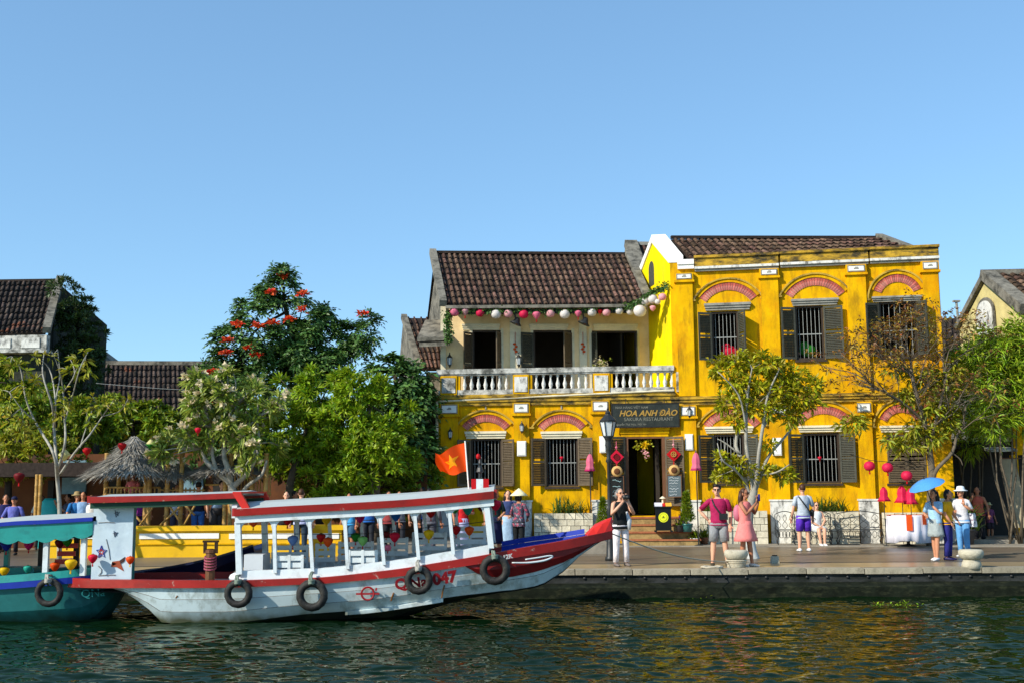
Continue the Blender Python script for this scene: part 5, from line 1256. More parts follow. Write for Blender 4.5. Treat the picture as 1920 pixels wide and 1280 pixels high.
def stone_planter(fr, a, c, y0, label, depth, seed, shade=False):
    s0 = fr.loc(a, 990, -depth)[0]; s1 = fr.loc(c, 990, -depth)[0]; zt = fr.loc((a + c) / 2, y0, -depth)[1]
    p = empty('stone_planter', fr.o, -fr.a, label, 'planter', 'stone block planters along the houses')
    MB().box(s0 + 0.03, s1 - 0.03, -depth + 0.05, -0.12, 0, zt - 0.04).obj('core', M['joint'], p)
    nr = 5; h = zt / nr; r = random.Random(seed); W0 = s1 - s0
    for k in range(nr):
        x = s0 - (0.14 if k % 2 else 0)
        while x < s1 - 0.02:
            w = r.uniform(.24, .36); xa, xb = max(x, s0), min(x + w, s1)
            if s1 - xb < 0.1: xb = s1
            if xb - xa > 0.05:
                d_ = r.uniform(-.012, .012)
                MB().hexa([(xa + .008, -depth + d_, k * h + .008), (xb - .008, -depth + d_, k * h + .006), (xb - .008, -0.11, k * h + .006), (xa + .008, -.11, k * h + .008), (xa + .010, -depth + d_, (k + 1) * h - .008), (xb - .009, -depth + d_ + .008, (k + 1) * h - .007), (xb - .009, -0.11, (k + 1) * h - .007), (xa + .01, -.11, (k + 1) * h - .008)]).obj('stone', M['stone'], p)
            x = xb if xb == s1 else x + w
    MB().box(s0 + .06, s1 - .06, -depth + .1, -0.125, zt - .039, zt - .03).obj('soil', M['earth'], p)
    return p, s0, s1, zt
def strap_group(fr, px, s_or, d, z, L, n, label, seed, m='leaf_fern', Wd=.035, spread=0.5, k=5, grp='strap leaved plants under the windows'):
    s = fr.loc(px, 960, -d)[0]; loc = fr.world(s, -d, z); t = empty('strap_leaf_plant', loc, 0, label, 'plant', grp)
    for q in range(k): strap_plant(t, (spread * (q / (k - 1) - .5) * 2, 0.03 * (q % 2), 0), n, L, Wd, M[m], seed + q, part='leaf_tuft')
pl, s0, s1, zt = stone_planter(LG, 1001, 1112, 961, 'low pale stone block planter under the second window of the restaurant', 0.55, 5)
strap_group(LG, 1064, 0, 0.36, zt - .03, 0.62, 26, 'bushy strap leaved plant on the stone planter left of the street lamp', 301, spread=.36)
pl, s0, s1, zt = stone_planter(CG, 1311, 1440, 957, 'stone block planter behind the couple in front of the corner house', 0.55, 6)
strap_group(CG, 1345, 0, 0.36, zt - .03, 0.55, 24, 'strap leaved plant on the planter behind the man in the magenta shirt', 311, spread=.25, k=4)
pl, s0, s1, zt = stone_planter(CG, 1483, 1612, 958, 'shaded stone block planter behind the seated woman', 0.55, 7)
strap_group(CG, 1556, 0, 0.36, zt - .03, 0.58, 26, 'strap leaved plant on the planter behind the seated woman', 321, spread=.34)
pl, s0, s1, zt = stone_planter(CG, 1658, 1740, 960, 'mossy stone planter behind the round table', 0.55, 8)
# big pot plant at the right corner of the corner house
p = CG.world(S3 + 0.15, -0.9, 0.02); t = empty('potted_shrub', p, 0, 'large leafy shrub in a dark pot at the right corner of the corner house', 'potted plant')
pot_mesh(MB(), .26, .45).obj('pot', M['pot_dark'], t, True)
for q in range(7): strap_plant(t, (.22 * math.cos(q), .2 * math.sin(q), .4 + .16 * (q % 3)), 26, 0.75, .045, M['leaf_fern'], 330 + q, part='leaf_tuft')
# pots beside the steps
for k, (px, py, d, z, lab, pm, L) in enumerate(((1302, 985, 1.3, .02, 'small leafy plant in a pale pot at the foot of the pink lantern pole', 'pot_white', .42), (1275, 975, 1.42, .41, 'small pot plant with purple flowers on the step beside the podium', 'pot_dark', .3), (1320, 990, .75, .02, 'low spreading plant in a clay pot against the corner pilaster', 'pot_clay', .5))):
    t = empty('pot_plant', steploc(px, py, d, z), 0, lab, 'potted plant', 'small pot plants beside the steps'); pot_mesh(MB(), .13, .2).obj('pot', M[pm], t, True)
    for q in range(3): strap_plant(t, (.05 * math.cos(q * 2), .05 * math.sin(q * 2), .18), 18, L, .04, M['leaf_hedge'], 350 + k * 5 + q, part='leaf_tuft')
    if k == 1:
        fl = Leaves(9); c = np.array(t.location) + [0, 0, .36]; fl.whorl(c + np.random.RandomState(3).normal(0, .07, (7, 3)), np.array([[0, -.3, 1.0]] * 7), 6, .05, .045, .9, 0, .2, .01); fl.obj('blossom', flat('violet', (110, 40, 130)), t)
# water weeds by the quay
for k, (px, py) in enumerate(((1300, 1118), (1655, 1135), (1700, 1134))):
    c = G(px, py, WATER + .02); t = empty('water_weed', c, 0, ('tuft of green weed floating below the bollard by the quay', 'small floating weed left of its pair near the right quay', 'small floating weed right of its pair near the right quay')[k], 'weed', 'floating weeds by the quay')
    fl = Leaves(400 + k); r = np.random.RandomState(k); C = np.array(c) + r.normal(0, 1, (12, 3)) * np.array([.13, .06, .012]); fl.whorl(C, np.array([[0, 0, 1.0]] * 12), 4, .055, .03, 1.2, 0, .3); fl.obj('leaves', M['leaf_mango'], t)
# ================================================================== BOATS
M['hullwhite'] = mat('scuffed_white_blue_hull_paint', (0.52, 0.62, 0.64), 0.45, 0.12, 1.5, 0.06, 20, 0.35, stain=(0.17, 0.19, 0.15), stain_amt=0.75, stain_scale=1.8, stain_stretch=(1.2, 1, 0.8), stain_th=(0.50, 0.64), stain2=(0.75, 0.78, 0.76), st2=(0.56, 0.62, 1.1, 0.5))
M['shaded_red'] = mat('shade_darkened_bow_red', (0.20, 0.010, 0.010), 0.45, 0.2, 3.0, 0.05, 20, 0.3, stain=(0.07, 0.01, 0.01), stain_amt=0.6, stain_scale=2)  # bow red darkened to imitate shade under the flare
M['hullred'] = mat('worn_red_paint', (0.33, 0.015, 0.012), 0.4, 0.2, 4.0, 0.08, 20, 0.35, stain=(0.10, 0.012, 0.01), stain_amt=0.7, stain_scale=2.0, stain2=(0.42, 0.34, 0.28), st2=(0.63, 0.68, 7.0, 0.75))
M['shaded_bottom'] = mat('shade_darkened_bottom', (0.02, 0.028, 0.022), 0.7, 0.3, 2.0, 0.1, 20, 0.15, stain=(0.07, 0.07, 0.025), stain_amt=0.6, stain_scale=2)  # dark tone stands in for the shade on the hull's underside
M['brightred'] = mat('bright_red_paint', (0.55, 0.020, 0.012), 0.4, 0.12, 4.0, 0.05, 20, 0.35)
M['boatwhite'] = mat('boat_white_paint', (0.66, 0.72, 0.74), 0.4, 0.1, 3.0, 0.05, 20, 0.35, stain=(0.22, 0.21, 0.17), stain_amt=0.75, stain_scale=3.0, stain_th=(0.50, 0.72))
M['roofgrey'] = mat('boat_roof_sheet', (0.44, 0.48, 0.46), 0.5, 0.1, 2.0, 0.08, 15, 0.3, stain=(0.25, 0.25, 0.2), stain_amt=0.5, stain_scale=2.0)
M['boatblue'] = mat('boat_blue_paint', (0.014, 0.035, 0.30), 0.6, 0.15, 3.0, spec=0.12)
M['teal'] = mat('teal_paint', (0.015, 0.25, 0.225), 0.4, 0.15, 2.5, 0.06, 20, 0.35, stain=(0.01, 0.09, 0.10), stain_amt=0.6, stain_scale=2.0)
M['tealhull'] = mat('teal_hull_paint', (0.02, 0.15, 0.15), 0.4, 0.2, 1.5, 0.06, 20, 0.35, stain=(0.01, 0.06, 0.06), stain_amt=0.6, stain_scale=1.6)
M['navy'] = mat('navy_paint', (0.008, 0.012, 0.045), 0.4, 0.2, 3.0, spec=0.35)
M['deck'] = mat('dark_deck_boards', (0.09, 0.075, 0.06), 0.8, 0.25, 6.0, 0.2, 30)
M['rubber'] = mat('tyre_rubber', (0.018, 0.017, 0.016), 0.65, 0.2, 10, 0.25, 60, 0.3, stain=(0.12, 0.11, 0.09), stain_amt=0.45, stain_scale=5)
M['rope'] = mat('pale_rope', (0.45, 0.40, 0.30), 0.95, 0.2, 20)
M['algae'] = mat('algae_wood', (0.16, 0.16, 0.05), 0.9, 0.3, 4.0, 0.2, 30)
def waterline_algae(m, z0, z1, col):
    nt = m.node_tree; N = nt.nodes; L = nt.links; bs = N['Principled BSDF']; src = bs.inputs['Base Color'].links[0].from_socket
    tc = N.new('ShaderNodeTexCoord'); sx = N.new('ShaderNodeSeparateXYZ'); L.new(tc.outputs['Object'], sx.inputs[0])
    nz = N.new('ShaderNodeTexNoise'); nz.inputs['Scale'].default_value = 3.5; nz.inputs['Detail'].default_value = 6; L.new(tc.outputs['Object'], nz.inputs['Vector'])
    ad = N.new('ShaderNodeMath'); ad.operation = 'MULTIPLY_ADD'; ad.inputs[1].default_value = -0.34; L.new(nz.outputs['Fac'], ad.inputs[0]); L.new(sx.outputs['Z'], ad.inputs[2])
    mr = N.new('ShaderNodeMapRange'); mr.inputs[1].default_value = z1 - 0.17; mr.inputs[2].default_value = z0 - 0.17; mr.inputs[3].default_value = 0; mr.inputs[4].default_value = 0.9; L.new(ad.outputs[0], mr.inputs[0])
    mx = N.new('ShaderNodeMix'); mx.data_type = 'RGBA'; L.new(mr.outputs[0], mx.inputs[0]); L.new(src, mx.inputs[6]); mx.inputs[7].default_value = (*col, 1); L.new(mx.outputs[2], bs.inputs['Base Color'])
waterline_algae(M['hullwhite'], 0.02, 0.22, (0.10, 0.095, 0.025)); waterline_algae(M['tealhull'], 0.0, 0.2, (0.012, 0.03, 0.02))
def smooth_line(pts, n):
    """Catmull-Rom through (a, b, ...) tuples, n samples"""
    P = [np.array(p, float) for p in pts]; out = []
    for q in range(n):
        u = q / (n - 1) * (len(P) - 1); i = min(int(u), len(P) - 2); t = u - i
        a, b_, c, d = P[max(0, i - 1)], P[i], P[i + 1], P[min(len(P) - 1, i + 2)]
        out.append(0.5 * ((2 * b_) + (c - a) * t + (2 * a - 5 * b_ + 4 * c - d) * t * t + (3 * b_ - a - 3 * c + d) * t ** 3))
    return out
def tyre(parent_label, loc, rz, rad=0.30, tilt=0.0, tube_r=0.085, rope_top=None, rope_mat='greenrope'):
    t = empty('tyre_fender', loc, rz, parent_label, 'tyre', 'tyre fenders hanging on the boats')
    b = MB(); ns, nt_ = 28, 10; rings = []
    for k in range(ns):
        a = 2 * PI * k / ns; ring = []
        for j in range(nt_):
            c = 2 * PI * j / nt_; rr = rad - tube_r + tube_r * math.cos(c) * (1.0 if math.cos(c) > 0 else 0.75) + (0.006 if (k % 2 and math.cos(c) > 0.5) else 0)
            ring.append((rr * math.cos(a), tube_r * 0.95 * math.sin(c), rr * math.sin(a)))
        rings.append(ring)
    rings.append(rings[0]); b.T = Matrix.Rotation(tilt, 4, 'X'); b.loft(rings, True, False); b.obj('tyre', M['rubber'], t, True)
    if rope_top is not None:
        q = Vector(rope_top) - Vector(loc)
        rb = MB(); rb.tube([(0.05, 0.09, rad - 0.13), (0.02, -0.10, rad - 0.06), (q.x * .5, -0.06, rad + 0.05), tuple(q)], 0.022, 6); rb.tube([(-0.05, 0.09, rad - 0.13), (-0.03, -0.10, rad - 0.07), (q.x * .5 - 0.03, -0.05, rad + 0.06), (q.x - .02, q.y, q.z)], 0.018, 6)
        for k in range(3): rb.tube([(0.09 * math.cos(a) * .6, -0.02 + 0.1 * math.sin(a), rad - 0.06 + 0.02 * k) for a in [2 * PI * i / 8 for i in range(9)]], 0.018, 5)
        rb.obj('rope', M[rope_mat], t, True)
    return t
M['greenrope'] = mat('faded_green_rope', (0.16, 0.20, 0.16), 0.9, 0.3, 20); M['greyrope'] = mat('grey_rope', (0.33, 0.32, 0.28), 0.9, 0.3, 20)
# ---------------------------------------------------------------- white tour boat
YB0 = 19.55                                             # depth of the near gunwale amidships
bo = Vector((W(640, 1080, YB0).x, YB0 + 1.05, WATER))
boat = empty('tour_boat', bo, 0, 'white wooden tour boat with red gunwale, roof on posts and upturned bow', 'boat')
def BL(px, py, y=None, half=1.05):
    """boat-local point on the near side (world depth y)"""
    return W(px, py, YB0 if y is None else y) - bo
# sheer line: (px, y of gunwale top, y of red strake bottom, half beam)
sheer = [(114, 1080, 1099, .50), (180, 1085, 1101, .72), (260, 1086, 1101, .92), (350, 1087, 1101, 1.02), (440, 1087, 1100, 1.05), (560, 1083, 1095, 1.05), (620, 1080, 1092, 1.05), (745, 1066, 1080, 1.04), (820, 1054, 1068, 1.02), (900, 1041, 1056, .95), (980, 1026, 1042, .80), (1050, 1014, 1031, .58), (1105, 1003, 1019, .34), (1148, 994, 1008, .08)]
NS = 49
SH = []
for p in smooth_line(sheer, NS):
    hb = max(0.05, p[3]); y = YB0 + 1.05 - hb
    g = W(p[0], p[1], y) - bo; s = W(p[0], p[2], y) - bo
    SH.append((g.x, hb, g.z, s.z))
xs_ = [s[0] for s in SH]
def sheer_at(x):
    return [float(np.interp(x, xs_, [s[k] for s in SH])) for k in (1, 2, 3)]
# bottom profile of the hull by px: (px, waterline/keel z pixel) -> stern overhang and raked stem
kx = [BL(p, 1100).x for p in (114, 205, 222, 260, 300, 420, 700, 860, 940, 985, 1016, 1062, 1093, 1130, 1148)]
def zpx(px, py, Y): return (W(px, py, Y) - bo).z
kz = [SH[0][3] - .002, zpx(205, 1101, 20), zpx(222, 1112, 20), zpx(260, 1136, 20), -0.12, -0.26, -0.16, zpx(860, 1124, 20.5), zpx(940, 1111, 20.5), zpx(985, 1106, 20.4), zpx(1016, 1102, 20.3), zpx(1062, 1072, 20.4), zpx(1093, 1042, 20.5), zpx(1130, 1017, 20.55), zpx(1148, 1007, 20.6)]
bx = [BL(p, 1100).x for p in (114, 300, 430, 560, 700, 853, 940, 1016, 1148)]
bz = [-.02, -.02, -.02, zpx(560, 1152, 19.7), zpx(700, 1142, 19.7), zpx(853, 1116, 19.9), zpx(940, 1106, 20.0), zpx(1016, 1100, 20.3), zpx(1016, 1100, 20.3)]
hull = MB(); bott = MB()
def section(i, near):
    x, hb, zg, zs = SH[i]; zk = min(float(np.interp(x, kx, kz)), zs - 0.004); fine = min(1.0, max(0.0, (zs - zk) / 0.75)); sg = -1 if near else 1
    fl = 0.90 - 0.10 * max(0, (x - 2.5) / 3.0)
    zb = min(max(float(np.interp(x, bx, bz)), zk + (zs - zk) * .12), zk + (zs - zk) * .6)
    return [(x, sg * hb * 0.985, zs), (x, sg * hb * (fl + .05), zs + (zb - zs) * 0.33), (x, sg * hb * fl, zs + (zb - zs) * 0.67), (x, sg * hb * (fl - .12), zb), (x, sg * hb * 0.42, zk + (zb - zk) * .35), (x, 0, zk)]
for near in (True, False):
    secs = [section(i, near) for i in range(NS)]
    # strakes one by one so that plank seams show
    for k in range(5):
        a = [[s[k][0], s[k][1], s[k][2]] for s in secs]; c = [[s[k + 1][0], s[k + 1][1], s[k + 1][2]] for s in secs]
        off = -0.012 if near else 0.012
        a2 = [(p[0], p[1] + (off if k else 0), p[2]) for p in a]
        rows = [a2, [tuple(p) for p in c]]
        tgt = hull if k < 3 else bott
        tgt.loft(rows if near else [rows[1], rows[0]], closed=False, cap=False)
hull.add([section(0, True)[k] for k in range(6)] + [section(0, False)[k] for k in range(5)], [(0, 1, 2, 3, 4, 5, 10, 9, 8, 7, 6)])
hull.obj('hull', M['hullwhite'], boat, True); bott.obj('hull_bottom', M['shaded_bottom'], boat, True)
for k in (1, 2):
    sm_ = MB(); sm_.tube([(q[0], q[1] - .003, q[2]) for q in [section(i, True)[k] for i in range(3, NS - 4)]], .007, 4); sm_.obj('plank_seam', M['deck'], boat)
st = MB()
for sg in (-1, 1):
    st.loft([[(x, sg * hb * .985, zs - .003), (x, sg * (hb + 0.045), zs), (x, sg * (hb + 0.05), zg), (x, sg * (hb - 0.05), zg + .004), (x, sg * (hb - .05), zs)] for x, hb, zg, zs in SH])
x, hb, zg, zs = SH[0]
st.box(x - 0.06, x + 0.02, -hb, hb, zs - .02, zg + .01)
st.obj('gunwale', M['hullred'], boat)
# red bow flash on the near side
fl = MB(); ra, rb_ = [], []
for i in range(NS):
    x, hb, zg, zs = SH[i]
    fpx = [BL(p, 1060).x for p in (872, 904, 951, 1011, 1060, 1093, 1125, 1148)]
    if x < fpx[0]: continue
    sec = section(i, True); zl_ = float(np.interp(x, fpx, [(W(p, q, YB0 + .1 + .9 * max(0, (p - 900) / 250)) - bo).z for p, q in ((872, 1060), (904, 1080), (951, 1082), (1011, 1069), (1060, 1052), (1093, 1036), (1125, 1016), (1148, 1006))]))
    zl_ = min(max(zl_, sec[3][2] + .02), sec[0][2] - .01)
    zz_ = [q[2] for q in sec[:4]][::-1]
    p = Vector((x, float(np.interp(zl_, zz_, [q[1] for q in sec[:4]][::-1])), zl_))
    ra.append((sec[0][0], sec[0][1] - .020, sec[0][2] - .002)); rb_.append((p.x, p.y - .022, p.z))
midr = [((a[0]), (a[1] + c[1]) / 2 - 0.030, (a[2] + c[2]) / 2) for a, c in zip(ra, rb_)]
fl.loft([ra, midr, rb_], closed=False, cap=False); fl.obj('bow_flash', M['shaded_red'], boat)
# painted pale crescent on the bow flash
cr = MB()
pts = [(960, 1054), (990, 1054), (1020, 1050), (1036, 1043), (1030, 1041), (1012, 1044), (985, 1048)]
def on_side(px, py, off):
    x = BL(px, py, YB0 + .3).x; hb = sheer_at(x)[0]; y = YB0 + 1.05 - hb * 0.96; p = W(px, py, y - off) - bo; return p
path(cr, [on_side(x, y, 0.075) for x, y in pts], [.012, .018, .02, .016, .014, .014, .012], 5); cr.obj('bow_crescent', M['boatwhite'], boat, True)
# blue inner bulwark and red bow cover
bw = MB()
rows_ = [(x, hb, zg) for x, hb, zg, zs in SH if BL(925, 1030).x < x < BL(1116, 1000).x]
for sg in (1, -1):
    bw.loft([[(x, sg * (hb - .055), zg + 0.01), (x, sg * (hb - .10), zg + .012), (x, sg * max(.02, hb * .8 - .08), zg - min(.26, hb * .45)), (x, sg * max(.03, hb * .8 - .03), zg - min(.28, hb * .5))] for x, hb, zg in rows_])
bw.obj('bulwark', M['boatblue'], boat)
bw2 = MB(); a = [(x, (hb - .02), zg + .014) for x, hb, zg in rows_]; c = [(x, hb + .02, zg + .10) for x, hb, zg in rows_]; bw2.loft([a, c, [(p[0], p[1] + .03, p[2]) for p in c], [(p[0], p[1] + .03, p[2]) for p in a]], closed=False, cap=False); bw2.obj('bulwark_rim', M['boatblue'], boat)
cv = MB(); cpts = [(1098, 1002, .32), (1115, 985, .28), (1132, 977, .20), (1147, 972, .10), (1150, 980, .06)]
rg = []
for px, py, w in cpts:
    p = W(px, py, YB0 + 1.05) - bo; z0 = (W(px, 1003 - (px - 1098) * .2, YB0 + 1.05) - bo).z
    rg.append([(p.x, -w, z0), (p.x - .03, -w * .6, p.z - .03), (p.x, 0, p.z + .03), (p.x - .03, w * .6, p.z - .03), (p.x, w, z0)])
cv.loft(rg); cv.obj('bow_cover', M['brightred'], boat)
# decks
dk = MB(); rows_ = [(x, hb, zg) for x, hb, zg, zs in SH if x < BL(1090, 1000).x]
dk.loft([[(x, -(hb - .06), zg - 0.22), (x, hb - .06, zg - .22)] for x, hb, zg in rows_], closed=False, cap=False); dk.loft([[(x, hb - .06, zg - 0.225), (x, -(hb - .06), zg - .225)] for x, hb, zg in rows_], closed=False, cap=False)
dk.obj('deck', M['deck'], boat)
# white coaming above the red gunwale, between the posts
cm = MB(); rows_ = [(x, hb, zg) for x, hb, zg, zs in SH if BL(436, 1080).x < x < BL(930, 1036).x]
for sg in (-1, 1): cm.loft([[(x, sg * (hb - .12), zg - .02), (x, sg * (hb - .02), zg - .02), (x, sg * (hb - .035), zg + 0.15), (x, sg * (hb - .12), zg + .155)] for x, hb, zg in rows_])
cm.obj('coaming', M['boatwhite'], boat)
# main roof: slab with white top, red fascia, white eave rail
RF = [(441, 954, 967), (560, 947, 960), (680, 941, 954), (800, 933, 946), (926, 920, 934)]
def roofpt(px, py, y): return W(px, py, y) - bo
NR = 17; tops = smooth_line([(a, b_, c) for a, b_, c in RF], NR)
hwid = 1.12
fa, wt, rl = MB(), MB(), MB(); secw, secr, secl = [], [], []
for px, yt, yb in tops:
    p = W(px, yt, YB0 - 0.05) - bo; q = W(px, yb, YB0 - .05) - bo
    z0, z1 = q.z, p.z
    secw.append([(p.x, -hwid + .02, z1 - .005), (p.x, -hwid * .55, z1 + .09), (p.x, 0, z1 + .125), (p.x, hwid * .55, z1 + .09), (p.x, hwid - .02, z1 - .005), (p.x, hwid - .04, z1 - .05), (p.x, 0, z1 - .02), (p.x, -hwid + .04, z1 - .05)])
    secr.append((p.x, z0, z1)); 
wt.loft(secw); wt.obj('roof', M['roofgrey'], boat)
for sg in (-1, 1):
    fa.loft([[(x, sg * hwid, z0 + .008), (x, sg * (hwid + .035), z0), (x, sg * (hwid + .05), z1), (x, sg * (hwid - .02), z1 + .004)] for x, z0, z1 in secr])
x, z0, z1 = secr[-1]; fa.box(x, x + .05, -hwid, hwid, z0, z1 + .03); x, z0, z1 = secr[0]; fa.box(x - .05, x, -hwid, hwid, z0, z1 + .02)
fa.obj('roof_fascia', M['hullred'], boat)
for sg in (-1, 1): rl.loft([[(x, sg * (hwid - .10), z0 - .12), (x, sg * (hwid - .02), z0 - .12), (x, sg * (hwid - .02), z0 - .004), (x, sg * (hwid - .10), z0 - .004)] for x, z0, z1 in secr])
rl.obj('eave_rail', M['boatwhite'], boat)
posts = [(446, 449), (514, 516), (580, 586), (646, 652), (712, 720), (777, 785), (842, 850), (912, 921)]
roofz = lambda x: float(np.interp(x, [s[0] for s in secr], [s[1] for s in secr])) - .12
for k, (a, c) in enumerate(posts):
    top = BL(a, 960); bot = BL(c, 1062); w = .06 if k not in (0, 7) else .10
    for sg in (-1, 1):
        zb = sheer_at(bot.x)[1] + .10; zt = roofz(top.x) + .02
        b = MB(); yy = sg * (hwid - .09)
        b.hexa([(bot.x - w / 2, yy - w / 2, zb), (bot.x + w / 2, yy - w / 2, zb), (bot.x + w / 2, yy + w / 2, zb), (bot.x - w / 2, yy + w / 2, zb), (top.x - w / 2, yy - w / 2, zt), (top.x + w / 2, yy - w / 2, zt), (top.x + w / 2, yy + w / 2, zt), (top.x - w / 2, yy + w / 2, zt)])
        for s2 in (-1, 1):      # curved knee brackets under the rail
            if (k == 0 and s2 < 0) or (k == 7 and s2 > 0): continue
            c0 = top.x + s2 * w / 2; b.prism([(c0, zt - .005), (c0 + s2 * .15, zt - .005), (c0 + s2 * .06, zt - .03), (c0 + s2 * .02, zt - .08), (c0, zt - .16)][::s2], yy - .025, yy + .025)
        b.obj('post', M['boatwhite'], boat)
# aft roof, lower fascia and sloping red end
AR = [(170, 931, 942), (260, 929, 940), (350, 927, 937), (450, 923, 933)]
tp = smooth_line(AR, 9); sr = []
for px, yt, yb in tp:
    p = W(px, yt, YB0 + .1) - bo; q = W(px, yb, YB0 + .1) - bo; sr.append((p.x, q.z, p.z))
hw2 = .98
b = MB(); b.loft([[(x, -hw2 + .02, z1 - .01), (x, 0, z1 + .045), (x, hw2 - .02, z1 - .01), (x, hw2 - .04, z1 - .05), (x, 0, z1), (x, -hw2 + .04, z1 - .05)] for x, z0, z1 in sr]); b.obj('aft_roof', M['roofgrey'], boat)
b = MB()
for sg in (-1, 1): b.loft([[(x, sg * hw2, z0), (x, sg * (hw2 + .04), z0), (x, sg * (hw2 + .045), z1), (x, sg * (hw2 - .01), z1 + .004)] for x, z0, z1 in sr])
x, z0, z1 = sr[0]; b.box(x - .05, x, -hw2, hw2, z0, z1 + .02)
b.obj('aft_fascia', M['hullred'], boat)
b = MB()
for sg in (-1, 1): MB().loft([[(x, sg * (hw2 - .08), z0 - .10), (x, sg * (hw2 - .02), z0 - .10), (x, sg * (hw2 - .02), z0 - .003), (x, sg * (hw2 - .08), z0 - .003)] for x, z0, z1 in sr]).obj('aft_eave_rail', flat('dark_green_paint', (20, 60, 45)), boat)
b = MB(); p = W(449, 922, YB0 + .1) - bo; q = W(459, 953, YB0 - .02) - bo
b.hexa([(p.x - .10, -hw2 - .05, p.z - .02), (p.x + .05, -hw2 - .05, p.z - .02), (p.x + .05, hw2 + .05, p.z - .02), (p.x - .1, hw2 + .05, p.z - .02), (p.x - .1, -hw2 - .05, p.z + .01), (p.x + .05, -hw2 - .05, p.z + .01), (p.x + .05, hw2 + .05, p.z + .01), (p.x - .1, hw2 + .05, p.z + .01)])
for sg in (-1, 1): b.hexa([(q.x - .06, sg * hw2 - .05, q.z), (q.x + .08, sg * hw2 - .05, q.z), (q.x + .08, sg * hw2 + .05, q.z), (q.x - .06, sg * hw2 + .05, q.z), (p.x - .1, sg * hw2 - .05, p.z - .021), (p.x + .05, sg * hw2 - .05, p.z - .021), (p.x + .05, sg * hw2 + .05, p.z - .021), (p.x - .1, sg * hw2 + .05, p.z - .021)])
b.obj('roof_step', M['brightred'], boat)
for px in (440,):
    t_ = W(440, 940, YB0 + .1) - bo; b_ = W(443, 965, YB0 + .1) - bo
    for sg in (-1, 1): MB().box(t_.x - .05, t_.x + .04, sg * .9 - .04, sg * .9 + .04, b_.z - .05, t_.z).obj('aft_post', M['boatwhite'], boat)
# stern cabin panel with painted scribbles
p = BL(176, 944, YB0 + .30); q = BL(246, 1083, YB0 + .30); yp = .30 - 1.05
cab = MB().box(p.x, q.x, yp, yp + .03, q.z - .02, p.z).obj('stern_panel', mat('pale_blue_panel_paint', (0.50, 0.60, 0.66), 0.45, 0.12, 2.0, 0.05, 20, 0.3, stain=(0.24, 0.32, 0.42), stain_amt=0.6, stain_scale=1.2, stain2=(0.3, 0.28, 0.25), st2=(.68, .72, 4.0, .6)), boat)
MB().box(p.x, p.x + .05, yp + .031, yp + .16, q.z - .02, p.z).obj('stern_side', M['boatwhite'], boat)
MB().box(q.x - .05, q.x, yp + .031, yp + .16, q.z - .02, p.z).obj('cabin_post', M['teal'], boat)
def scrib(name, pts, r, m, closed=False):
    P = [BL(x, y, YB0 + .29) for x, y in pts]
    if closed: P.append(P[0])
    b = MB(); b.tube([(v.x, yp - .006, v.z) for v in P], r, 5); b.obj(name, m, cab)
sc = [(190 + 10 * math.sin(2 * PI * k / 10) * (1 if k % 2 == 0 else .45), 1034 - 12 * math.cos(2 * PI * k / 10) * (1 if k % 2 == 0 else .45)) for k in range(10)]
scrib('painted_star', sc, .009, flat('violet_ink', (60, 60, 150)), True); scrib('painted_star', [(x * .5 + 95, y * .5 + 517) for x, y in sc], .008, flat('red_ink', (190, 50, 40)), True)
scrib('painted_line', [(199, 1010), (204, 1030), (206, 1048)], .007, flat('pencil', (130, 130, 130))); scrib('painted_line', [(184, 1078), (200, 1077), (216, 1077)], .008, flat('pencil', (130, 130, 130)))
scrib('painted_line', [(184, 979), (200, 978), (215, 979)], .007, flat('pencil', (130, 130, 130)))
scrib('painted_curl', [(184, 1060), (190, 1066), (190, 1072), (186, 1076)], .008, flat('pencil', (130, 130, 130)))
for (poly, cc) in (([(210, 1052), (224, 1050), (232, 1070), (218, 1062), (208, 1062)], (150, 70, 40)), ([(224, 1050), (234, 1043), (233, 1051), (226, 1056)], (60, 40, 35)), ([(208, 1052), (219, 1056), (211, 1060)], (230, 230, 220))):
    P = [BL(x, y, YB0 + .29) for x, y in poly]; MB().prism([(v.x, v.z) for v in P][::-1], yp - .008 - .003 * (cc[0] == 60), yp - .001).obj('painted_bird', flat('ink%d' % cc[0], cc), cab)
for k, (x, y, s) in enumerate(((216, 1000, 5), (219, 962, 6))): scrib('painted_blot', [(x + s * math.cos(a * 2.4) * (.5 + .1 * a), y + s * math.sin(a * 2.4) * (.5 + .1 * a)) for a in range(8)], .008, flat('grey_ink', (90, 95, 110)))
# stern clutter: brown mooring bitt with lashing, white engine box
bt = MB(); c0 = BL(394, 1066, YB0 + .8); ztop = BL(394, 1030, YB0 + .8).z; zb = SH[10][2] - .2
bt.lathe((c0.x, c0.y, 0), [(.085, zb), (.085, ztop - .06), (.10, ztop - .05), (.10, ztop), (.05, ztop + .02)], 8)
for sg in (-1, 1): bt.box(c0.x + sg * .10 - .025, c0.x + sg * .10 + .025, c0.y - .03, c0.y + .03, ztop - .06, ztop + .13)
bt.box(c0.x - .14, c0.x + .14, c0.y - .035, c0.y + .035, ztop + .131, ztop + .17); bt.obj('mooring_bitt', M['brownwood'], boat)
lb = MB()
for k in range(5): lb.tube([(c0.x + .10 * math.cos(a), c0.y + .10 * math.sin(a), ztop - .12 - .05 * k + .03 * math.sin(a)) for a in [2 * PI * i / 10 for i in range(11)]], .016, 5)
lb.obj('lashing', flat('purple_rope', (150, 70, 90)), boat)
MB().box(BL(465, 1040, 20.4).x, BL(500, 1040, 20.4).x, -.5, .1, SH[15][2] - .2, BL(480, 1037, 20.4).z).obj('engine_box', mat('grey_white_box', (.58, .62, .66), .5, .08, 3), boat)
hb_ = MB(); e0, e1 = BL(430, 1080), BL(452, 1060); hb_.ell((e0.x + .12, -.85, SH[14][2] + .03), (.18, .12, .10), 10, 6); hb_.obj('gunwale_hump', M['boatwhite'], boat, True)
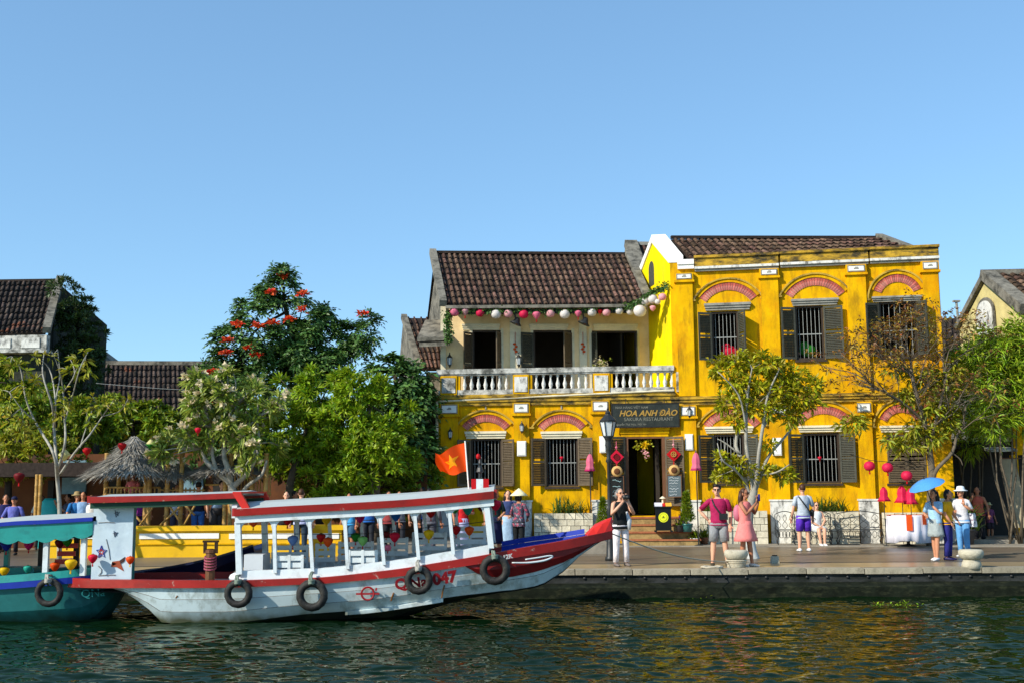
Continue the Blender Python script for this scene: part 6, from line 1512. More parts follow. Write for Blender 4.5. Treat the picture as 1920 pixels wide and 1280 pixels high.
# slatted benches: along the far side and some near ones
def bench(x0, x1, y, zb, back):
    b = empty('bench', (0, 0, 0)); b.parent = boat; b.location = (0, 0, 0)
    L = x1 - x0
    for k, z in enumerate((zb + .40, zb + .52, zb + .64)):
        MB().box(x0, x1, y + .02 * k * back, y + .025 + .02 * k * back, z, z + .085).obj('slat', M['boatwhite'], b)
    for k in range(3): MB().box(x0, x1, y - back * (.10 + .11 * k) - .045, y - back * (.10 + .11 * k) + .045, zb + .30, zb + .325).obj('slat', M['boatwhite'], b)
    for x in (x0 + .03, x1 - .03, (x0 + x1) / 2):
        MB().box(x - .025, x + .025, y + .046 + (.0 if back > 0 else -.09), y + .09 + (0 if back > 0 else -.09), zb, zb + .74).obj('leg', M['boatwhite'], b)
        MB().box(x - .025, x + .025, y - back * .36 - .02, y - back * .36 + .02, zb, zb + .299).obj('leg', M['boatwhite'], b)
    return b
for a, c in ((508, 578), (590, 628), (633, 700), (706, 765), (772, 838), (850, 912)):
    x0, x1 = BL(a, 1040, 21.3).x, BL(c, 1040, 21.3).x; zb = sheer_at((x0 + x1) / 2)[1] - .24
    bench(x0, x1, .70, zb, 1)
for a, c in ((520, 575), (655, 712)):
    x0, x1 = BL(a, 1040, 20.2).x, BL(c, 1040, 20.2).x; zb = sheer_at((x0 + x1) / 2)[1] - .36
    bench(x0, x1, -.62, zb, -1)
# hull lettering and sign marks, following the side
def hull_text(txt, px, py, h_px, m, px2=None, shear=0.0, name='lettering', bold=.004):
    p = BL(px, py, YB0 + .05); hb, zg, zs = sheer_at(p.x)
    size = h_px * YB0 / F * 1.38
    me = text_mesh(txt, size, m, .004, shear, bold)
    o = link(name, me, boat)
    ang = math.atan2(sheer_at(p.x + .3)[1] - sheer_at(p.x - .3)[1], .6)
    y = None
    for k in range(NS - 1):
        if SH[k][0] <= p.x <= SH[k + 1][0]:
            s = section(k, True)
            y = float(np.interp(p.z, [s[3][2], s[2][2], s[1][2], s[0][2]], [s[3][1], s[2][1], s[1][1], s[0][1]]))
            lean = math.atan2(s[0][1] - s[2][1], s[0][2] - s[2][2])
    ybeam = math.atan2(-(sheer_at(p.x + .3)[0] - sheer_at(p.x - .3)[0]), .6)
    o.matrix_local = Matrix.Translation((p.x, y - .085, p.z)) @ Matrix.Rotation(ybeam, 4, 'Z') @ Matrix.Rotation(-ang, 4, 'Y') @ Matrix.Rotation(PI / 2 - lean, 4, 'X')
    return o
ltr = flat('dark_red_lettering', (140, 18, 28))
hull_text('Q', 753, 1094, 20, ltr, bold=.010); hull_text('Na', 785, 1091, 19, ltr, bold=.008); hull_text('047', 834, 1083, 21, ltr, bold=.014)
w12 = hull_text('12K', 952, 1043, 8, M['white'])
w12.location.y -= .06
ring = MB(); cp = BL(691, 1111, YB0 + .08); cp.y -= .10
for k in range(1): ring.tube([(cp.x + .105 * math.cos(a), cp.y, cp.z + .105 * math.sin(a)) for a in [2 * PI * i / 20 for i in range(21)]], .018, 5)
ring.box(cp.x - .20, cp.x + .20, cp.y - .012, cp.y + .012, cp.z - .018, cp.z + .012); ring.prism([(cp.x + .12, cp.z + .05), (cp.x + .15, cp.z + .045), (cp.x + .165, cp.z + .09), (cp.x + .135, cp.z + .10)], cp.y - .01, cp.y + .01)
ring.obj('draught_mark', ltr, boat)
# rust streak fittings and lower rubbing plank
b = MB(); rows_ = []
for px in range(660, 840, 12):
    i = min(range(NS), key=lambda k: abs(SH[k][0] - BL(px, 1130).x)); s = section(i, True); rows_.append([(s[3][0], s[3][1] - .05, s[3][2] - .06), (s[3][0], s[3][1] - .06, s[3][2] + .0), (s[3][0], s[3][1] + .02, s[3][2] + .02)])
rr2 = []
for r_ in rows_:
    if not rr2 or r_[0][0] > rr2[-1][0][0] + .02: rr2.append(r_)
b.loft(rr2); b.obj('rubbing_plank', M['hullwhite'], boat)
for px, py, h in ((830, 1108, 22), (392, 1112, 16), (420, 1136, 10), (330, 1120, 8), (735, 1118, 14)):
    p = BL(px, py, YB0 + .10); MB().tube([(p.x + .03, p.y - .02, p.z + h * .005), (p.x, p.y + .0, p.z), (p.x - .02, p.y + .03, p.z - h * .005)], .014, 5).obj('rusty_strap', flat('rust', (120, 75, 25)), boat)
# life ring tyres
def hang(px, py, rpx, top, label, tilt=.05, rm='greenrope', y=None):
    p = W(px, py, (YB0 - .06) if y is None else y); hb = sheer_at(p.x - bo.x)[0]
    yy = (YB0 + 1.05 - hb - .16) if y is None else y
    p = W(px, py, yy); q = W(top[0], top[1], yy + .12)
    return tyre(label, p, 0, rpx * yy / F, tilt, rpx * yy / F * .28, q, rm)
hang(447, 1112, 26, (449, 1078), 'tyre fender below the roof step, leftmost of the four on the white boat', .06)
hang(585, 1115, 29, (586, 1072), 'tyre fender to the left of the round red mark on the white boat', .05)
hang(785, 1087, 26, (785, 1050), 'tyre fender covering the middle of the red lettering on the white boat', .05, 'greyrope')
hang(928, 1067, 28, (925, 1036), 'black tyre fender beside the white 12K lettering near the bow', .05)
# ---------------------------------------------------------------- teal boat at the left edge
YT = 19.9
to = Vector((W(60, 1080, YT).x, YT + .95, WATER))
tb = empty('teal_boat', to, 0, 'teal wooden tour boat hung with lanterns, cut off by the left edge', 'boat')
def TL(px, py, y=YT): return W(px, py, y) - to
tsh = [(-240, 1090, 1108, .95), (-100, 1086, 1108, .95), (0, 1081, 1104, .95), (100, 1073, 1096, .92), (150, 1068, 1091, .80), (195, 1061, 1085, .55), (225, 1052, 1074, .28), (246, 1042, 1060, .06)]
TS = []
for p in smooth_line(tsh, 25):
    hb = max(.05, p[3]); y = YT + .95 - hb; g = W(p[0], p[1], y) - to; s = W(p[0], p[2], y) - to; TS.append((g.x, hb, g.z, s.z))
hu = MB()
xa, xb = TL(140, 1100).x, TS[-1][0]
for sg in (-1, 1):
    rows = []
    for x, hb, zg, zs in TS:
        zk = -.3 if x < xa else -.3 + (zs - .02 + .3) * ((x - xa) / (xb - xa)) ** 1.5
        rows.append([(x, sg * hb * .98, zs), (x, sg * hb * .9, zs + (zk - zs) * .45), (x, sg * hb * .7, zs + (zk - zs) * .75), (x, 0, zk)])
    hu.loft(rows if sg < 0 else [list(reversed(r_)) for r_ in rows], closed=False, cap=False)
hu.obj('hull', M['tealhull'], tb)
b = MB()
for sg in (-1, 1): b.loft([[(x, sg * hb * .97, zs), (x, sg * (hb + .04), zs), (x, sg * (hb + .04), zs + (zg - zs) * .5), (x, sg * (hb - .03), zs + (zg - zs) * .5)] for x, hb, zg, zs in TS])
b.obj('gunwale', M['boatblue'], tb)
b = MB()
for sg in (-1, 1): b.loft([[(x, sg * (hb - .06), zg - .10), (x, sg * (hb + .02), zs + (zg - zs) * .5 + .003), (x, sg * (hb - .0), zg + .02), (x, sg * (hb - .06), zg + .02)] for x, hb, zg, zs in TS])
b.obj('bulwark', M['teal'], tb)
b = MB(); b.loft([[(x, -(hb - .06), zg - .2), (x, hb - .06, zg - .2)] for x, hb, zg, zs in TS], closed=False, cap=False); b.obj('deck', M['deck'], tb)
tr = [(-240, 1003, 1035), (0, 979, 1014), (90, 974, 1010), (176, 969, 1000)]
tp = smooth_line(tr, 11); sr = []
for px, yt, yb in tp: p = W(px, yt, YT - .03) - to; q = W(px, yb, YT - .03) - to; sr.append((p.x, q.z, p.z))
h2 = 1.0
b = MB(); b.loft([[(x, -h2 + .02, z1 - .02), (x, 0, z1 + .09), (x, h2 - .02, z1 - .02), (x, h2 - .04, z1 - .06), (x, 0, z1 + .02), (x, -h2 + .04, z1 - .06)] for x, z0, z1 in sr]); b.obj('roof', M['roofgrey'], tb)
b = MB()
for sg in (-1, 1): b.loft([[(x, sg * h2, z1 - .065), (x, sg * (h2 + .05), z1 - .065), (x, sg * (h2 + .05), z1), (x, sg * (h2 - .01), z1 + .004)] for x, z0, z1 in sr])
x, z0, z1 = sr[-1]; b.box(x, x + .05, -h2, h2, z1 - .065, z1 + .02)
b.obj('roof_edge', M['boatblue'], tb)
b = MB()
for sg in (-1, 1):
    b.loft([[(x, sg * (h2 - .03), z0 + .02), (x, sg * (h2 + .01), z0), (x, sg * (h2 + .02), z1 - .068), (x, sg * (h2 - .02), z1 - .068)] for x, z0, z1 in sr])
    n = 24; xs2 = np.linspace(sr[0][0], sr[-1][0], n * 6 + 1)
    lo_ = [float(np.interp(x, [s[0] for s in sr], [s[1] for s in sr])) for x in xs2]
    b.loft([[(x, sg * (h2 - .0), z + .02), (x, sg * (h2 + .012), z + .01), (x, sg * (h2 + .012), z - .055 * abs(math.sin(PI * k / 12)) - .005), (x, sg * h2, z - .055 * abs(math.sin(PI * k / 12)) - .005)] for k, (x, z) in enumerate(zip(xs2, lo_))])
x, z0, z1 = sr[-1]; b.box(x - .02, x + .03, -h2 + .05, h2 - .05, z0 + .03, z1 - .067)
b.obj('valance', M['teal'], tb)
for px, mm, ys in ((-60, 'teal', (-1, 1)), (12, 'teal', (1,)), (76, 'blackwood', (1,)), (88, 'boatwhite', (-1,)), (142, 'blackwood', (1,)), (158, 'boatwhite', (-1,))):
    for sg in ys:
        c = TL(px, 1040, YT + .1 if sg < 0 else YT + 1.8); MB().box(c.x - .045, c.x + .045, sg * .88 - .04, sg * .88 + .04, TS[10][2] - .05, TL(px, 1002, YT).z).obj('post', M[mm], tb)
b = MB()
for k in range(3): b.box(TL(100, 1060, YT + 1.2).x, TL(134, 1060, YT + 1.2).x, .3 + .1 * k, .34 + .1 * k, TS[10][2] + .08 + .14 * k, TS[10][2] + .17 + .14 * k)
b.obj('seat_back', M['brightred'], tb)
for (xa_, xb_) in ((-60, 10), (14, 66)): MB().box(TL(xa_, 1060, YT + 1.3).x, TL(xb_, 1060, YT + 1.3).x, .3, .8, TS[8][2] - .2, TS[8][2] + .06).obj('seat', M['teal'], tb)
p = W(92, 1110, YT - .16); tyre('tyre fender on the dark hull of the teal boat', p, 0, 26 * YT / F, .05, 26 * YT / F * .24, W(97, 1078, YT), 'greyrope')
me = text_mesh('QNa', .20, flat('hull_lettering', (40, 130, 130)), .003); o = link('lettering', me, tb, (TL(172, 1112, YT + .1).x, -.79, TL(172, 1112, YT + .1).z), (PI / 2 + .12, -.06, .16))
# ---------------------------------------------------------------- dark rowing boats behind
def skiff(name, pts, halfb, Y, label, m, inner):
    """slim rowing boat along the quay: pts (px, y_top, y_bottom)"""
    o = Vector((W(pts[0][0], 1060, Y).x, Y, WATER)); t = empty(name, o, 0, label, 'boat')
    S = []
    for k, p in enumerate(smooth_line(pts, 15)):
        u = k / 14; hb = max(.03, halfb * math.sin(PI * min(1, .5 + .5 * (1 - u) if u > .4 else .5 + .32 * (1 - u / .4))) ** .7)
        a = W(p[0], p[1], Y - hb) - o; b_ = W(p[0], p[2], Y - hb) - o; S.append((a.x, hb, a.z, b_.z))
    b = MB(); b.loft([[(x, -hb, zt), (x, -hb * .8, zt * .5 + zb * .5), (x, -hb * .3, zb), (x, hb * .3, zb), (x, hb * .8, zt * .5 + zb * .5), (x, hb, zt), (x, hb - .03, zt), (x, hb * .7 - .02, zt * .6 + zb * .4), (x, -hb * .7 + .02, zt * .6 + zb * .4), (x, -hb + .03, zt)] for x, hb, zt, zb in S]); b.obj('hull', m, t)
    b = MB()
    for sg in (-1, 1): b.loft([[(x, sg * hb, zt - .03), (x, sg * (hb + .03), zt - .03), (x, sg * (hb + .03), zt + .012), (x, sg * hb, zt + .012)] for x, hb, zt, zb in S])
    b.obj('gunwale', inner, t)
    for q in (3, 6): x, hb, zt, zb = S[q]; MB().box(x - .12, x + .12, -hb * .85, hb * .85, zt - .10, zt - .06).obj('thwart', M['deck'], t)
    return t
skiff('rowing_boat', [(120, 1082, 1110), (200, 1080, 1110), (300, 1066, 1106), (400, 1044, 1084), (474, 1021, 1050)], .65, 22.0, 'navy rowing boat with upturned bow lying behind the white boat', M['navy'], M['navy'])
# ================================================================== PEOPLE
def skinmat(name, rgb): return flat(name, rgb, 0.55, 0.06, scale=10)
SKIN = {'fair': skinmat('fair_skin', (214, 160, 130)), 'tan': skinmat('tan_skin', (188, 130, 98)), 'warm': skinmat('warm_skin', (170, 112, 82))}
M['hair_black'] = flat('black_hair', (24, 19, 17), 0.5); M['hair_brown'] = flat('brown_hair', (70, 42, 26), 0.5); M['hair_grey'] = flat('grey_hair', (120, 118, 114), 0.5)
M['eye'] = flat('dark_eye', (20, 16, 14), 0.3); M['lip'] = flat('lip', (150, 80, 70), 0.5)
def lerp(a, b, t): return Vector(a) * (1 - t) + Vector(b) * t
def hand(mb, wrist, d, s, side):
    """palm, four unequal bent fingers and a thumb; d = direction of the hand"""
    d = Vector(d).normalized(); u = d.cross(Vector((0, 1, 0)) if abs(d.y) < .8 else Vector((1, 0, 0))).normalized(); w = u.cross(d)
    p = Vector(wrist)
    mb.tube([p - d * .01, p + d * .05 * s, p + d * .09 * s], [.026 * s, .038 * s, .036 * s], 7, [.020 * s, .017 * s, .014 * s], up=u)
    for k, L in enumerate((.062, .075, .070, .055)):
        o = p + d * .085 * s + u * (.027 - .018 * k) * s; e1 = o + d * L * .5 * s + w * .008 * s; e2 = e1 + (d + w * .6).normalized() * L * .5 * s
        mb.tube([o, e1, e2], [.0095 * s, .0085 * s, .006 * s], 5)
    t0 = p + d * .025 * s + u * .03 * s * side
    mb.tube([t0, t0 + (d * .6 + u * side).normalized() * .04 * s, t0 + (d * 1.2 + u * side * .8).normalized() * .07 * s], [.012 * s, .010 * s, .007 * s], 5)
STAND = dict(hipz=.90, kneeL=(.095, -.01, .48), ankL=(.10, .02, .08), kneeR=(-.095, -.01, .48), ankR=(-.10, .02, .08),
             elL=(.27, .03, 1.12), haL=(.29, -.06, .86), elR=(-.27, .03, 1.12), haR=(-.29, -.06, .86), lean=(0, 0), head=(0, 0))
def person(label, loc, h, rz, skin='tan', hair=('short', 'hair_black'), top=None, bottom=None, shoes=(40, 40, 45), pose=None, female=False, group=None, lod=1, hat=None, glasses=False, z0=0.0):
    """local frame: faces -y, +x is the figure's left. Heights are for 1.70 m and scaled. 'top' = (rgb, sleeve 0..1, hem z), 'bottom' = (kind, rgb, hem z)"""
    P = dict(STAND); P.update(pose or {})
    t = empty('person', (loc[0], loc[1], loc[2] + z0), rz, label, 'person', group)
    k = h / 1.70; t.scale = (k, k, k)
    hz = P['hipz']; lx, ly = P['lean']; nz = hz + .535
    pel = Vector((0, P.get('py', 0), hz)); neck = Vector((lx, ly + P.get('py', 0), nz))
    def sp(u): return pel.lerp(neck, u)
    hd = Vector(P['head']); hc = neck + Vector((hd.x, hd.y - .015, .155))
    sw = .185 if not female else .165
    shL = sp(.86) + Vector((sw, .005, 0)); shR = sp(.86) + Vector((-sw, .005, 0))
    hipw = .09
    hL, hR = pel + Vector((hipw, 0, -.02)), pel + Vector((-hipw, 0, -.02))
    b = MB(); SG = 10 if lod else 7
    # trunk
    def ring(c, rx, ry, n=12):
        return [(c.x + rx * math.cos(2 * PI * i / n), c.y + ry * math.sin(2 * PI * i / n), c.z) for i in range(n)]
    fw = .92 if female else 1.0
    prof = [(-.06, .10, .085), (0, .165, .115), (.12, .158, .11), (.30, .128 if female else .142, .095), (.55, .152 * fw, .11), (.75, .168 * fw, .112), (.88, .160 * fw, .095), (.95, .115, .08), (.99, .075, .065), (1.03, .055, .052)]
    def trunk(mb, grow, u0, u1, n=12, flare=0):
        rg = []
        us = [u0] + [u for u, _, _ in prof if u0 < u < u1] + [u1]
        for u in us:
            rx = float(np.interp(u, [q[0] for q in prof], [q[1] for q in prof])); ry = float(np.interp(u, [q[0] for q in prof], [q[2] for q in prof]))
            c = sp(u); rg.append(ring(c, rx + grow + (flare if u == u0 else 0), ry + grow + (flare if u == u0 else 0), n))
        mb.loft(rg)
    trunk(b, 0, -.06, 1.03)
    b.tube([sp(.97), neck + Vector((hd.x * .4, hd.y * .4, .05)), hc - Vector((0, 0, .05))], [.055, .05, .05], 8)
    # head with face
    b.ell((hc.x, hc.y + .01, hc.z + .015), (.075, .092, .108), 12, 8); b.ell((hc.x, hc.y - .025, hc.z - .055), (.052, .058, .055), 10, 6)
    b.tube([(hc.x, hc.y - .088, hc.z + .02), (hc.x, hc.y - .107, hc.z - .018), (hc.x, hc.y - .09, hc.z - .026)], [.009, .016, .012], 6)
    for sg in (-1, 1): b.ell((hc.x + sg * .077, hc.y + .012, hc.z - .005), (.012, .022, .032), 6, 5)
    legs = ((hL, Vector(P['kneeL']), Vector(P['ankL'])), (hR, Vector(P['kneeR']), Vector(P['ankR'])))
    for a, kn, an in legs:
        b.tube([a + Vector((0, 0, .03)), a.lerp(kn, .35), a.lerp(kn, .8), kn, kn.lerp(an, .3), kn.lerp(an, .75), an, an - (an - kn).normalized() * -.03], [.085, .082, .062, .056, .058, .04, .036, .036], SG)
    arms = ((shL, Vector(P['elL']), Vector(P['haL']), 1), (shR, Vector(P['elR']), Vector(P['haR']), -1))
    for s, e, w, sd in arms:
        b.tube([s + (s - sp(.86)) * -.35 + Vector((0, 0, .03)), s, s.lerp(e, .4), e, e.lerp(w, .35), w], [.05, .052, .045, .038, .037, .026], 8)
        d = (w - e).normalized(); hand(b, w, P.get('hdL' if sd > 0 else 'hdR', d), 1.0, sd)
    b.mi = 1
    for sg in (-1, 1): b.ell((hc.x + sg * .030, hc.y - .078, hc.z + .022), (.013, .008, .007), 6, 4)
    b.mi = 2; b.ell((hc.x, hc.y - .083, hc.z - .052), (.022, .008, .007), 6, 4)
    body = b.obj('body', [SKIN[skin], M['eye'], M['lip']], t, True)
    # feet / shoes
    for a, kn, an in legs:
        f = MB(); fd = Vector(P.get('foot', (0, -1, 0))).normalized()
        f.tube([an + fd * -.07 + Vector((0, 0, -.045)), an + fd * -.02 + Vector((0, 0, -.03)), an + fd * .08 + Vector((0, 0, -.045)), an + fd * .17 + Vector((0, 0, -.055))], [.035, .048, .045, .028], 8, [.03, .045, .032, .02], up=(1, 0, 0) if abs(fd.x) < .7 else (0, 1, 0))
        f.obj('shoe', flat('shoe_%d_%d_%d' % shoes, shoes, .6), t, True)
    # clothes
    if top:
        rgb, sl, hem = top[:3]; m = top[3] if len(top) > 3 else flat('cloth_%d_%d_%d' % rgb, rgb, .85, .18, scale=9, bump=1.0, bscale=11)
        c = MB(); u0 = (hem - hz) / .535; trunk(c, .018, max(u0, -.06), .975, 14)
        if u0 < -.06: c.loft([ring(pel + Vector((0, 0, hem - hz)), .20, .15, 14), ring(pel + Vector((0, 0, -.02)), .19, .14, 14)])
        for s, e, w, sd in arms:
            if sl > 0:
                L1 = [s + (s - sp(.86)) * -.45 + Vector((0, 0, .035)), s + Vector((0, 0, .006))]; r1 = [.048, .059]
                if sl <= .5: L1 += [s.lerp(e, sl * 2)]; r1 += [.056]
                else: L1 += [e, e.lerp(w, (sl - .5) * 2 * .95)]; r1 += [.052, .042]
                c.tube(L1, r1, 9)
        c.obj('top', m, t, True)
    if bottom:
        kind, rgb, hem = bottom[:3]; m = bottom[3] if len(bottom) > 3 else flat('cloth_%d_%d_%d' % rgb, rgb, .85, .18, scale=9, bump=1.0, bscale=11)
        c = MB()
        if kind in ('shorts', 'trousers'):
            c.loft([ring(pel + Vector((0, 0, -.10)), .16, .12, 14), ring(pel + Vector((0, 0, -.02)), .185, .135, 14), ring(sp(.14), .172, .126, 14)])
            for a, kn, an in legs:
                if kind == 'shorts': c.tube([a + Vector((0, 0, .03)), a.lerp(kn, .4), a.lerp(kn, .9)], [.102, .105, .098], 10)
                else: c.tube([a + Vector((0, 0, .03)), a.lerp(kn, .5), kn, kn.lerp(an, .5), kn.lerp(an, .96)], [.10, .088, .074, .066, .064], 10)
        else:
            n = 20; rg = []
            steps = 5
            for q in range(steps + 1):
                u = q / steps; z = (hz + .10) * (1 - u) + hem * u
                cx = (Vector(P['kneeL']) + Vector(P['kneeR'])) * .5
                ctr = Vector((0, pel.y, 0)).lerp(Vector((cx.x, cx.y, 0)), u if kind == 'lap' else 0)
                w = .158 + (rgbw(kind) * u); rg.append([(ctr.x + (w + .014 * u * math.sin(5 * 2 * PI * i / n)) * math.cos(2 * PI * i / n), ctr.y + (w * .8 + .014 * u * math.cos(6 * 2 * PI * i / n)) * math.sin(2 * PI * i / n), z) for i in range(n)])
            c.loft(rg)
        c.obj('skirt' if kind in ('skirt', 'dress', 'long') else kind, m, t, True)
    # hair
    style, hm = hair; c = MB()
    if style != 'bald':
        c.ell((hc.x, hc.y + .026, hc.z + .035), (.083, .092, .098), 12, 7)
        if style == 'long':
            for sg in (-1, 0, 1): c.tube([(hc.x + sg * .055, hc.y + .055, hc.z + .06), (hc.x + sg * .07, hc.y + .075, hc.z - .08), (hc.x + sg * .065, hc.y + .085, hc.z - .24), (hc.x + sg * .05, hc.y + .08, hc.z - .33)], [.05, .055, .05, .015], 7)
        if style == 'bob':
            for sg in (-1, 0, 1): c.tube([(hc.x + sg * .05, hc.y + .05, hc.z + .05), (hc.x + sg * .065, hc.y + .055, hc.z - .05), (hc.x + sg * .058, hc.y + .055, hc.z - .11)], [.05, .05, .025], 7)
        if style == 'tuft': c.ell((hc.x - .01, hc.y - .02, hc.z + .105), (.07, .07, .035), 10, 5); c.ell((hc.x + .05, hc.y + .03, hc.z + .06), (.05, .07, .06), 8, 5)
        c.obj('hair', M[hm], t, True)
    if glasses:
        g = MB()
        for sg in (-1, 1): g.ell((hc.x + sg * .032, hc.y - .090, hc.z + .022), (.028, .010, .020), 8, 5); g.tube([(hc.x + sg * .055, hc.y - .085, hc.z + .025), (hc.x + sg * .080, hc.y + .01, hc.z + .02)], .004, 4)
        g.obj('sunglasses', flat('dark_lens', (12, 12, 14), .2), t, True)
    if hat:
        kind, rgb = hat; c = MB(); top_ = (hc.x, hc.y + .015, hc.z)
        m = flat('hat_%d_%d_%d' % rgb, rgb, .8, .1, scale=12)
        if kind == 'conical': c.lathe(top_, [(.245, .035), (.25, .042), (.165, .115), (.08, .19), (.008, .245)], 24); c.lathe(top_, [(.24, .034), (.01, .05)], 16)
        elif kind == 'brim': c.lathe(top_, [(.165, .035), (.17, .05), (.10, .075), (.098, .10), (.085, .15), (.04, .165)], 18)
        elif kind == 'cap': c.ell((hc.x, hc.y + .015, hc.z + .06), (.092, .10, .075), 12, 6); c.ell((hc.x, hc.y - .10, hc.z + .05), (.06, .075, .012), 10, 4)
        c.obj('hat', m, t, True)
    t['_'] = 0; del t['_']
    return t, hc, neck
def rgbw(kind): return {'skirt': .05, 'dress': .15, 'long': .06, 'lap': .06}.get(kind, .05)
def strap(t, pts, r, m, name='bag_strap'): return MB().tube(pts, r, 5).obj(name, m, t, True)
def extra(name, mb, m, loc, rz, label, cat, sc=1.0):
    o = mb.obj(name, m, None, True); o.location = loc; o.rotation_euler = (0, 0, rz); o.scale = (sc,) * 3; return tag(o, label, cat)
def floral(name, base, spots):
    return mat(name, base, .85, .2, 10, stain=spots[0], stain_amt=1, stain_scale=14, stain_th=(.52, .56), stain2=spots[1], st2=(.56, .60, 17, 1))
def ground_at(px, py): return G(px, py, 0.0)
# 1 photographer by the bow
p = ground_at(1165, 1061); rz = .35
t, hc, nk = person('grey haired woman in black vest and pale trousers photographing by the boat bow', p, 1.68, rz, 'fair', ('bob', 'hair_grey'), ((18, 22, 24), 0, .82), ('trousers', (222, 214, 214), .08), (110, 100, 95),
    dict(elL=(.25, -.16, 1.16), haL=(.06, -.27, 1.45), elR=(-.27, -.14, 1.15), haR=(-.05, -.28, 1.43), hdL=(-.2, .1, 1), hdR=(.2, .1, 1), kneeL=(.11, -.02, .48), ankL=(.13, .0, .08), kneeR=(-.12, -.02, .48), ankR=(-.13, .0, .08)), True, glasses=True)
MB().tube([(.16, -.10, .80), (.17, -.10, 1.0), (.10, -.12, 1.2)], [.04, .06, .02], 7).obj('white_bag', flat('pale_cloth', (190, 195, 200)), t, True)
c = MB(); c.box(-.07, .07, -.05, .03, -.045, .045); c.lathe((0, 0, 0), [(.0, 0), (.036, .0), (.036, .09), (.03, .10)], 12)
cm_ = MB(); cm_.box(-.07, .07, -.03, .03, -.045, .045); cm_.box(-.03, .03, -.025, .025, .045, .065); cm_.tube([(0, -.03, 0), (0, -.12, 0)], [.036, .034], 10)
extra('camera_body', cm_, M['iron'], Vector(p) + Matrix.Rotation(rz, 3, 'Z') @ Vector((0, -.30, 1.50)), rz, 'black camera held up by the grey haired woman', 'camera')
# 2 man in magenta shirt
p = ground_at(1350, 1061); rz = -.5
m_ = flat('cloth_150_20_70', (160, 26, 78), .85, .18, scale=9, bump=1.0, bscale=11)
t, hc, nk = person('man in magenta T-shirt and grey shorts with black crossbody bag beside the bollard', p, 1.74, rz + .3, 'fair', ('tuft', 'hair_black'), ((160, 26, 78), .42, .86, m_), ('shorts', (138, 140, 142), .45), (60, 55, 40),
    dict(elL=(.26, .02, 1.12), haL=(.24, -.10, .86), elR=(-.40, .08, 1.17), haR=(-.21, -.02, .96), hdR=(.8, -.2, -.4), head=(-.02, -.01), kneeR=(-.12, -.02, .48), ankR=(-.15, .0, .08), kneeL=(.12, -.02, .48), ankL=(.16, 0, .08)), glasses=True)
strap(t, [(-.12, -.085, 1.40), (-.08, -.14, 1.28), (.03, -.15, 1.12), (.10, -.14, 1.05)], .018, M['iron']); MB().box(.02, .20, -.20, -.13, .98, 1.11).obj('crossbody_bag', flat('black_nylon', (22, 24, 26)), t)
# 3 woman in pink dress
p = ground_at(1400, 1062)
m_ = flat('pink_dress', (228, 128, 122), .85, .12, scale=10, bump=.3, bscale=9)
t, hc, nk = person('woman in short pink dress lifting a phone behind the left bollard', p, 1.66, .9, 'warm', ('long', 'hair_brown'), ((228, 128, 122), 0, .92, m_), ('dress', (228, 128, 122), .56, m_), (215, 205, 195),
    dict(elL=(.26, -.12, 1.16), haL=(.06, -.30, 1.40), elR=(-.24, -.16, 1.15), haR=(-.03, -.31, 1.40), hdL=(-.1, -.1, 1), hdR=(.1, -.1, 1), kneeL=(.08, -.05, .48), ankL=(.09, -.09, .08), kneeR=(-.08, .03, .48), ankR=(-.09, .07, .08)), True, glasses=True)
b = MB(); b.ell((0, .17, 1.17), (.13, .10, .19), 10, 7); b.obj('backpack', flat('pink_backpack', (190, 110, 130)), t, True)
MB().ell((.10, .10, .90), (.10, .07, .08), 10, 6).obj('waist_bag', flat('dark_pouch', (30, 28, 40)), t, True)
strap(t, [(.10, -.07, 1.40), (.13, -.11, 1.25), (.14, .02, 1.05)], .015, flat('strap_pink', (200, 60, 90)))
extra('phone', MB().box(-.038, .038, -.006, .006, -.075, .075), flat('blue_phone', (40, 40, 130), .3), Vector(p) + Matrix.Rotation(.9, 3, 'Z') @ Vector((.02, -.34, 1.47)), .9, 'dark blue phone held up by the woman in the pink dress', 'phone')
# 4 man in grey shirt, purple shorts, seen from behind
p = ground_at(1509, 1033)
t, hc, nk = person('man in pale grey shirt and purple shorts standing with his back turned', p, 1.76, PI + .15, 'fair', ('short', 'hair_brown'), ((176, 186, 198), .42, .84), ('shorts', (84, 40, 170), .45), (225, 225, 225),
    dict(kneeL=(.12, .0, .48), ankL=(.14, .02, .08), kneeR=(-.10, 0, .48), ankR=(-.11, .02, .08)))
strap(t, [(.15, .10, 1.40), (.02, .15, 1.20), (-.14, .13, 1.0), (-.20, .05, .95)], .018, M['iron']); MB().ell((-.22, .03, .98), (.05, .09, .10), 8, 6).obj('shoulder_bag', flat('black_nylon', (22, 24, 26)), t, True)
# 5 woman seated on the iron bench
pb = W(1535, 1016, 33.25); pb.z = 0.0; seat = dict(hipz=.52, py=.12, kneeL=(.09, -.30, .50), ankL=(.07, -.33, .08), kneeR=(-.09, -.30, .50), ankR=(-.06, -.34, .08), elL=(.24, .02, .76), haL=(.05, -.20, .60), elR=(-.24, .02, .76), haR=(-.04, -.20, .60), lean=(0, -.04))
t, hc, nk = person('woman in white sleeveless top and shorts sitting on the iron bench', Vector(pb), 1.62, .1, 'fair', ('short', 'hair_brown'), ((214, 220, 222), 0, .46), ('shorts', (200, 205, 205), .45), (225, 225, 225), seat, True, glasses=True)
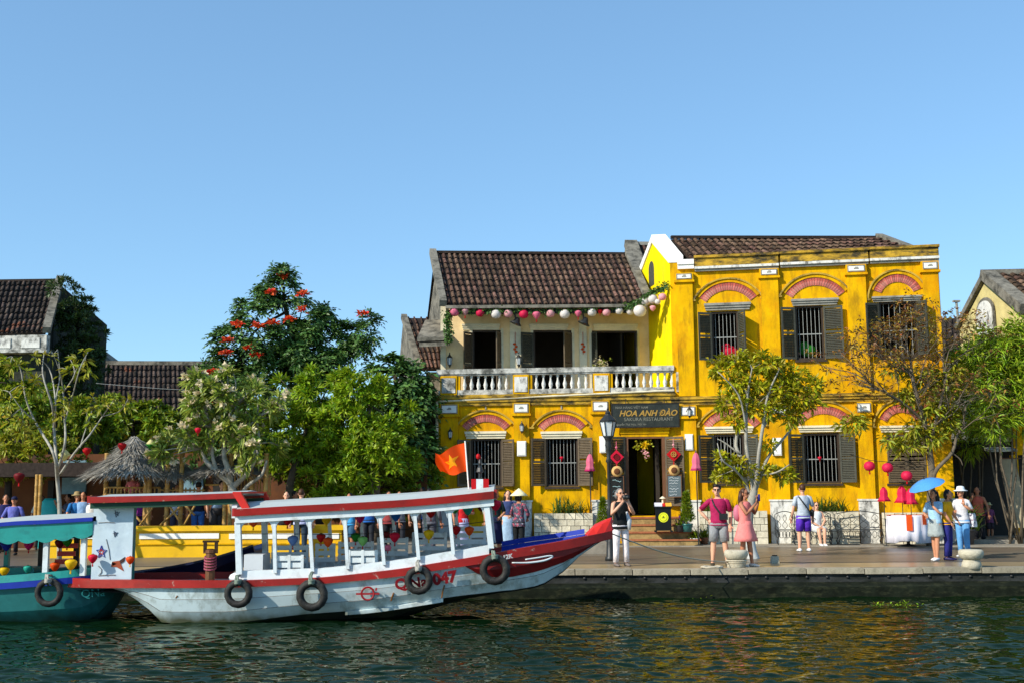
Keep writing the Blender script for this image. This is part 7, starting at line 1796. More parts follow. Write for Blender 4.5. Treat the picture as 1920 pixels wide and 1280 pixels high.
# 6 + 7 couple under the blue parasol
p1 = ground_at(1757, 1050)
t, hc, nk = person('woman in pale blue top and grey skirt holding the blue parasol', p1, 1.60, -.9, 'tan', ('long', 'hair_black'), ((150, 190, 222), .42, .88), ('skirt', (150, 158, 158), .58), (225, 225, 225),
    dict(elL=(.24, -.12, 1.12), haL=(.12, -.26, 1.32), hdL=(0, 0, 1), elR=(-.24, -.05, 1.12), haR=(-.08, -.24, 1.08), kneeL=(.07, -.06, .48), ankL=(.06, -.08, .08), kneeR=(-.07, .03, .48), ankR=(-.06, .04, .08)), True)
hp = Vector(p1) + Matrix.Rotation(-.9, 3, 'Z') @ Vector((.12, -.27, 1.36)) * (1.6 / 1.7)
um = empty('parasol', hp, 0, 'tilted blue parasol held over the woman in the pale blue top', 'parasol')
b = MB(); rg = []; Nn = 16
T_ = Matrix.Translation((-.10, 0, .42)) @ Matrix.Rotation(R(-20), 4, 'Y') @ Matrix.Rotation(R(6), 4, 'X')
for r_, z in ((.02, .16), (.18, .135), (.32, .07), (.42, 0)):
    rg.append([tuple(T_ @ Vector((r_ * math.cos(2 * PI * i / Nn) * (1 - .03 * (i % 2)), r_ * math.sin(2 * PI * i / Nn) * (1 - .03 * (i % 2)), z - .015 * (i % 2) * (r_ > .4)))) for i in range(Nn)])
b.loft(rg, True, False); b.loft([[tuple(Vector(q) - Vector((0, 0, .004))) for q in reversed(r_)] for r_ in rg], True, False)
b.obj('canopy', flat('sky_blue_parasol', (80, 150, 215), .5, .06, trans=.15), um, True)
s = MB(); s.tube([(0, 0, -.06), tuple(T_ @ Vector((0, 0, .22)))], .011, 6); s.obj('shaft', M['iron'], um)
rb = MB()
for i in range(8): a = 2 * PI * i / 8; rb.tube([tuple(T_ @ Vector((0, 0, .02))), tuple(T_ @ Vector((.31 * math.cos(a), .31 * math.sin(a), .065)))], .004, 4)
rb.obj('ribs', M['bars'], um)
p2 = ground_at(1778, 1050)
t, hc, nk = person('person in yellow T-shirt and navy trousers beside the parasol woman', Vector(p2) + Vector((.06, .1, 0)), 1.60, .9, 'tan', ('bob', 'hair_black'), ((222, 160, 14), .40, .86), ('trousers', (34, 36, 110), .08), (40, 34, 80),
    dict(elL=(.22, -.08, 1.14), haL=(.12, -.22, .96), elR=(-.26, -.04, 1.12), haR=(-.24, -.18, .90), lean=(0, -.03), head=(0, -.03)))
# 8 woman with white hat seen from behind / side
p = ground_at(1826, 1046)
m_ = floral('white_print_cotton', (.62, .64, .66), ((.10, .08, .12), (.45, .10, .20)))
t, hc, nk = person('woman in wide white hat, printed top and blue jeans behind the right bollard', Vector(p) + Vector((0, .55, 0)), 1.64, -1.0, 'tan', ('short', 'hair_black'), ((200, 200, 205), .42, .84), ('trousers', (92, 150, 200), .08), (200, 200, 200),
    dict(elL=(.28, .02, 1.14), haL=(.20, -.18, 1.28), hdL=(0, -.2, 1), elR=(-.26, -.06, 1.10), haR=(-.06, -.22, 1.12)), True, hat=('brim', (205, 212, 214)))
bg_ = MB(); bg_.hexa([(-.20, -.0, .74), (.20, -.0, .74), (.20, .14, .74), (-.20, .14, .74), (-.19, -.0, 1.08), (.19, -.0, 1.08), (.19, .10, 1.08), (-.19, .10, 1.08)]); o = bg_.obj('tote_bag', m_, t); o.location = (.05, .10, 0)
# child further back in the shade
p = ground_at(1858, 1012)
person('small child in cream sunhat and mauve top in the shaded shop front', Vector(p), 1.15, .2, 'tan', ('short', 'hair_black'), ((130, 70, 110), .42, .82), ('shorts', (60, 50, 60), .45), (60, 50, 50), hat=('brim', (210, 200, 150)), lod=0)
person('dark haired woman half hidden behind the woman in the white hat', Vector(ground_at(1838, 1018)), 1.66, -.5, 'warm', ('bob', 'hair_black'), ((190, 90, 70), 0, .84), ('trousers', (30, 30, 36), .08), (40, 40, 40), dict(elR=(-.28, -.04, 1.16), haR=(-.12, -.14, 1.38), hdR=(0, 0, 1)), True, lod=0)
# group by the cabin end of the white boat
person('woman in dark blouse and navy skirt behind the front post of the boat roof', Vector(ground_at(929, 1040)), 1.68, .2, 'tan', ('bob', 'hair_black'), ((14, 40, 42), .42, .86), ('long', (16, 20, 60), .30), (60, 40, 40), dict(elL=(.24, -.05, 1.1), haL=(.1, -.2, 1.0)), True)
t, hc, nk = person('woman in long pale blue dress and denim jacket smiling beside the conical hat', Vector(ground_at(953, 1036)), 1.66, .1, 'fair', ('long', 'hair_black'), ((52, 66, 110), .9, 1.05), ('long', (150, 178, 205), .15), (160, 140, 120), dict(elL=(.22, -.08, 1.1), haL=(.08, -.2, 1.02)), True)
m_ = floral('dark_floral_blouse', (.045, .05, .075), ((.40, .05, .09), (.30, .32, .36)))
t, hc, nk = person('person in conical straw hat and dark floral blouse with back turned', Vector(ground_at(973, 1040)), 1.60, PI - .5, 'tan', ('bob', 'hair_black'), ((40, 40, 60), .85, .78, m_), ('trousers', (18, 22, 24), .08), (50, 40, 40), dict(elL=(.27, -.06, 1.12), haL=(.16, -.22, 1.0), elR=(-.27, -.06, 1.12), haR=(-.16, -.22, 1.0), lean=(0, -.03)), True, hat=('conical', (232, 222, 176)))
# people behind the white boat, on the quay and the street
rows = [
 (535, 1042, 1.68, .2, 'woman in black top and shorts behind the third boat post', 'fair', ('short', 'hair_black'), ((24, 22, 26), .3, .86), ('shorts', (26, 26, 30), .45), (90, 90, 90), None, True),
 (563, 1044, 1.74, PI, 'man in pale lilac shirt and dark jeans with back turned behind the boat', 'fair', ('short', 'hair_brown'), ((178, 182, 214), .42, .82), ('trousers', (40, 56, 70), .08), (60, 60, 60), None, False),
 (655, 1042, 1.62, -.6, 'woman in sky blue top and shorts behind the middle of the boat', 'warm', ('bob', 'hair_black'), ((60, 150, 205), .4, .84), ('shorts', (50, 90, 120), .45), (70, 60, 60), None, True),
 (728, 1040, 1.66, .3, 'person in red striped top in shade behind the boat benches', 'warm', ('short', 'hair_black'), ((150, 60, 60), .4, .84), ('trousers', (30, 30, 36), .08), (40, 40, 40), None, False),
 (805, 1044, 1.72, PI - .3, 'man in dark grey long sleeved shirt behind the boat near the bow', 'warm', ('short', 'hair_black'), ((92, 92, 100), .9, .82), ('trousers', (70, 70, 78), .08), (40, 40, 40), None, False),
 (868, 1044, 1.66, .6, 'woman in scarlet top and pale skirt behind the last boat window', 'tan', ('bob', 'hair_black'), ((205, 30, 34), .42, .88), ('long', (170, 170, 200), .25), (90, 60, 60), dict(elL=(.25, -.12, 1.12), haL=(.06, -.26, 1.15)), True),
 (792, 1030, 1.78, -1.0, 'man in royal blue shirt raising one arm above the boat roof', 'warm', ('short', 'hair_black'), ((38, 92, 190), .42, .84), ('trousers', (40, 44, 52), .08), (40, 40, 40), dict(elL=(.34, -.02, 1.36), haL=(.56, -.10, 1.46), hdL=(1, 0, .2), elR=(-.26, -.14, 1.16), haR=(-.06, -.22, 1.44), hdR=(.2, 0, 1)), False),
 (551, 1034, 1.70, 1.4, 'man in grey brown shirt standing under the trees above the boat roof', 'warm', ('short', 'hair_black'), ((112, 100, 94), .42, .84), ('trousers', (50, 48, 50), .08), (40, 40, 40), None, False),
 (690, 1034, 1.66, PI, 'person in bright blue shirt half hidden below the green tree', 'tan', ('short', 'hair_black'), ((30, 96, 176), .42, .84), ('trousers', (40, 44, 52), .08), (40, 40, 40), None, False),
 (748, 1034, 1.66, .2, 'person in grey patterned shirt beside the man in royal blue', 'tan', ('short', 'hair_black'), ((110, 112, 118), .42, .84), ('trousers', (40, 44, 52), .08), (40, 40, 40), None, False),
]
for (px, py, h, rz, lab, sk, hr, tp_, bt_, sh_, ps_, fem) in rows:
    person(lab, Vector(ground_at(px, py)), h, rz, sk, hr, tp_, bt_, sh_, ps_, fem, lod=0)
# people on the raised terrace and at the far left
back = [
 (370, 1.5, 1.72, PI, 'person in navy shirt and blue jeans on the bamboo terrace', 'tan', ((22, 26, 48), .5, .88), ('trousers', (52, 100, 168), .08), None),
 (404, 1.5, 1.74, .8, 'person in pale blue top and yellow sash leaning on the terrace railing', 'fair', ((150, 175, 205), .5, .98), ('shorts', (60, 56, 56), .45), dict(lean=(.10, -.10), elL=(.30, -.2, 1.1), haL=(.25, -.35, 1.0))),
 (330, 2.2, 1.66, .2, 'person in white and blue shirt behind the crossed bamboo braces', 'tan', ((190, 200, 225), .5, .84), ('trousers', (60, 64, 90), .08), None),
 (262, 1.9, 1.62, .2, 'person in purple top behind the stern end of the boat roof', 'tan', ((120, 26, 120), .5, .84), ('trousers', (40, 36, 70), .08), None),
]
for (px, d, h, rz, lab, sk, tp_, bt_, ps_) in back:
    s = T_0 = TW.loc(px, 1000, d)[0]; person(lab, TW.world(s, d, .25), h, rz, sk, ('short', 'hair_black'), tp_, bt_, (40, 40, 40), ps_, lod=0)
s = TW.loc(246, 930, 2.6)[0]
person('woman in pink patterned clothes seated under the tall thatch', TW.world(s, 2.6, 1.05), 1.60, -.3, 'tan', ('bob', 'hair_black'), ((205, 110, 115), .5, .46), ('shorts', (225, 200, 185), .45), (80, 60, 60), seat, True, lod=0)
ch = empty('bamboo_chair', TW.world(s, 2.75, .25), -TW.a, 'high bamboo seat under the tall thatch', 'chair'); MB().box(-.4, .4, -.3, .3, 1.16, 1.22).obj('seat', M['bamboo'], ch)
for x in (-.36, .36):
    for y in (-.26, .26): MB().tube([(x, y, 0), (x, y, 1.16)], .03, 6).obj('leg', M['bamboo'], ch)
left = [(124, 1030, 1.66, -.9, 'woman in grey top raising a phone beside the pale young tree', ((92, 92, 110), .45, .86), ('trousers', (70, 66, 20), .08), dict(elR=(-.22, -.2, 1.2), haR=(-.02, -.36, 1.42), elL=(.22, -.2, 1.2), haL=(.04, -.36, 1.42)), None),
        (141, 1034, 1.70, .7, 'man in bright blue shirt with bag strap beside the young tree', ((36, 110, 175), .45, .84), ('trousers', (60, 66, 76), .08), dict(elR=(-.30, -.08, 1.12), haR=(-.36, -.2, .95)), ('brim', (150, 130, 90))),
        (152, 1034, 1.72, .2, 'man in pale blue shirt right of the man in bright blue', ((130, 165, 205), .45, .84), ('trousers', (60, 66, 76), .08), None, None),
        (168, 1034, 1.62, -.3, 'long haired woman in cream top beside the stern roof', ((220, 214, 205), .2, .86), ('trousers', (200, 195, 190), .08), None, None),
        (74, 1030, 1.62, .4, 'slim person in white top behind the bamboo poles', ((205, 220, 225), .4, .82), ('trousers', (70, 64, 64), .08), None, None),
        (22, 1040, 1.60, .1, 'person in lilac shirt and dark cap at the left edge', ((96, 100, 175), .5, .84), ('trousers', (26, 28, 40), .08), dict(elL=(.3, -.05, 1.1), haL=(.18, -.2, .95), elR=(-.3, -.05, 1.1), haR=(-.18, -.2, .95)), ('cap', (20, 24, 60))),
        (6, 1036, 1.66, .5, 'person in navy clothes cut off by the left edge', ((24, 26, 80), .5, .84), ('trousers', (24, 26, 60), .08), None, None)]
for (px, py, h, rz, lab, tp_, bt_, ps_, ht) in left:
    person(lab, Vector(ground_at(px, py)), h, rz, 'tan', ('long' if 'long haired' in lab else 'short', 'hair_brown' if 'long haired' in lab else 'hair_black'), tp_, bt_, (40, 40, 40), ps_, lod=0, hat=ht)
# turquoise cloth-covered stand at the left
p = ground_at(91, 1030); t = empty('covered_stand', p, .1, 'stand draped in a turquoise cloth beside the young tree', 'stand')
b = MB(); rg = []
for z, w, d in ((.05, .30, .24), (.6, .28, .22), (1.2, .27, .2), (1.45, .25, .18), (1.55, .18, .12)):
    rg.append([(w * math.cos(2 * PI * i / 16) * (1 + .06 * math.sin(i * 3 + z)), d * math.sin(2 * PI * i / 16) * (1 + .08 * math.cos(i * 5)), z) for i in range(16)])
b.loft(rg); b.obj('cloth', flat('turquoise_cloth', (60, 200, 200), .6, .1), t, True); MB().box(-.2, .2, -.15, .15, 0, .10).obj('base', M['darkwood'], t)
# ================================================================== LANTERNS
def silk(name, rgb): return flat('silk_' + name, rgb, .55, .08, scale=12, trans=.35)
LC = {'white': silk('white', (236, 228, 222)), 'pink': silk('pink', (236, 120, 150)), 'hotpink': silk('hot_pink', (226, 36, 84)), 'palepink': silk('pale_pink', (240, 176, 180)), 'red': silk('red', (205, 20, 28)), 'orange': silk('orange', (236, 90, 20)),
      'yellow': silk('yellow', (240, 200, 20)), 'magenta': silk('magenta', (214, 22, 120)), 'blue': silk('blue', (26, 110, 200)), 'green': silk('green', (40, 140, 40)), 'lime': silk('lime', (150, 215, 120)), 'teal': silk('teal', (40, 170, 150)), 'crimson': silk('crimson', (222, 20, 60)),
      'darkred': silk('dark_red', (120, 14, 22)), 'ice': silk('ice_blue', (130, 165, 225)), 'cream': silk('cream', (225, 215, 150)), 'violet': silk('violet_blue', (40, 60, 190))}
LM = {}
def lantern_mesh(shape, col):
    key = shape + col
    if key in LM: return LM[key]
    b = MB()
    if shape == 'round': pr = [(.30, -.82), (.62, -.72), (.88, -.42), (1, 0), (.88, .42), (.62, .72), (.30, .82)]
    elif shape == 'drop': pr = [(.14, -1.0), (.50, -.68), (.84, -.18), (1.0, .25), (.95, .52), (.66, .74), (.30, .82)]
    elif shape == 'cone': pr = [(.12, -1.0), (.55, -.35), (.95, .0), (.5, .5), (.08, .95)]
    elif shape == 'tulip': pr = [(1.0, -1.25), (.92, -1.0), (.66, -.72), (.60, -.45), (.66, -.1), (.60, .35), (.42, .75), (.12, .95)]
    b.lathe((0, 0, 0), pr, 24, 12 if shape != 'cone' else 6, .09)
    LM[key] = b.mesh('silk_shade', LC[col], True); return LM[key]
tas_me = MB().lathe((0, 0, 0), [(.10, 0), (.16, -.08), (.05, -.14), (.13, -.22), (.15, -.62)], 8).mesh('tassel', LC['red'])
tasy_me = MB().lathe((0, 0, 0), [(.10, 0), (.16, -.08), (.05, -.14), (.13, -.22), (.15, -.55)], 8).mesh('tassel', LC['yellow'])
cap_me = MB().lathe((0, 0, 0), [(.30, -.03), (.32, .05), (.14, .12), (.03, .16), (.03, .32)], 10).mesh('cap', M['brownwood'])
def lantern(pos, r, shape, col, label, group, tassel=None, name='silk_lantern'):
    t = empty(name, pos, rng.uniform(0, 1), label, 'lantern', group)
    o = link('shade', lantern_mesh(shape, col), t); o.scale = (r, r, r)
    c = link('cap', cap_me, t, (0, 0, r * (.82 if shape in ('round', 'drop') else .92))); c.scale = (r * .9,) * 3
    if tassel: o = link('tassel', tasy_me if tassel == 'y' else tas_me, t, (0, 0, -r * (.82 if shape == 'round' else 1.03))); o.scale = (r,) * 3
    return t
# under the tiled eave
YEV = 36.3; E1 = W(836, 571, 36.25); E2 = W(1212, 568, 36.25)
eav = [(852, 585, 10, 'round', 'pink', 'pink silk lantern at the left end of the eave garland'), (872, 584, 8, 'drop', 'palepink', 'small pale pink drop lantern right of the leftmost pink one under the eave'), (900, 587, 8.5, 'round', 'hotpink', 'hot pink round lantern above the left balcony window'),
       (930, 589, 10, 'round', 'white', 'white round lantern above the right shutter of the left balcony window'), (953, 588, 9, 'round', 'palepink', 'pale pink round lantern just left of the left eave lamp'), (982, 589, 9.5, 'round', 'hotpink', 'hot pink round lantern just right of the left eave lamp'),
       (1006, 591, 8, 'drop', 'pink', 'pink drop lantern above the middle balcony window'), (1032, 588, 8.5, 'round', 'palepink', 'white and pink round lantern left of the big white one over the middle window'), (1059, 589, 10, 'round', 'white', 'white round lantern above the right shutter of the middle balcony window'),
       (1084, 588, 7, 'drop', 'pink', 'small pink drop lantern left of the right eave lamp'), (1110, 586, 9, 'round', 'white', 'white round lantern just right of the right eave lamp'), (1125, 584, 5, 'drop', 'red', 'tiny red lantern between white ones above the right balcony window'), (1137, 586, 8, 'round', 'palepink', 'pale pink round lantern above the right balcony window'),
       (1161, 583, 8, 'round', 'white', 'white round lantern right of the pale pink one above the right balcony window'), (1182, 584, 8, 'round', 'white', 'small white lantern left of the biggest white lantern')]
gp = 'silk lanterns strung along the eave'
for px, py, r, sh, c, lab in eav:
    lantern(W(px, py, YEV), r * YEV / F, sh, c, lab, gp, 'r' if sh == 'drop' else None)
cor = [(1200, 583, 13, 'round', 'white', 35.9, 'biggest white lantern at the corner of the eave'), (1211, 565, 9, 'round', 'white', 35.7, 'white lantern rising from the eave corner towards the tall house'), (1224, 561, 10, 'round', 'white', 35.5, 'white lantern midway up the garland on the bright yellow wall'), (1242, 557, 8, 'round', 'palepink', 35.3, 'pale pink lantern at the top end of the garland'), (1224, 578, 6, 'drop', 'palepink', 35.5, 'small pink drop lantern hanging below the garland on the yellow wall'), (1233, 566, 6, 'round', 'white', 35.4, 'small white lantern between bigger ones on the yellow wall garland')]
for px, py, r, sh, c, Y, lab in cor: lantern(W(px, py, Y), r * Y / F, sh, c, lab, gp)
# leafy garland
ga = empty('leaf_garland', W(840, 575, YEV), 0, 'string of artificial green leaves running along the restaurant eave', 'garland')
gpts = [W(840, 640, YEV), W(841, 610, YEV), W(844, 585, YEV), W(900, 581, YEV), W(960, 582, YEV), W(1030, 582, YEV), W(1100, 580, YEV), W(1160, 576, YEV), W(1195, 569, 35.9), W(1220, 550, 35.5), W(1248, 536, 35.3)]
GP = np.array([list(v) for v in smooth_line([tuple(v) for v in gpts], 200)]); r = np.random.RandomState(5); C = np.repeat(GP, 3, 0) + r.normal(0, 1, (600, 3)) * np.array([.05, .04, .04])
lv = Leaves(500); lv.whorl(C, r.normal(0, 1, (600, 3)) + np.array([0, -.5, -.3]), 4, .10, .06, 1.0, .2, .3); lv.obj('leaves', M['leaf_dark'], ga); MB().tube([tuple(v - Vector(ga.location)) for v in [Vector(q) for q in GP[::4]]], .012, 4).obj('wire', M['iron'], ga)
# eave lamps: black shades on rods
for px, lab in ((968, 'black industrial lamp under the eave left of the middle balcony window'), (1096, 'black industrial lamp under the eave right of the middle balcony window')):
    c = W(px, 604, 36.4); t = empty('eave_lamp', c, 0, lab, 'lamp', 'black eave lamps of the balcony'); zt = W(px, 572, 36.4).z - c.z
    MB().tube([(0, 0, .05), (-.05, 0, .25), (-.05, 0, zt + .1)], .03, 6).obj('rod', M['iron'], t)
    b = MB(); b.T = Matrix.Rotation(R(24), 4, 'Y'); b.lathe((0, 0, 0), [(.05, .16), (.09, .10), (.11, .03), (.20, -.05), (.205, -.07), (.12, -.045)], 16); b.obj('shade', M['iron'], t, True)
    b = MB(); b.tube([(.0, 0, -.04), (.03, 0, -.09)], [.05, .04], 8); b.obj('bulb', M['brownwood'], t, True)
# wall lanterns
def sconce(pos, rz, label, s=1.0):
    t = empty('wall_lantern', pos, rz, label, 'lamp', 'black wall lanterns'); t.scale = (s, s, s)
    b = MB(); b.lathe((0, -.14, 0), [(.06, -.16), (.085, .06)], 6); b.obj('glass', mat_glass, t)
    b = MB()
    for k in range(6): a = 2 * PI * k / 6; b.tube([(.062 * math.cos(a), -.14 + .062 * math.sin(a), -.16), (.088 * math.cos(a), -.14 + .088 * math.sin(a), .06)], .008, 4)
    b.lathe((0, -.14, 0), [(.105, .06), (.08, .10), (.03, .16), (.015, .20), (.02, .22), (.004, .25)], 8); b.lathe((0, -.14, 0), [(.012, -.26), (.03, -.22), (.06, -.165)], 8); b.tube([(0, 0, -.05), (0, -.06, -.26), (0, -.14, -.25)], .012, 5); b.box(-.03, .03, -.015, 0, -.12, .06)
    b.obj('frame', M['iron'], t); return t
mat_glass = flat('pale_lamp_glass', (200, 205, 205), .2)
for px, py, d, fr_, lab in ((845, 812, -.10, LG, 'wall lantern left of the first ground floor window'), (979, 800, -.10, LG, 'wall lantern between the two ground floor windows'), (1292, 771, -.12, LG, 'wall lantern right of the restaurant signboard')):
    s, z = fr_.loc(px, py, d); sconce(fr_.world(s, d, z), -fr_.a, lab, .8)
for px, lab in ((843, 'wall lantern at the left end of the balcony'), (972, 'wall lantern between the left and middle balcony windows')):
    s, z = UF.loc(px, 675, -.06); sconce(UF.world(s, -.06, z), -UF.a, lab, 1.0)
# white meter boxes
for px, y0, y1, w, fr_, lab in ((978, 826, 854, 17, LG, 'white meter box on the pilaster between the restaurant windows'), (1130, 817, 848, 12, LG, 'white meter box half hidden behind the street lamp'), (1292, 813, 843, 15, LG, 'white meter box on the corner pilaster by the door'), (1457, 820, 853, 17, CG, 'white meter box on the corner house behind the lime leaved tree')):
    s0, s1, z0, z1 = fr_.rect(px - w / 2, y0, px + w / 2, y1, -.2); t = empty('meter_box', fr_.world((s0 + s1) / 2, -.10 if px != 1130 else -.11, z0), -fr_.a, lab, 'meter box', 'white meter boxes on the pilasters')
    MB().box(-(s1 - s0) / 2, (s1 - s0) / 2, -.11, -.03, 0, z1 - z0).obj('case', M['white'], t); MB().box(-(s1 - s0) / 2 + .02, (s1 - s0) / 2 - .02, -.125, -.111, .03, z1 - z0 - .03).obj('cover', M['white'], t)
# red hanging scroll ornaments on the balcony wall + vase
for px, lab in ((966, 'red hanging scroll left of the middle balcony window'), (1093, 'red hanging scroll right of the middle balcony window')):
    s, z = UF.loc(px, 642, -.08); t = empty('hanging_scroll', UF.world(s, -.09, z), -UF.a, lab, 'ornament', 'red scrolls on the balcony wall'); b = MB()
    for k in range(4): b.ell((.05 * (k % 2) - .02, 0, -.05 - .085 * k), (.055, .02, .04), 8, 5)
    b.obj('knots', LC['orange'], t, True); MB().tube([(0, 0, .35), (0, 0, -.4)], .008, 4).obj('cord', LC['red'], t)
s, z = UF.loc(1126, 683, -.5); t = empty('flower_vase', UF.world(s, -.55, zc1 + .06), -UF.a, 'tall vase of pale yellow flowers at the right balcony doorway', 'vase'); MB().lathe((0, 0, 0), [(.10, 0), (.14, .25), (.08, .55), (.11, .62)], 12).obj('vase', M['pot_dark'], t, True)
fl = Leaves(510); c = np.array(t.location) + [0, 0, .95]; r = np.random.RandomState(2); fl.whorl(c + r.normal(0, 1, (40, 3)) * [.09, .08, .17], np.array([[0, -.4, .8]] * 40), 6, .07, .05, 1, 0, .3); tag(fl.obj('flowers', M['petal_cream'], t), kind='stuff')
fl = Leaves(511); fl.whorl(c + r.normal(0, 1, (16, 3)) * [.1, .08, .15], np.array([[0, -.4, .8]] * 16), 6, .08, .04, 1, 0, .3); fl.obj('leaves', M['leaf_hedge'], t)
# window contents: little red figures and lanterns behind bars
for px, py, fr_, cc, lab in ((1368, 660, CG, 'crimson', 'red cushion pile behind the bars of the upper left window'), (1514, 657, CG, 'green', 'green folded cloth behind the bars of the upper middle window')):
    s, z = fr_.loc(px, py, .5); o = MB().ell((0, 0, 0), (.28, .12, .20), 10, 6).ell((-.1, 0, .16), (.15, .1, .12), 8, 5).obj('cushion', LC[cc], None, True); o.location = fr_.world(s, .45, z); tag(o, lab, 'cushion')
for px, py, lab, fr_ in ((1053, 858, 'small red lantern hung on the bars of the second restaurant window', LG), (898, 858, 'small red lantern hung on the bars of the first restaurant window', LG), (1537, 858, 'small red lantern inside the lower middle window of the corner house', CG)):
    s, z = fr_.loc(px, py, .02); lantern(fr_.world(s, .02, z), .06, 'drop', 'crimson', lab, 'small window lanterns', 'r')
# ================================================================== SIGNBOARD AND DOOR DECOR
s0, s1, z0, z1 = LG.rect(1148, 757, 1272, 799, -.22)
sg = empty('signboard', LG.world((s0 + s1) / 2, -.26, (z0 + z1) / 2), -LG.a, 'black signboard of the restaurant with gold lettering above the door', 'sign')
sg.rotation_euler = (R(4), 0, -LG.a)
wS, hS = (s1 - s0), (z1 - z0)
MB().box(-wS / 2, wS / 2, 0, .05, -hS / 2, hS / 2).obj('board', mat('sign_black_paint', (.022, .026, .022), .4, .3, 5, stain=(.07, .075, .06), stain_amt=.5, stain_scale=2, spec=.4), sg)
b = MB(); f_ = .03; b.box(-wS / 2 - f_, wS / 2 + f_, -.012, .04, hS / 2, hS / 2 + f_); b.box(-wS / 2 - f_, wS / 2 + f_, -.012, .04, -hS / 2 - f_, -hS / 2); b.box(-wS / 2 - f_, -wS / 2, -.012, .04, -hS / 2, hS / 2); b.box(wS / 2, wS / 2 + f_, -.012, .04, -hS / 2, hS / 2); b.obj('sign_rim', M['blackwood'], sg)
gold = flat('gold_letter_paint', (165, 130, 60), .5); pale = flat('pale_letter_paint', (120, 120, 108), .6)
for txt, x, z, sz, m, sh, bo_, al in (('HOA ANH ĐÀO', .08, .06, .25, gold, .3, .007, 'CENTER'), ('SAKURA RESTAURANT', .10, -.125, .15, pale, 0, .001, 'CENTER'), ('NHÀ HÀNG VIỆT NAM', -wS / 2 + .10, .245, .10, pale, 0, .001, 'LEFT'), ('Nguyễn Thái Học, Hội An', -wS / 2 + .08, -.28, .09, pale, .2, .001, 'LEFT')):
    me = text_mesh(txt, sz, m, .005, sh, bo_, al); link('lettering', me, sg, (x, -.008, z), FACE_FRONT)
for x in (-.6, .6): MB().tube([(x, .02, hS / 2 + .02), (x, .20, hS / 2 + .18)], .012, 5).obj('hanger', M['iron'], sg)
def lgw(px, py, d): s, z = LG.loc(px, py, d); return LG.world(s, d, z)
# diamond knots
for px, py, cc, lab in ((1156, 856, 'crimson', 'red diamond knot on the dark door leaf left of the entrance'), (1263, 851, 'red', 'red diamond ornament with gold character right of the entrance')):
    t = empty('diamond_ornament', lgw(px, py, -.34), -LG.a, lab, 'ornament', 'red diamond ornaments by the door'); q = .225
    b = MB(); b.hexa([(0, -.02, -q), (q, -.02, 0), (q, .02, 0), (0, .02, -q), (-q, -.02, 0), (0, -.02, q), (0, .02, q), (-q, .02, 0)])
    b = MB(); b.prism([(0, -q), (q, 0), (0, q), (-q, 0)], -.02, .02); b.obj('diamond', LC[cc], t)
    b = MB(); b.prism([(0, -q * .55), (q * .55, 0), (0, q * .55), (-q * .55, 0)], -.035, -.021); b.obj('inner_diamond', LC['darkred' if px < 1200 else 'red'], t)
    b = MB()
    if px > 1200:
        b.tube([(.075 * math.cos(a), -.04, .075 * math.sin(a)) for a in [2 * PI * i / 12 for i in range(13)]], .016, 5); b.box(-.05, .05, -.05, -.036, -.012, .012); b.box(-.012, .012, -.05, -.036, -.06, .05)
    else: b.tube([(.09 * math.cos(a), -.04, .09 * math.sin(a)) for a in [2 * PI * i / 12 for i in range(13)]], .010, 5)
    b.obj('emblem', gold if px > 1200 else LC['darkred'], t)
    b = MB(); b.tube([(0, 0, q), (0, 0, q + .26)], .012, 5); b.ell((0, 0, q + .07), (.04, .03, .04), 8, 5); b.obj('cord', LC['palepink'] if px > 1200 else LC['pink'], t); b = MB(); b.tube([(0, 0, -q), (0, 0, -q - .30)], [.014, .03], 6); b.obj('tassel', LC[cc], t)
for px, py, lab in ((1157, 883, 'woven straw basket hat on the left door leaf'), (1264, 881, 'woven straw basket hat on the right door leaf')):
    t = empty('straw_basket', lgw(px, py, -.36), -LG.a, lab, 'basket', 'straw baskets on the door leaves'); b = MB(); b.T = Matrix.Rotation(PI / 2, 4, 'X'); b.lathe((0, 0, 0), [(.17, -.02), (.175, .02), (.15, .06), (.06, .085), (.01, .09)], 18); b.obj('weave', flat('straw_weave', (200, 160, 100), .9, .25, scale=30), t, True)
    b = MB(); b.T = Matrix.Rotation(PI / 2, 4, 'X'); b.lathe((0, 0, 0), [(.10, .075), (.09, .088), (.02, .094)], 14); b.obj('crown', flat('brown_weave', (90, 55, 30), .9, .25), t, True)
def board(px0, y0, px1, y1, d, lines, label, m, size, tm):
    s0, s1, z0, z1 = LG.rect(px0, y0, px1, y1, d); t = empty('chalkboard', LG.world((s0 + s1) / 2, d, (z0 + z1) / 2), -LG.a, label, 'menu board', 'menu boards by the door'); w, h = s1 - s0, z1 - z0
    MB().box(-w / 2, w / 2, 0, .025, -h / 2, h / 2).obj('slate', m, t); b = MB(); b.box(-w / 2 - .02, w / 2 + .02, -.008, .03, h / 2, h / 2 + .025); b.box(-w / 2 - .02, w / 2 + .02, -.008, .03, -h / 2 - .025, -h / 2); b.box(-w / 2 - .02, -w / 2, -.008, .03, -h / 2, h / 2); b.box(w / 2, w / 2 + .02, -.008, .03, -h / 2, h / 2); b.obj('rim', M['brownwood'], t)
    b = MB(); r_ = random.Random(px0)
    for k in range(lines):
        z = h / 2 - (k + .7) * h / (lines + .4); x = -w * .38; L = w * r_.uniform(.5, .78)
        n_ = max(6, int(L / (size * .35))); b.tube([(x + L * i / n_, -.004, z + size * .34 * r_.uniform(-1, 1)) for i in range(n_ + 1)], size * .075, 3)
    b.obj('chalk_writing', tm, t)
board(1146, 893, 1169, 938, -.36, 4, 'narrow black chalkboard on the left door leaf', flat('slate', (22, 24, 24), .7), .13, flat('chalk_blue', (150, 180, 180)))
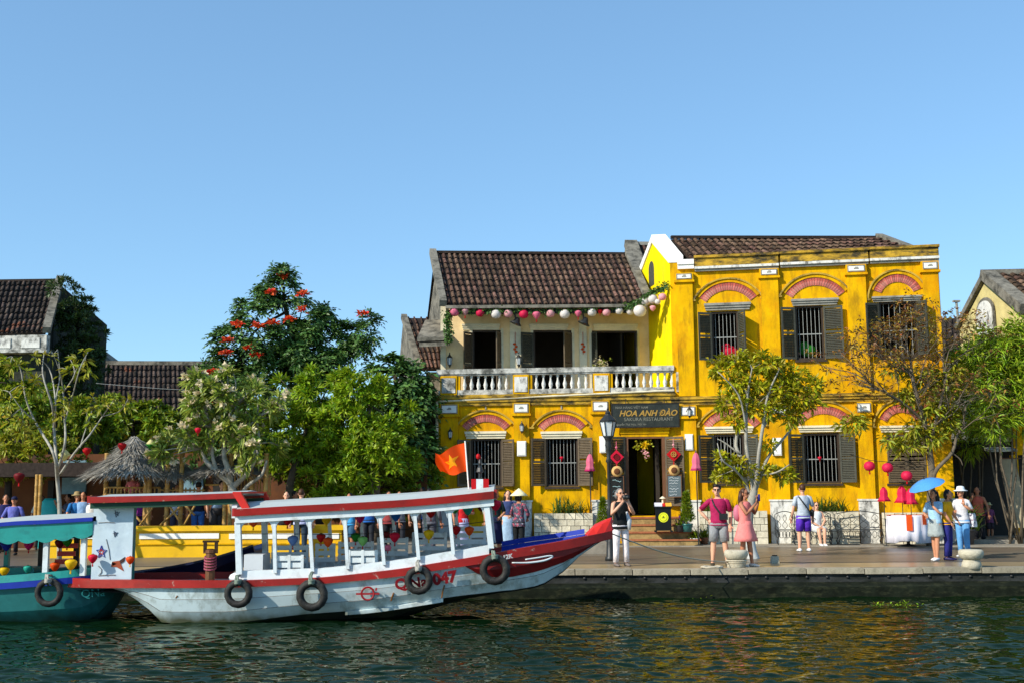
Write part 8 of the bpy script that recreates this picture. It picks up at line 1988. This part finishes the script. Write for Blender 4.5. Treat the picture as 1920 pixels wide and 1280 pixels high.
board(1252, 891, 1277, 930, -.38, 7, 'grey menu board on the sunlit right door leaf', flat('grey_slate', (92, 106, 110), .7), .085, flat('chalk_white', (215, 220, 220)))
# flower garland in the doorway
t = empty('flower_garland', lgw(1208, 832, .05), -LG.a, 'yellow flower garland hanging in the top of the doorway', 'garland'); r = np.random.RandomState(8); c = np.array(t.location)
fl = Leaves(520); P_ = [c + [x, 0, z] for x, z in [(-.22, -.05), (-.15, .02), (-.08, .05), (0, .03), (.03, -.05), (.10, .06), (.18, .03), (.22, -.06), (-.24, -.12), (0, -.25), (.05, -.38), (.08, -.45)]]; fl.whorl(np.array(P_) + r.normal(0, .02, (12, 3)), np.array([[0, -1, .2]] * 12), 8, .08, .06, 1, 0, .2); fl.obj('leaves', M['leaf_front'], t)
fl = Leaves(521); fl.whorl(np.array([c + [0, -.05, -.02], c + [.04, -.05, .0], c + [-.03, -.05, -.05], c + [.02, -.05, -.06]]), np.array([[0, -1, .1]] * 4), 10, .09, .07, 1, 0, .2); fl.obj('yellow_flower', LC['yellow'], t); fl = Leaves(522); fl.whorl(np.array([c + [-.03, -.05, -.22], c + [.03, -.05, -.27], c + [.07, -.05, -.40]]), np.array([[0, -1, .1]] * 3), 9, .07, .06, 1, 0, .2); fl.obj('pale_flower', LC['palepink'], t)
# podium with round yellow emblem
pp = steploc(1244, 990, 1.46, .41); t = empty('podium', pp, -LG.a, 'black menu podium with round yellow emblem on the steps', 'podium'); hP = LG.loc(1244, 947, -1.5)[1] - .41
b = MB(); b.box(-.23, .23, -.16, .16, .05, hP - .06); b.box(-.27, -.2, -.2, .2, 0, .05); b.box(.2, .27, -.2, .2, 0, .05); b.obj('stand', flat('black_podium', (14, 18, 20), .4), t)
b = MB(); b.hexa([(-.27, -.2, hP - .06), (.27, -.2, hP - .06), (.27, .2, hP + .02), (-.27, .2, hP + .02), (-.27, -.2, hP - .02), (.27, -.2, hP - .02), (.27, .2, hP + .06), (-.27, .2, hP + .06)]); b.obj('desk_top', flat('black_podium', (14, 18, 20), .4), t)
zc_ = hP * .56
for r0, y_, cc in ((.145, -.168, (222, 225, 40)), (.115, -.172, (150, 165, 30)), (.10, -.176, (222, 225, 40))):
    b = MB(); b.T = Matrix.Translation((0, y_, zc_)) @ Matrix.Rotation(PI / 2, 4, 'X'); b.lathe((0, 0, 0), [(r0, -.004), (r0, .003)], 24); b.obj('emblem', flat('emblem_%d' % cc[0], cc, .5), t)
MB().prism([(-.05, zc_ - .02), (.05, zc_ - .02), (.05, zc_ - .008), (-.05, zc_ - .008)], -.181, -.177).prism([(-.035, zc_ + .0), (.035, zc_ + .0), (.0, zc_ + .045)], -.181, -.177).obj('emblem_mark', flat('slate', (22, 24, 24), .7), t)
for x0, x1, cc in ((-.25, -.03, (222, 222, 235)), (-.02, .06, (205, 30, 30)), (.07, .25, (240, 180, 60))): MB().hexa([(x0, -.21, hP - .018), (x1, -.21, hP - .018), (x1, .10, hP + .044), (x0, .10, hP + .044), (x0, -.21, hP + .03), (x1, -.21, hP + .03), (x1, .10, hP + .09), (x0, .10, hP + .09)]).obj('menu_card', flat('card_%d_%d' % cc[:2], cc, .6), t)
b = MB(); b.lathe((0, .02, hP), [(.03, .05), (.03, .2), (.10, .21), (.04, .26), (.005, .28)], 10); b.obj('table_lamp', M['cream'], t)
# ================================================================== STREET LAMP
bp_ = ground_at(1145, 1050); t = empty('street_lamp', bp_, 0, 'black ornate cast iron street lamp in front of the restaurant door', 'street lamp')
Yl = bp_.y; zl = lambda y: W(1138, y, Yl).z
b = MB(); b.lathe((0, 0, 0), [(.13, 0), (.13, .07), (.10, .10), (.09, .42), (.075, .48), (.062, .55), (.062, zl(960) - .05), (.085, zl(960)), (.052, zl(950)), (.042, zl(868)), (.075, zl(864)), (.05, zl(858)), (.05, zl(842)), (.085, zl(834)), (.06, zl(828)), (.09, zl(822)), (.12, zl(818)), (.05, zl(814))], 12); b.obj('post', M['iron'], t, True)
zb_, zt_ = zl(817), zl(790)
MB().lathe((0, 0, 0), [(.115, zb_ + .01), (.19, zt_ - .005)], 6).obj('glass', mat_glass, t)
b = MB()
for k in range(6): a = 2 * PI * k / 6; b.tube([(.12 * math.cos(a), .12 * math.sin(a), zb_), (.20 * math.cos(a), .20 * math.sin(a), zt_)], .014, 5)
b.lathe((0, 0, 0), [(.13, zb_ - .02), (.13, zb_ + .01)], 12); b.lathe((0, 0, 0), [(.20, zt_), (.205, zt_ + .03), (.14, zt_ + .10), (.08, zl(778)), (.06, zl(775)), (.07, zl(773)), (.05, zl(771)), (.015, zl(768)), (.03, zl(766)), (.004, zl(763))], 12); b.obj('lamp_frame', M['iron'], t)
# pole lanterns with tulip-like pink silk shades
def pole_lantern(px, py, ytop, label):
    p = ground_at(px, py); t = empty('lantern_pole', p, 0, label, 'lantern pole', 'pink tulip lanterns on poles'); zt = W(px, ytop, p.y).z
    MB().lathe((0, 0, 0), [(.13, 0), (.13, .03), (.03, .05), (.02, .06), (.018, zt + .25), (.03, zt + .27), (.004, zt + .36)], 8).obj('pole', M['iron'], t)
    b = MB(); rr = .165
    b.lathe((0, 0, zt), [(rr * 1.0, -.24), (rr * .9, -.17), (rr * .72, -.10), (rr * .78, 0), (rr * .70, .09), (rr * .45, .20), (rr * .15, .26)], 20, 5, .25); b.obj('shade', LC['pink'], t, True)
    b = MB(); b.lathe((0, 0, zt), [(rr * 1.15, -.27), (rr * .95, -.22), (rr * .75, -.12)], 20, 5, .3); b.obj('lower_petals', LC['magenta'], t, True)
pole_lantern(1109, 1020, 866, 'pink tulip lantern on a thin pole left of the street lamp'); pole_lantern(1310, 1023, 864, 'pink tulip lantern on a thin pole right of the door')
# ================================================================== ROUND TABLE AND LANTERNS AT THE RIGHT
pt = W(1703, 1012, 32.35); pt.z = 0.02; t = empty('round_table', pt, 0, 'round table under white pleated cloth with red runner at the right', 'table'); zt = W(1703, 966, pt.y).z; rt = 36 * pt.y / F
b = MB(); rg = []; n = 60
for z, q, am in ((zt, .97, 0), (zt - .03, 1.0, .005), (zt * .5, 1.03, .045), (.10, 1.08, .075)):
    rg.append([(rt * q * (1 + am * math.sin(12 * 2 * PI * i / n)) * math.cos(2 * PI * i / n), rt * q * (1 + am * math.sin(12 * 2 * PI * i / n)) * math.sin(2 * PI * i / n), z + (.06 * (math.sin(3.0 * 2 * PI * i / n + 1) > .3) if z < .2 else 0)) for i in range(n)])
b.loft(list(reversed(rg))); b.obj('tablecloth', flat('white_tablecloth', (228, 226, 236), .8, .05, trans=.1), t, True)
b = MB(); b.box(-rt * 1.02, rt * 1.02, -.18, .18, zt + .004, zt + .012)
for a0 in (-1.95, -1.15):
    q = rt * 1.06; b.loft([[(q * math.cos(a0), q * math.sin(a0), zt + .01), (q * math.cos(a0 + .28), q * math.sin(a0 + .28), zt + .01)], [(q * 1.02 * math.cos(a0), q * 1.02 * math.sin(a0), zt - .42 if a0 < -1.5 else zt - .26), (q * 1.02 * math.cos(a0 + .28), q * 1.02 * math.sin(a0 + .28), zt - .42 if a0 < -1.5 else zt - .26)]], closed=False, cap=False)
b.obj('red_runner', LC['orange'], t); MB().lathe((0, 0, 0), [(.3, 0), (.05, .06), (.04, zt - .05)], 10).obj('table_leg', M['iron'], t)
Yt_ = pt.y
def tulip(px, py, r, lab, Y, base_z):
    c = W(px, py, Y); t = empty('lantern_stand', (c.x, c.y, base_z), 0, lab, 'lantern stand', 'pink tulip lanterns on stands over the table'); z = c.z - base_z; rr = r * Y / F
    MB().lathe((0, 0, 0), [(.08, 0), (.08, .02), (.012, .03), (.012, z + rr)], 8).obj('stand', M['iron'], t)
    b = MB(); b.lathe((0, 0, z), [(rr * 1.1, -rr * 1.1), (rr * .9, -rr * .8), (rr * .66, -rr * .4), (rr * .70, rr * .1), (rr * .6, rr * .6), (rr * .2, rr * 1.15)], 20, 5, .22); b.obj('shade', LC['hotpink'], t, True); b = MB(); b.lathe((0, 0, z), [(rr * 1.25, -rr * 1.25), (rr * 1.0, -rr * .95), (rr * .7, -rr * .5)], 20, 5, .3); b.obj('lower_petals', LC['crimson'], t, True)
tulip(1657, 925, 11, 'leftmost pink tulip lantern, leaning apart from the other two at the round table', Yt_, .02); tulip(1691, 925, 13, 'tallest pink tulip lantern above the round table', Yt_, zt + .014); tulip(1707, 929, 12, 'lower right pink tulip lantern above the round table', Yt_ - .1, zt + .014)
for px, py, lab in ((1630, 873, 'red round lantern in front of the last pilaster but one'), (1664, 876, 'red round lantern at the left edge of the closed shutters'), (1700, 891, 'red round lantern in front of the closed shutters, lowest of three')): lantern(W(px, py, 32.0), 10.5 * 32 / F, 'round', 'hotpink', lab, 'red lanterns hanging in the twig tree', 'r')
b_ = empty('hanging_cable', W(1612, 862, 32.0), 0, 'thin cord carrying the red lanterns below the twig tree', 'cable'); o = Vector(b_.location); MB().tube([tuple(W(x, y, 32.0) - o) for x, y in ((1590, 850), (1630, 862), (1664, 865), (1700, 879), (1745, 870))], .008, 4).obj('wire', M['iron'], b_)
# ================================================================== IRON BENCHES
def iron_bench(a, c, lab, fr_=CG, d=-.95):
    s0 = fr_.loc(a, 1000, d)[0]; s1 = fr_.loc(c, 1000, d)[0]; t = empty('iron_bench', fr_.world(s0, d, .02), -fr_.a, lab, 'bench', 'scrolled iron benches by the planters'); L = s1 - s0
    b = MB()
    for k in range(5): b.box(0, L, -.20 + .09 * k, -.15 + .09 * k, .42, .44)
    b.obj('seat', M['iron'], t)
    b = MB(); n = max(3, int(L / .28)); 
    for k in range(n):
        x = L * (k + .5) / n; w = L / n * .42
        b.tube([(x + w * math.sin(q) * (1 - q / 14), .24, .46 + .42 * (q / 6.28)) for q in [i * .52 for i in range(13)]], .007, 4); b.tube([(x - w * math.sin(q) * (1 - q / 14), .24, .46 + .42 * (q / 6.28)) for q in [i * .52 for i in range(13)]], .007, 4)
    b.tube([(0, .24, .44)] + [(L * i / 12, .24, .88 + .09 * math.sin(PI * i / 12)) for i in range(13)] + [(L, .24, .44)], .014, 5); b.obj('scroll_back', M['iron'], t)
    for x in (.04, L - .04):
        for y in (-.18, .2):
            b = MB(); b.tube([(x, y, .42), (x + .04, y, .25), (x - .02, y, .1), (x + .01, y, 0)], .016, 5); b.obj('leg', M['iron'], t)
    b = MB()
    for k in range(n * 2): x = L * (k + .5) / (n * 2); b.tube([(x + .06 * math.cos(q), -.19, .30 + .10 * math.sin(q)) for q in [i * .7 for i in range(10)]], .008, 4)
    b.obj('front_scrolls', M['iron'], t)
iron_bench(1455, 1492, 'small scrolled iron bench left of the man in purple shorts'); iron_bench(1516, 1560, 'scrolled iron bench under the seated woman'); iron_bench(1568, 1655, 'long dark iron bench left of the round table')
# ================================================================== BOLLARDS, ROPE, KERB POST
def bollard(px, py, lab):
    p = ground_at(px, py); t = empty('mooring_bollard', p, rng.uniform(0, 3), lab, 'bollard', 'mushroom shaped mooring bollards'); MB().lathe((0, 0, 0), [(.21, -.02), (.19, .10), (.165, .14), (.16, .18)], 18).obj('shaft', M['bollard'], t, True); MB().lathe((0, 0, 0), [(.165, .16), (.22, .20), (.255, .27), (.25, .34), (.215, .37), (.05, .375)], 20).obj('cap', M['bollard'], t, True); return p
pb_ = bollard(1381, 1063, 'mushroom shaped stone bollard in front of the pink dress'); bollard(1822, 1063, 'mushroom shaped stone bollard in front of the woman in the white hat')
o = empty('mooring_rope', pb_, 0, 'pale mooring rope lying from the boat bow to the left bollard', 'rope'); q0 = W(1146, 1000, 21.0); qe = Vector(pb_) + Vector((-.2, -.1, .12)); qs = [W(1146, 999, 20.7).lerp(qe, k / 6) - Vector((0, 0, .12 * math.sin(PI * k / 6))) for k in range(7)]
MB().tube([tuple(Vector(v) - Vector(pb_)) for v in smooth_line([tuple(v) for v in qs], 40)], .012, 6).obj('rope', M['rope'], o, True)
b = MB()
for k in range(3): b.tube([((.19 + .012 * k) * math.cos(a), (.19 + .012 * k) * math.sin(a), .08 + .035 * k) for a in [2 * PI * i / 16 for i in range(17)]], .020, 5)
b.obj('rope_turns', M['rope'], o, True); c_ = G(1335, 1063, .03); b = MB(); b.tube([tuple(c_ - Vector(pb_) + Vector((.22 * math.cos(a), .13 * math.sin(a), .01 * (i % 3)))) for i, a in enumerate([2 * PI * i / 14 for i in range(15)])], .024, 5); b.obj('rope_coil', M['rope'], o, True)
pk_ = ground_at(1453, 1055); t = empty('kerb_post', pk_, .1, 'small square stone post on the quay right of the couple', 'post'); MB().hexa([(-.09, -.07, -.02), (.09, -.07, -.02), (.09, .07, -.02), (-.09, .07, -.02), (-.07, -.06, .16), (.07, -.06, .16), (.07, .06, .16), (-.07, .06, .16)]).obj('block', M['bollard'], t); MB().box(-.05, .05, -.04, .04, .161, .18).obj('cap', M['quay'], t)
for k, (px, py) in enumerate(((1590, 1022),)):
    o = MB().box(-.32, .32, -.12, .12, 0, .05).obj('drain_cover', M['iron']); o.location = ground_at(px, py); tag(o, 'dark drain cover lying flat on the street below the long bench', 'drain cover')
# ================================================================== FLAG ON THE BOAT ROOF
fp = W(880, 926, YB0 + .6); ftop = W(872, 826, YB0 + .6); t = empty('flag', fp, 0, 'red flag with yellow star on a pole at the bow end of the boat roof', 'flag'); o = Vector(fp); MB().tube([(0, 0, -.05), tuple(ftop - o)], .013, 6).obj('flag_pole', M['white'], t)
cs = [W(872, 829, YB0 + .6) - o, W(877, 883, YB0 + .6) - o, W(826, 890, YB0 + .6) - o, W(812, 848, YB0 + .6) - o]
b = MB(); NX, NY = 24, 14; rows = []
def flagpt(u, v): # u from hoist to fly, v from top down
    p = (cs[0] * (1 - u) + cs[3] * u) * (1 - v) + (cs[1] * (1 - u) + cs[2] * u) * v
    return p + Vector((.03 * math.sin(5 * v + 8 * u) * u, .13 * math.sin(8.5 * u + 2.2 * v) * (u ** .6), .07 * math.sin(7 * u + 1.5 * v) * u - .05 * u * u * (1 - v)))
for i in range(NX + 1): rows.append([tuple(flagpt(i / NX, j / NY)) for j in range(NY + 1)])
b.loft(rows, closed=False, cap=False); b.obj('cloth', flat('flag_red', (252, 84, 8), .6, .06, trans=.45), t, True)
st_ = [(.28 * math.sin(2 * PI * k / 10) * (1 if k % 2 == 0 else .42), .30 * math.cos(2 * PI * k / 10) * (1 if k % 2 == 0 else .42)) for k in range(10)]
b = MB(); vs = []; ring_n = 4
ctr = flagpt(.5, .5)
for off in (-.008, .008):
    vv = [tuple(ctr + Vector((0, off, 0)))]
    for q in range(1, ring_n + 1):
        for x, y in st_:
            P_ = flagpt(.5 + x * q / ring_n, .5 - y * q / ring_n); vv.append(tuple(P_ + Vector((0, off, 0))))
    fs = [(0, 1 + k, 1 + (k + 1) % 10) for k in range(10)]
    for q in range(ring_n - 1): fs += [(1 + q * 10 + k, 11 + q * 10 + k, 11 + q * 10 + (k + 1) % 10, 1 + q * 10 + (k + 1) % 10) for k in range(10)]
    b.add(vv, fs if off < 0 else [tuple(reversed(f)) for f in fs])
b.obj('star', flat('flag_yellow', (252, 170, 14), .6, .04, trans=.3), t, True)
# red and white box and rattle at the roof end
c = W(900, 921, YB0 + .5); t = empty('roof_box', c, .05, 'red and white striped box on the bow end of the boat roof', 'box'); wB = 33 * YB0 / F / 2; hB = 24 * YB0 / F
for x0, x1, mm in ((-wB, -wB * .45, LC['red']), (-wB * .45, wB * .35, M['boatwhite']), (wB * .35, wB, LC['red'])): MB().box(x0 + .001, x1 - .001, -.13, .13, 0, hB).obj('panel', mm, t)
b = MB(); b.lathe((.0, 0, hB), [(.02, 0), (.02, .10), (.07, .13), (.05, .2), (.015, .24), (.03, .28), (.0101, .36)], 8); b.obj('nav_light', M['iron'], t); MB().ell((-.03, 0, hB + .40), (.04, .04, .05), 8, 5).obj('red_lens', LC['red'], t, True)
# ================================================================== LANTERNS HUNG IN THE BOATS
near = YB0 + .10
boatl = [(475, 977, 'orange', 10, 'orange drop lantern in the first opening below the boat roof', .8), (539, 975, 'red', 9, 'red drop lantern in the second opening, beside the black clad woman', .9), (612, 974, 'yellow', 9, 'yellow drop lantern in the upper row left of the grey trunk', 1.0), (675, 971, 'magenta', 9, 'magenta drop lantern in the upper row behind the woman in sky blue', 1.0), (742, 967, 'blue', 9.5, 'blue drop lantern in the upper row near the middle of the roof', 1.0), (808, 961, 'red', 9, 'red drop lantern in front of the man in dark grey', 1.0),
         (853, 953, 'green', 9, 'dark green drop lantern at the second last boat post', .2), (877, 955, 'teal', 10, 'teal drop lantern beside the woman in scarlet', 1.0), (902, 950, 'darkred', 8, 'dark red drop lantern in the last opening near the front post', 1.2), (929, 946, 'crimson', 11, 'crimson drop lantern hanging outside the front post', .1),
         (549, 1012, 'ice', 10, 'ice blue lantern in the lower row at the third opening', .9), (602, 1007, 'red', 9, 'red lantern in the lower row left of the orange one', 1.0), (615, 1015, 'orange', 9.5, 'orange lantern in the lower row at the fourth opening', .7), (667, 1006, 'green', 9, 'green lantern in the lower row beside the lime one', 1.0), (680, 1013, 'lime', 9.5, 'lime lantern in the lower row at the fifth opening', .7), (724, 1001, 'darkred', 7, 'dark red lantern in the lower row left of the crimson one', 1.0),
         (740, 1006, 'crimson', 10, 'crimson lantern in the lower row at the sixth opening', .7), (727, 1026, 'pink', 7, 'small pink lantern hanging lowest beside the sixth post', .7), (804, 1001, 'yellow', 10, 'yellow lantern in the lower row in front of the man in dark grey', .7), (855, 993, 'red', 9, 'red lantern in the lower row below the green one', 1.0), (880, 994, 'orange', 9, 'red orange lantern in the lower row below the teal one', .8)]
for px, py, c, r, lab, dy in boatl:
    Y = YB0 + dy; lantern(W(px, py, Y), r * Y / F, 'drop' if r > 7 else 'round', c, lab, 'silk lanterns hung in the white boat', 'y' if c in ('yellow', 'orange') else 'r')
w_ = empty('lantern_wire', W(450, 1000, YB0 + .85), 0, 'thin wire carrying the lower row of lanterns across the white boat', 'wire'); o = Vector(w_.location)
MB().tube([tuple(W(x, y, YB0 + .85) - o) for x, y in ((449, 1000), (549, 1000), (615, 1001), (680, 1000), (740, 993), (804, 988), (870, 982), (916, 976))], .006, 4).obj('strand', M['iron'], w_)
for px, py, c, r, lab, dy in ((12, 1022, 'violet', 10, 'dark blue lantern at the left edge of the teal boat', .6), (54, 1021, 'magenta', 9, 'magenta lantern left of the white post in the teal boat', .5), (112, 1018, 'darkred', 9, 'dark red lantern beside the green one in the teal boat', .6), (126, 1015, 'green', 9, 'green lantern right of the dark red one in the teal boat', .5), (52, 1066, 'teal', 8, 'pale teal lantern low in the teal boat', .3), (8, 1070, 'yellow', 9, 'golden lantern low at the left edge of the teal boat', .3), (103, 1061, 'orange', 9, 'orange lantern left of the big yellow one in the teal boat', .3), (133, 1057, 'yellow', 11, 'big yellow lantern at the right end of the teal boat', .0), (174, 1046, 'crimson', 9, 'crimson lantern against the pale stern panel', -.2), (244, 1049, 'orange', 8, 'orange lantern at the right edge of the stern panel', -.15)):
    Y = YT + dy; lantern(W(px, py, Y), r * Y / F, 'drop', c, lab, 'silk lanterns hung in the teal boat', 'y' if c in ('yellow', 'orange') else 'r')
# lanterns in the trees and at the bamboo restaurant
for px, py, c, r, sh, Y, lab in ((163, 845, 'red', 8, 'drop', 29.5, 'red tasselled lantern left of the tall thatch'), (229, 836, 'red', 8, 'drop', 30.5, 'red tasselled lantern just left of the thatch peak'), (283, 832, 'cream', 11, 'cone', 30.5, 'cream and green cone lantern right of the thatch peak'), (121, 852, 'cream', 12, 'cone', 28.8, 'cream cone lantern behind the pale young tree'), (36, 894, 'darkred', 10, 'drop', 29.5, 'dark red lantern in the shade at the far left'), (371, 806, 'crimson', 6, 'drop', 30.2, 'small red lantern among the frangipani leaves')):
    t = lantern(W(px, py, Y), r * Y / F, sh, c, lab, 'lanterns in the trees by the bamboo restaurant', 'r' if sh == 'drop' else None)
    if sh == 'cone' and px == 283:
        rr = r * Y / F; MB().lathe((0, 0, 0), [(.13 * rr, -1.02 * rr), (.57 * rr, -.35 * rr), (.97 * rr, -.02 * rr)], 24).obj('green_lower_shade', LC['green'], t, True)
# a string of cables along the house fronts
cb = empty('overhead_cable', LG.world(0, -.3, 4), 0, 'thin overhead cable crossing from the low roof to the trees', 'cable'); o = Vector(cb.location); MB().tube([tuple(W(x, y, 34.5) - o) for x, y in ((180, 718), (240, 723), (300, 728), (360, 731))], .008, 4).obj('wire', M['bars'], cb)
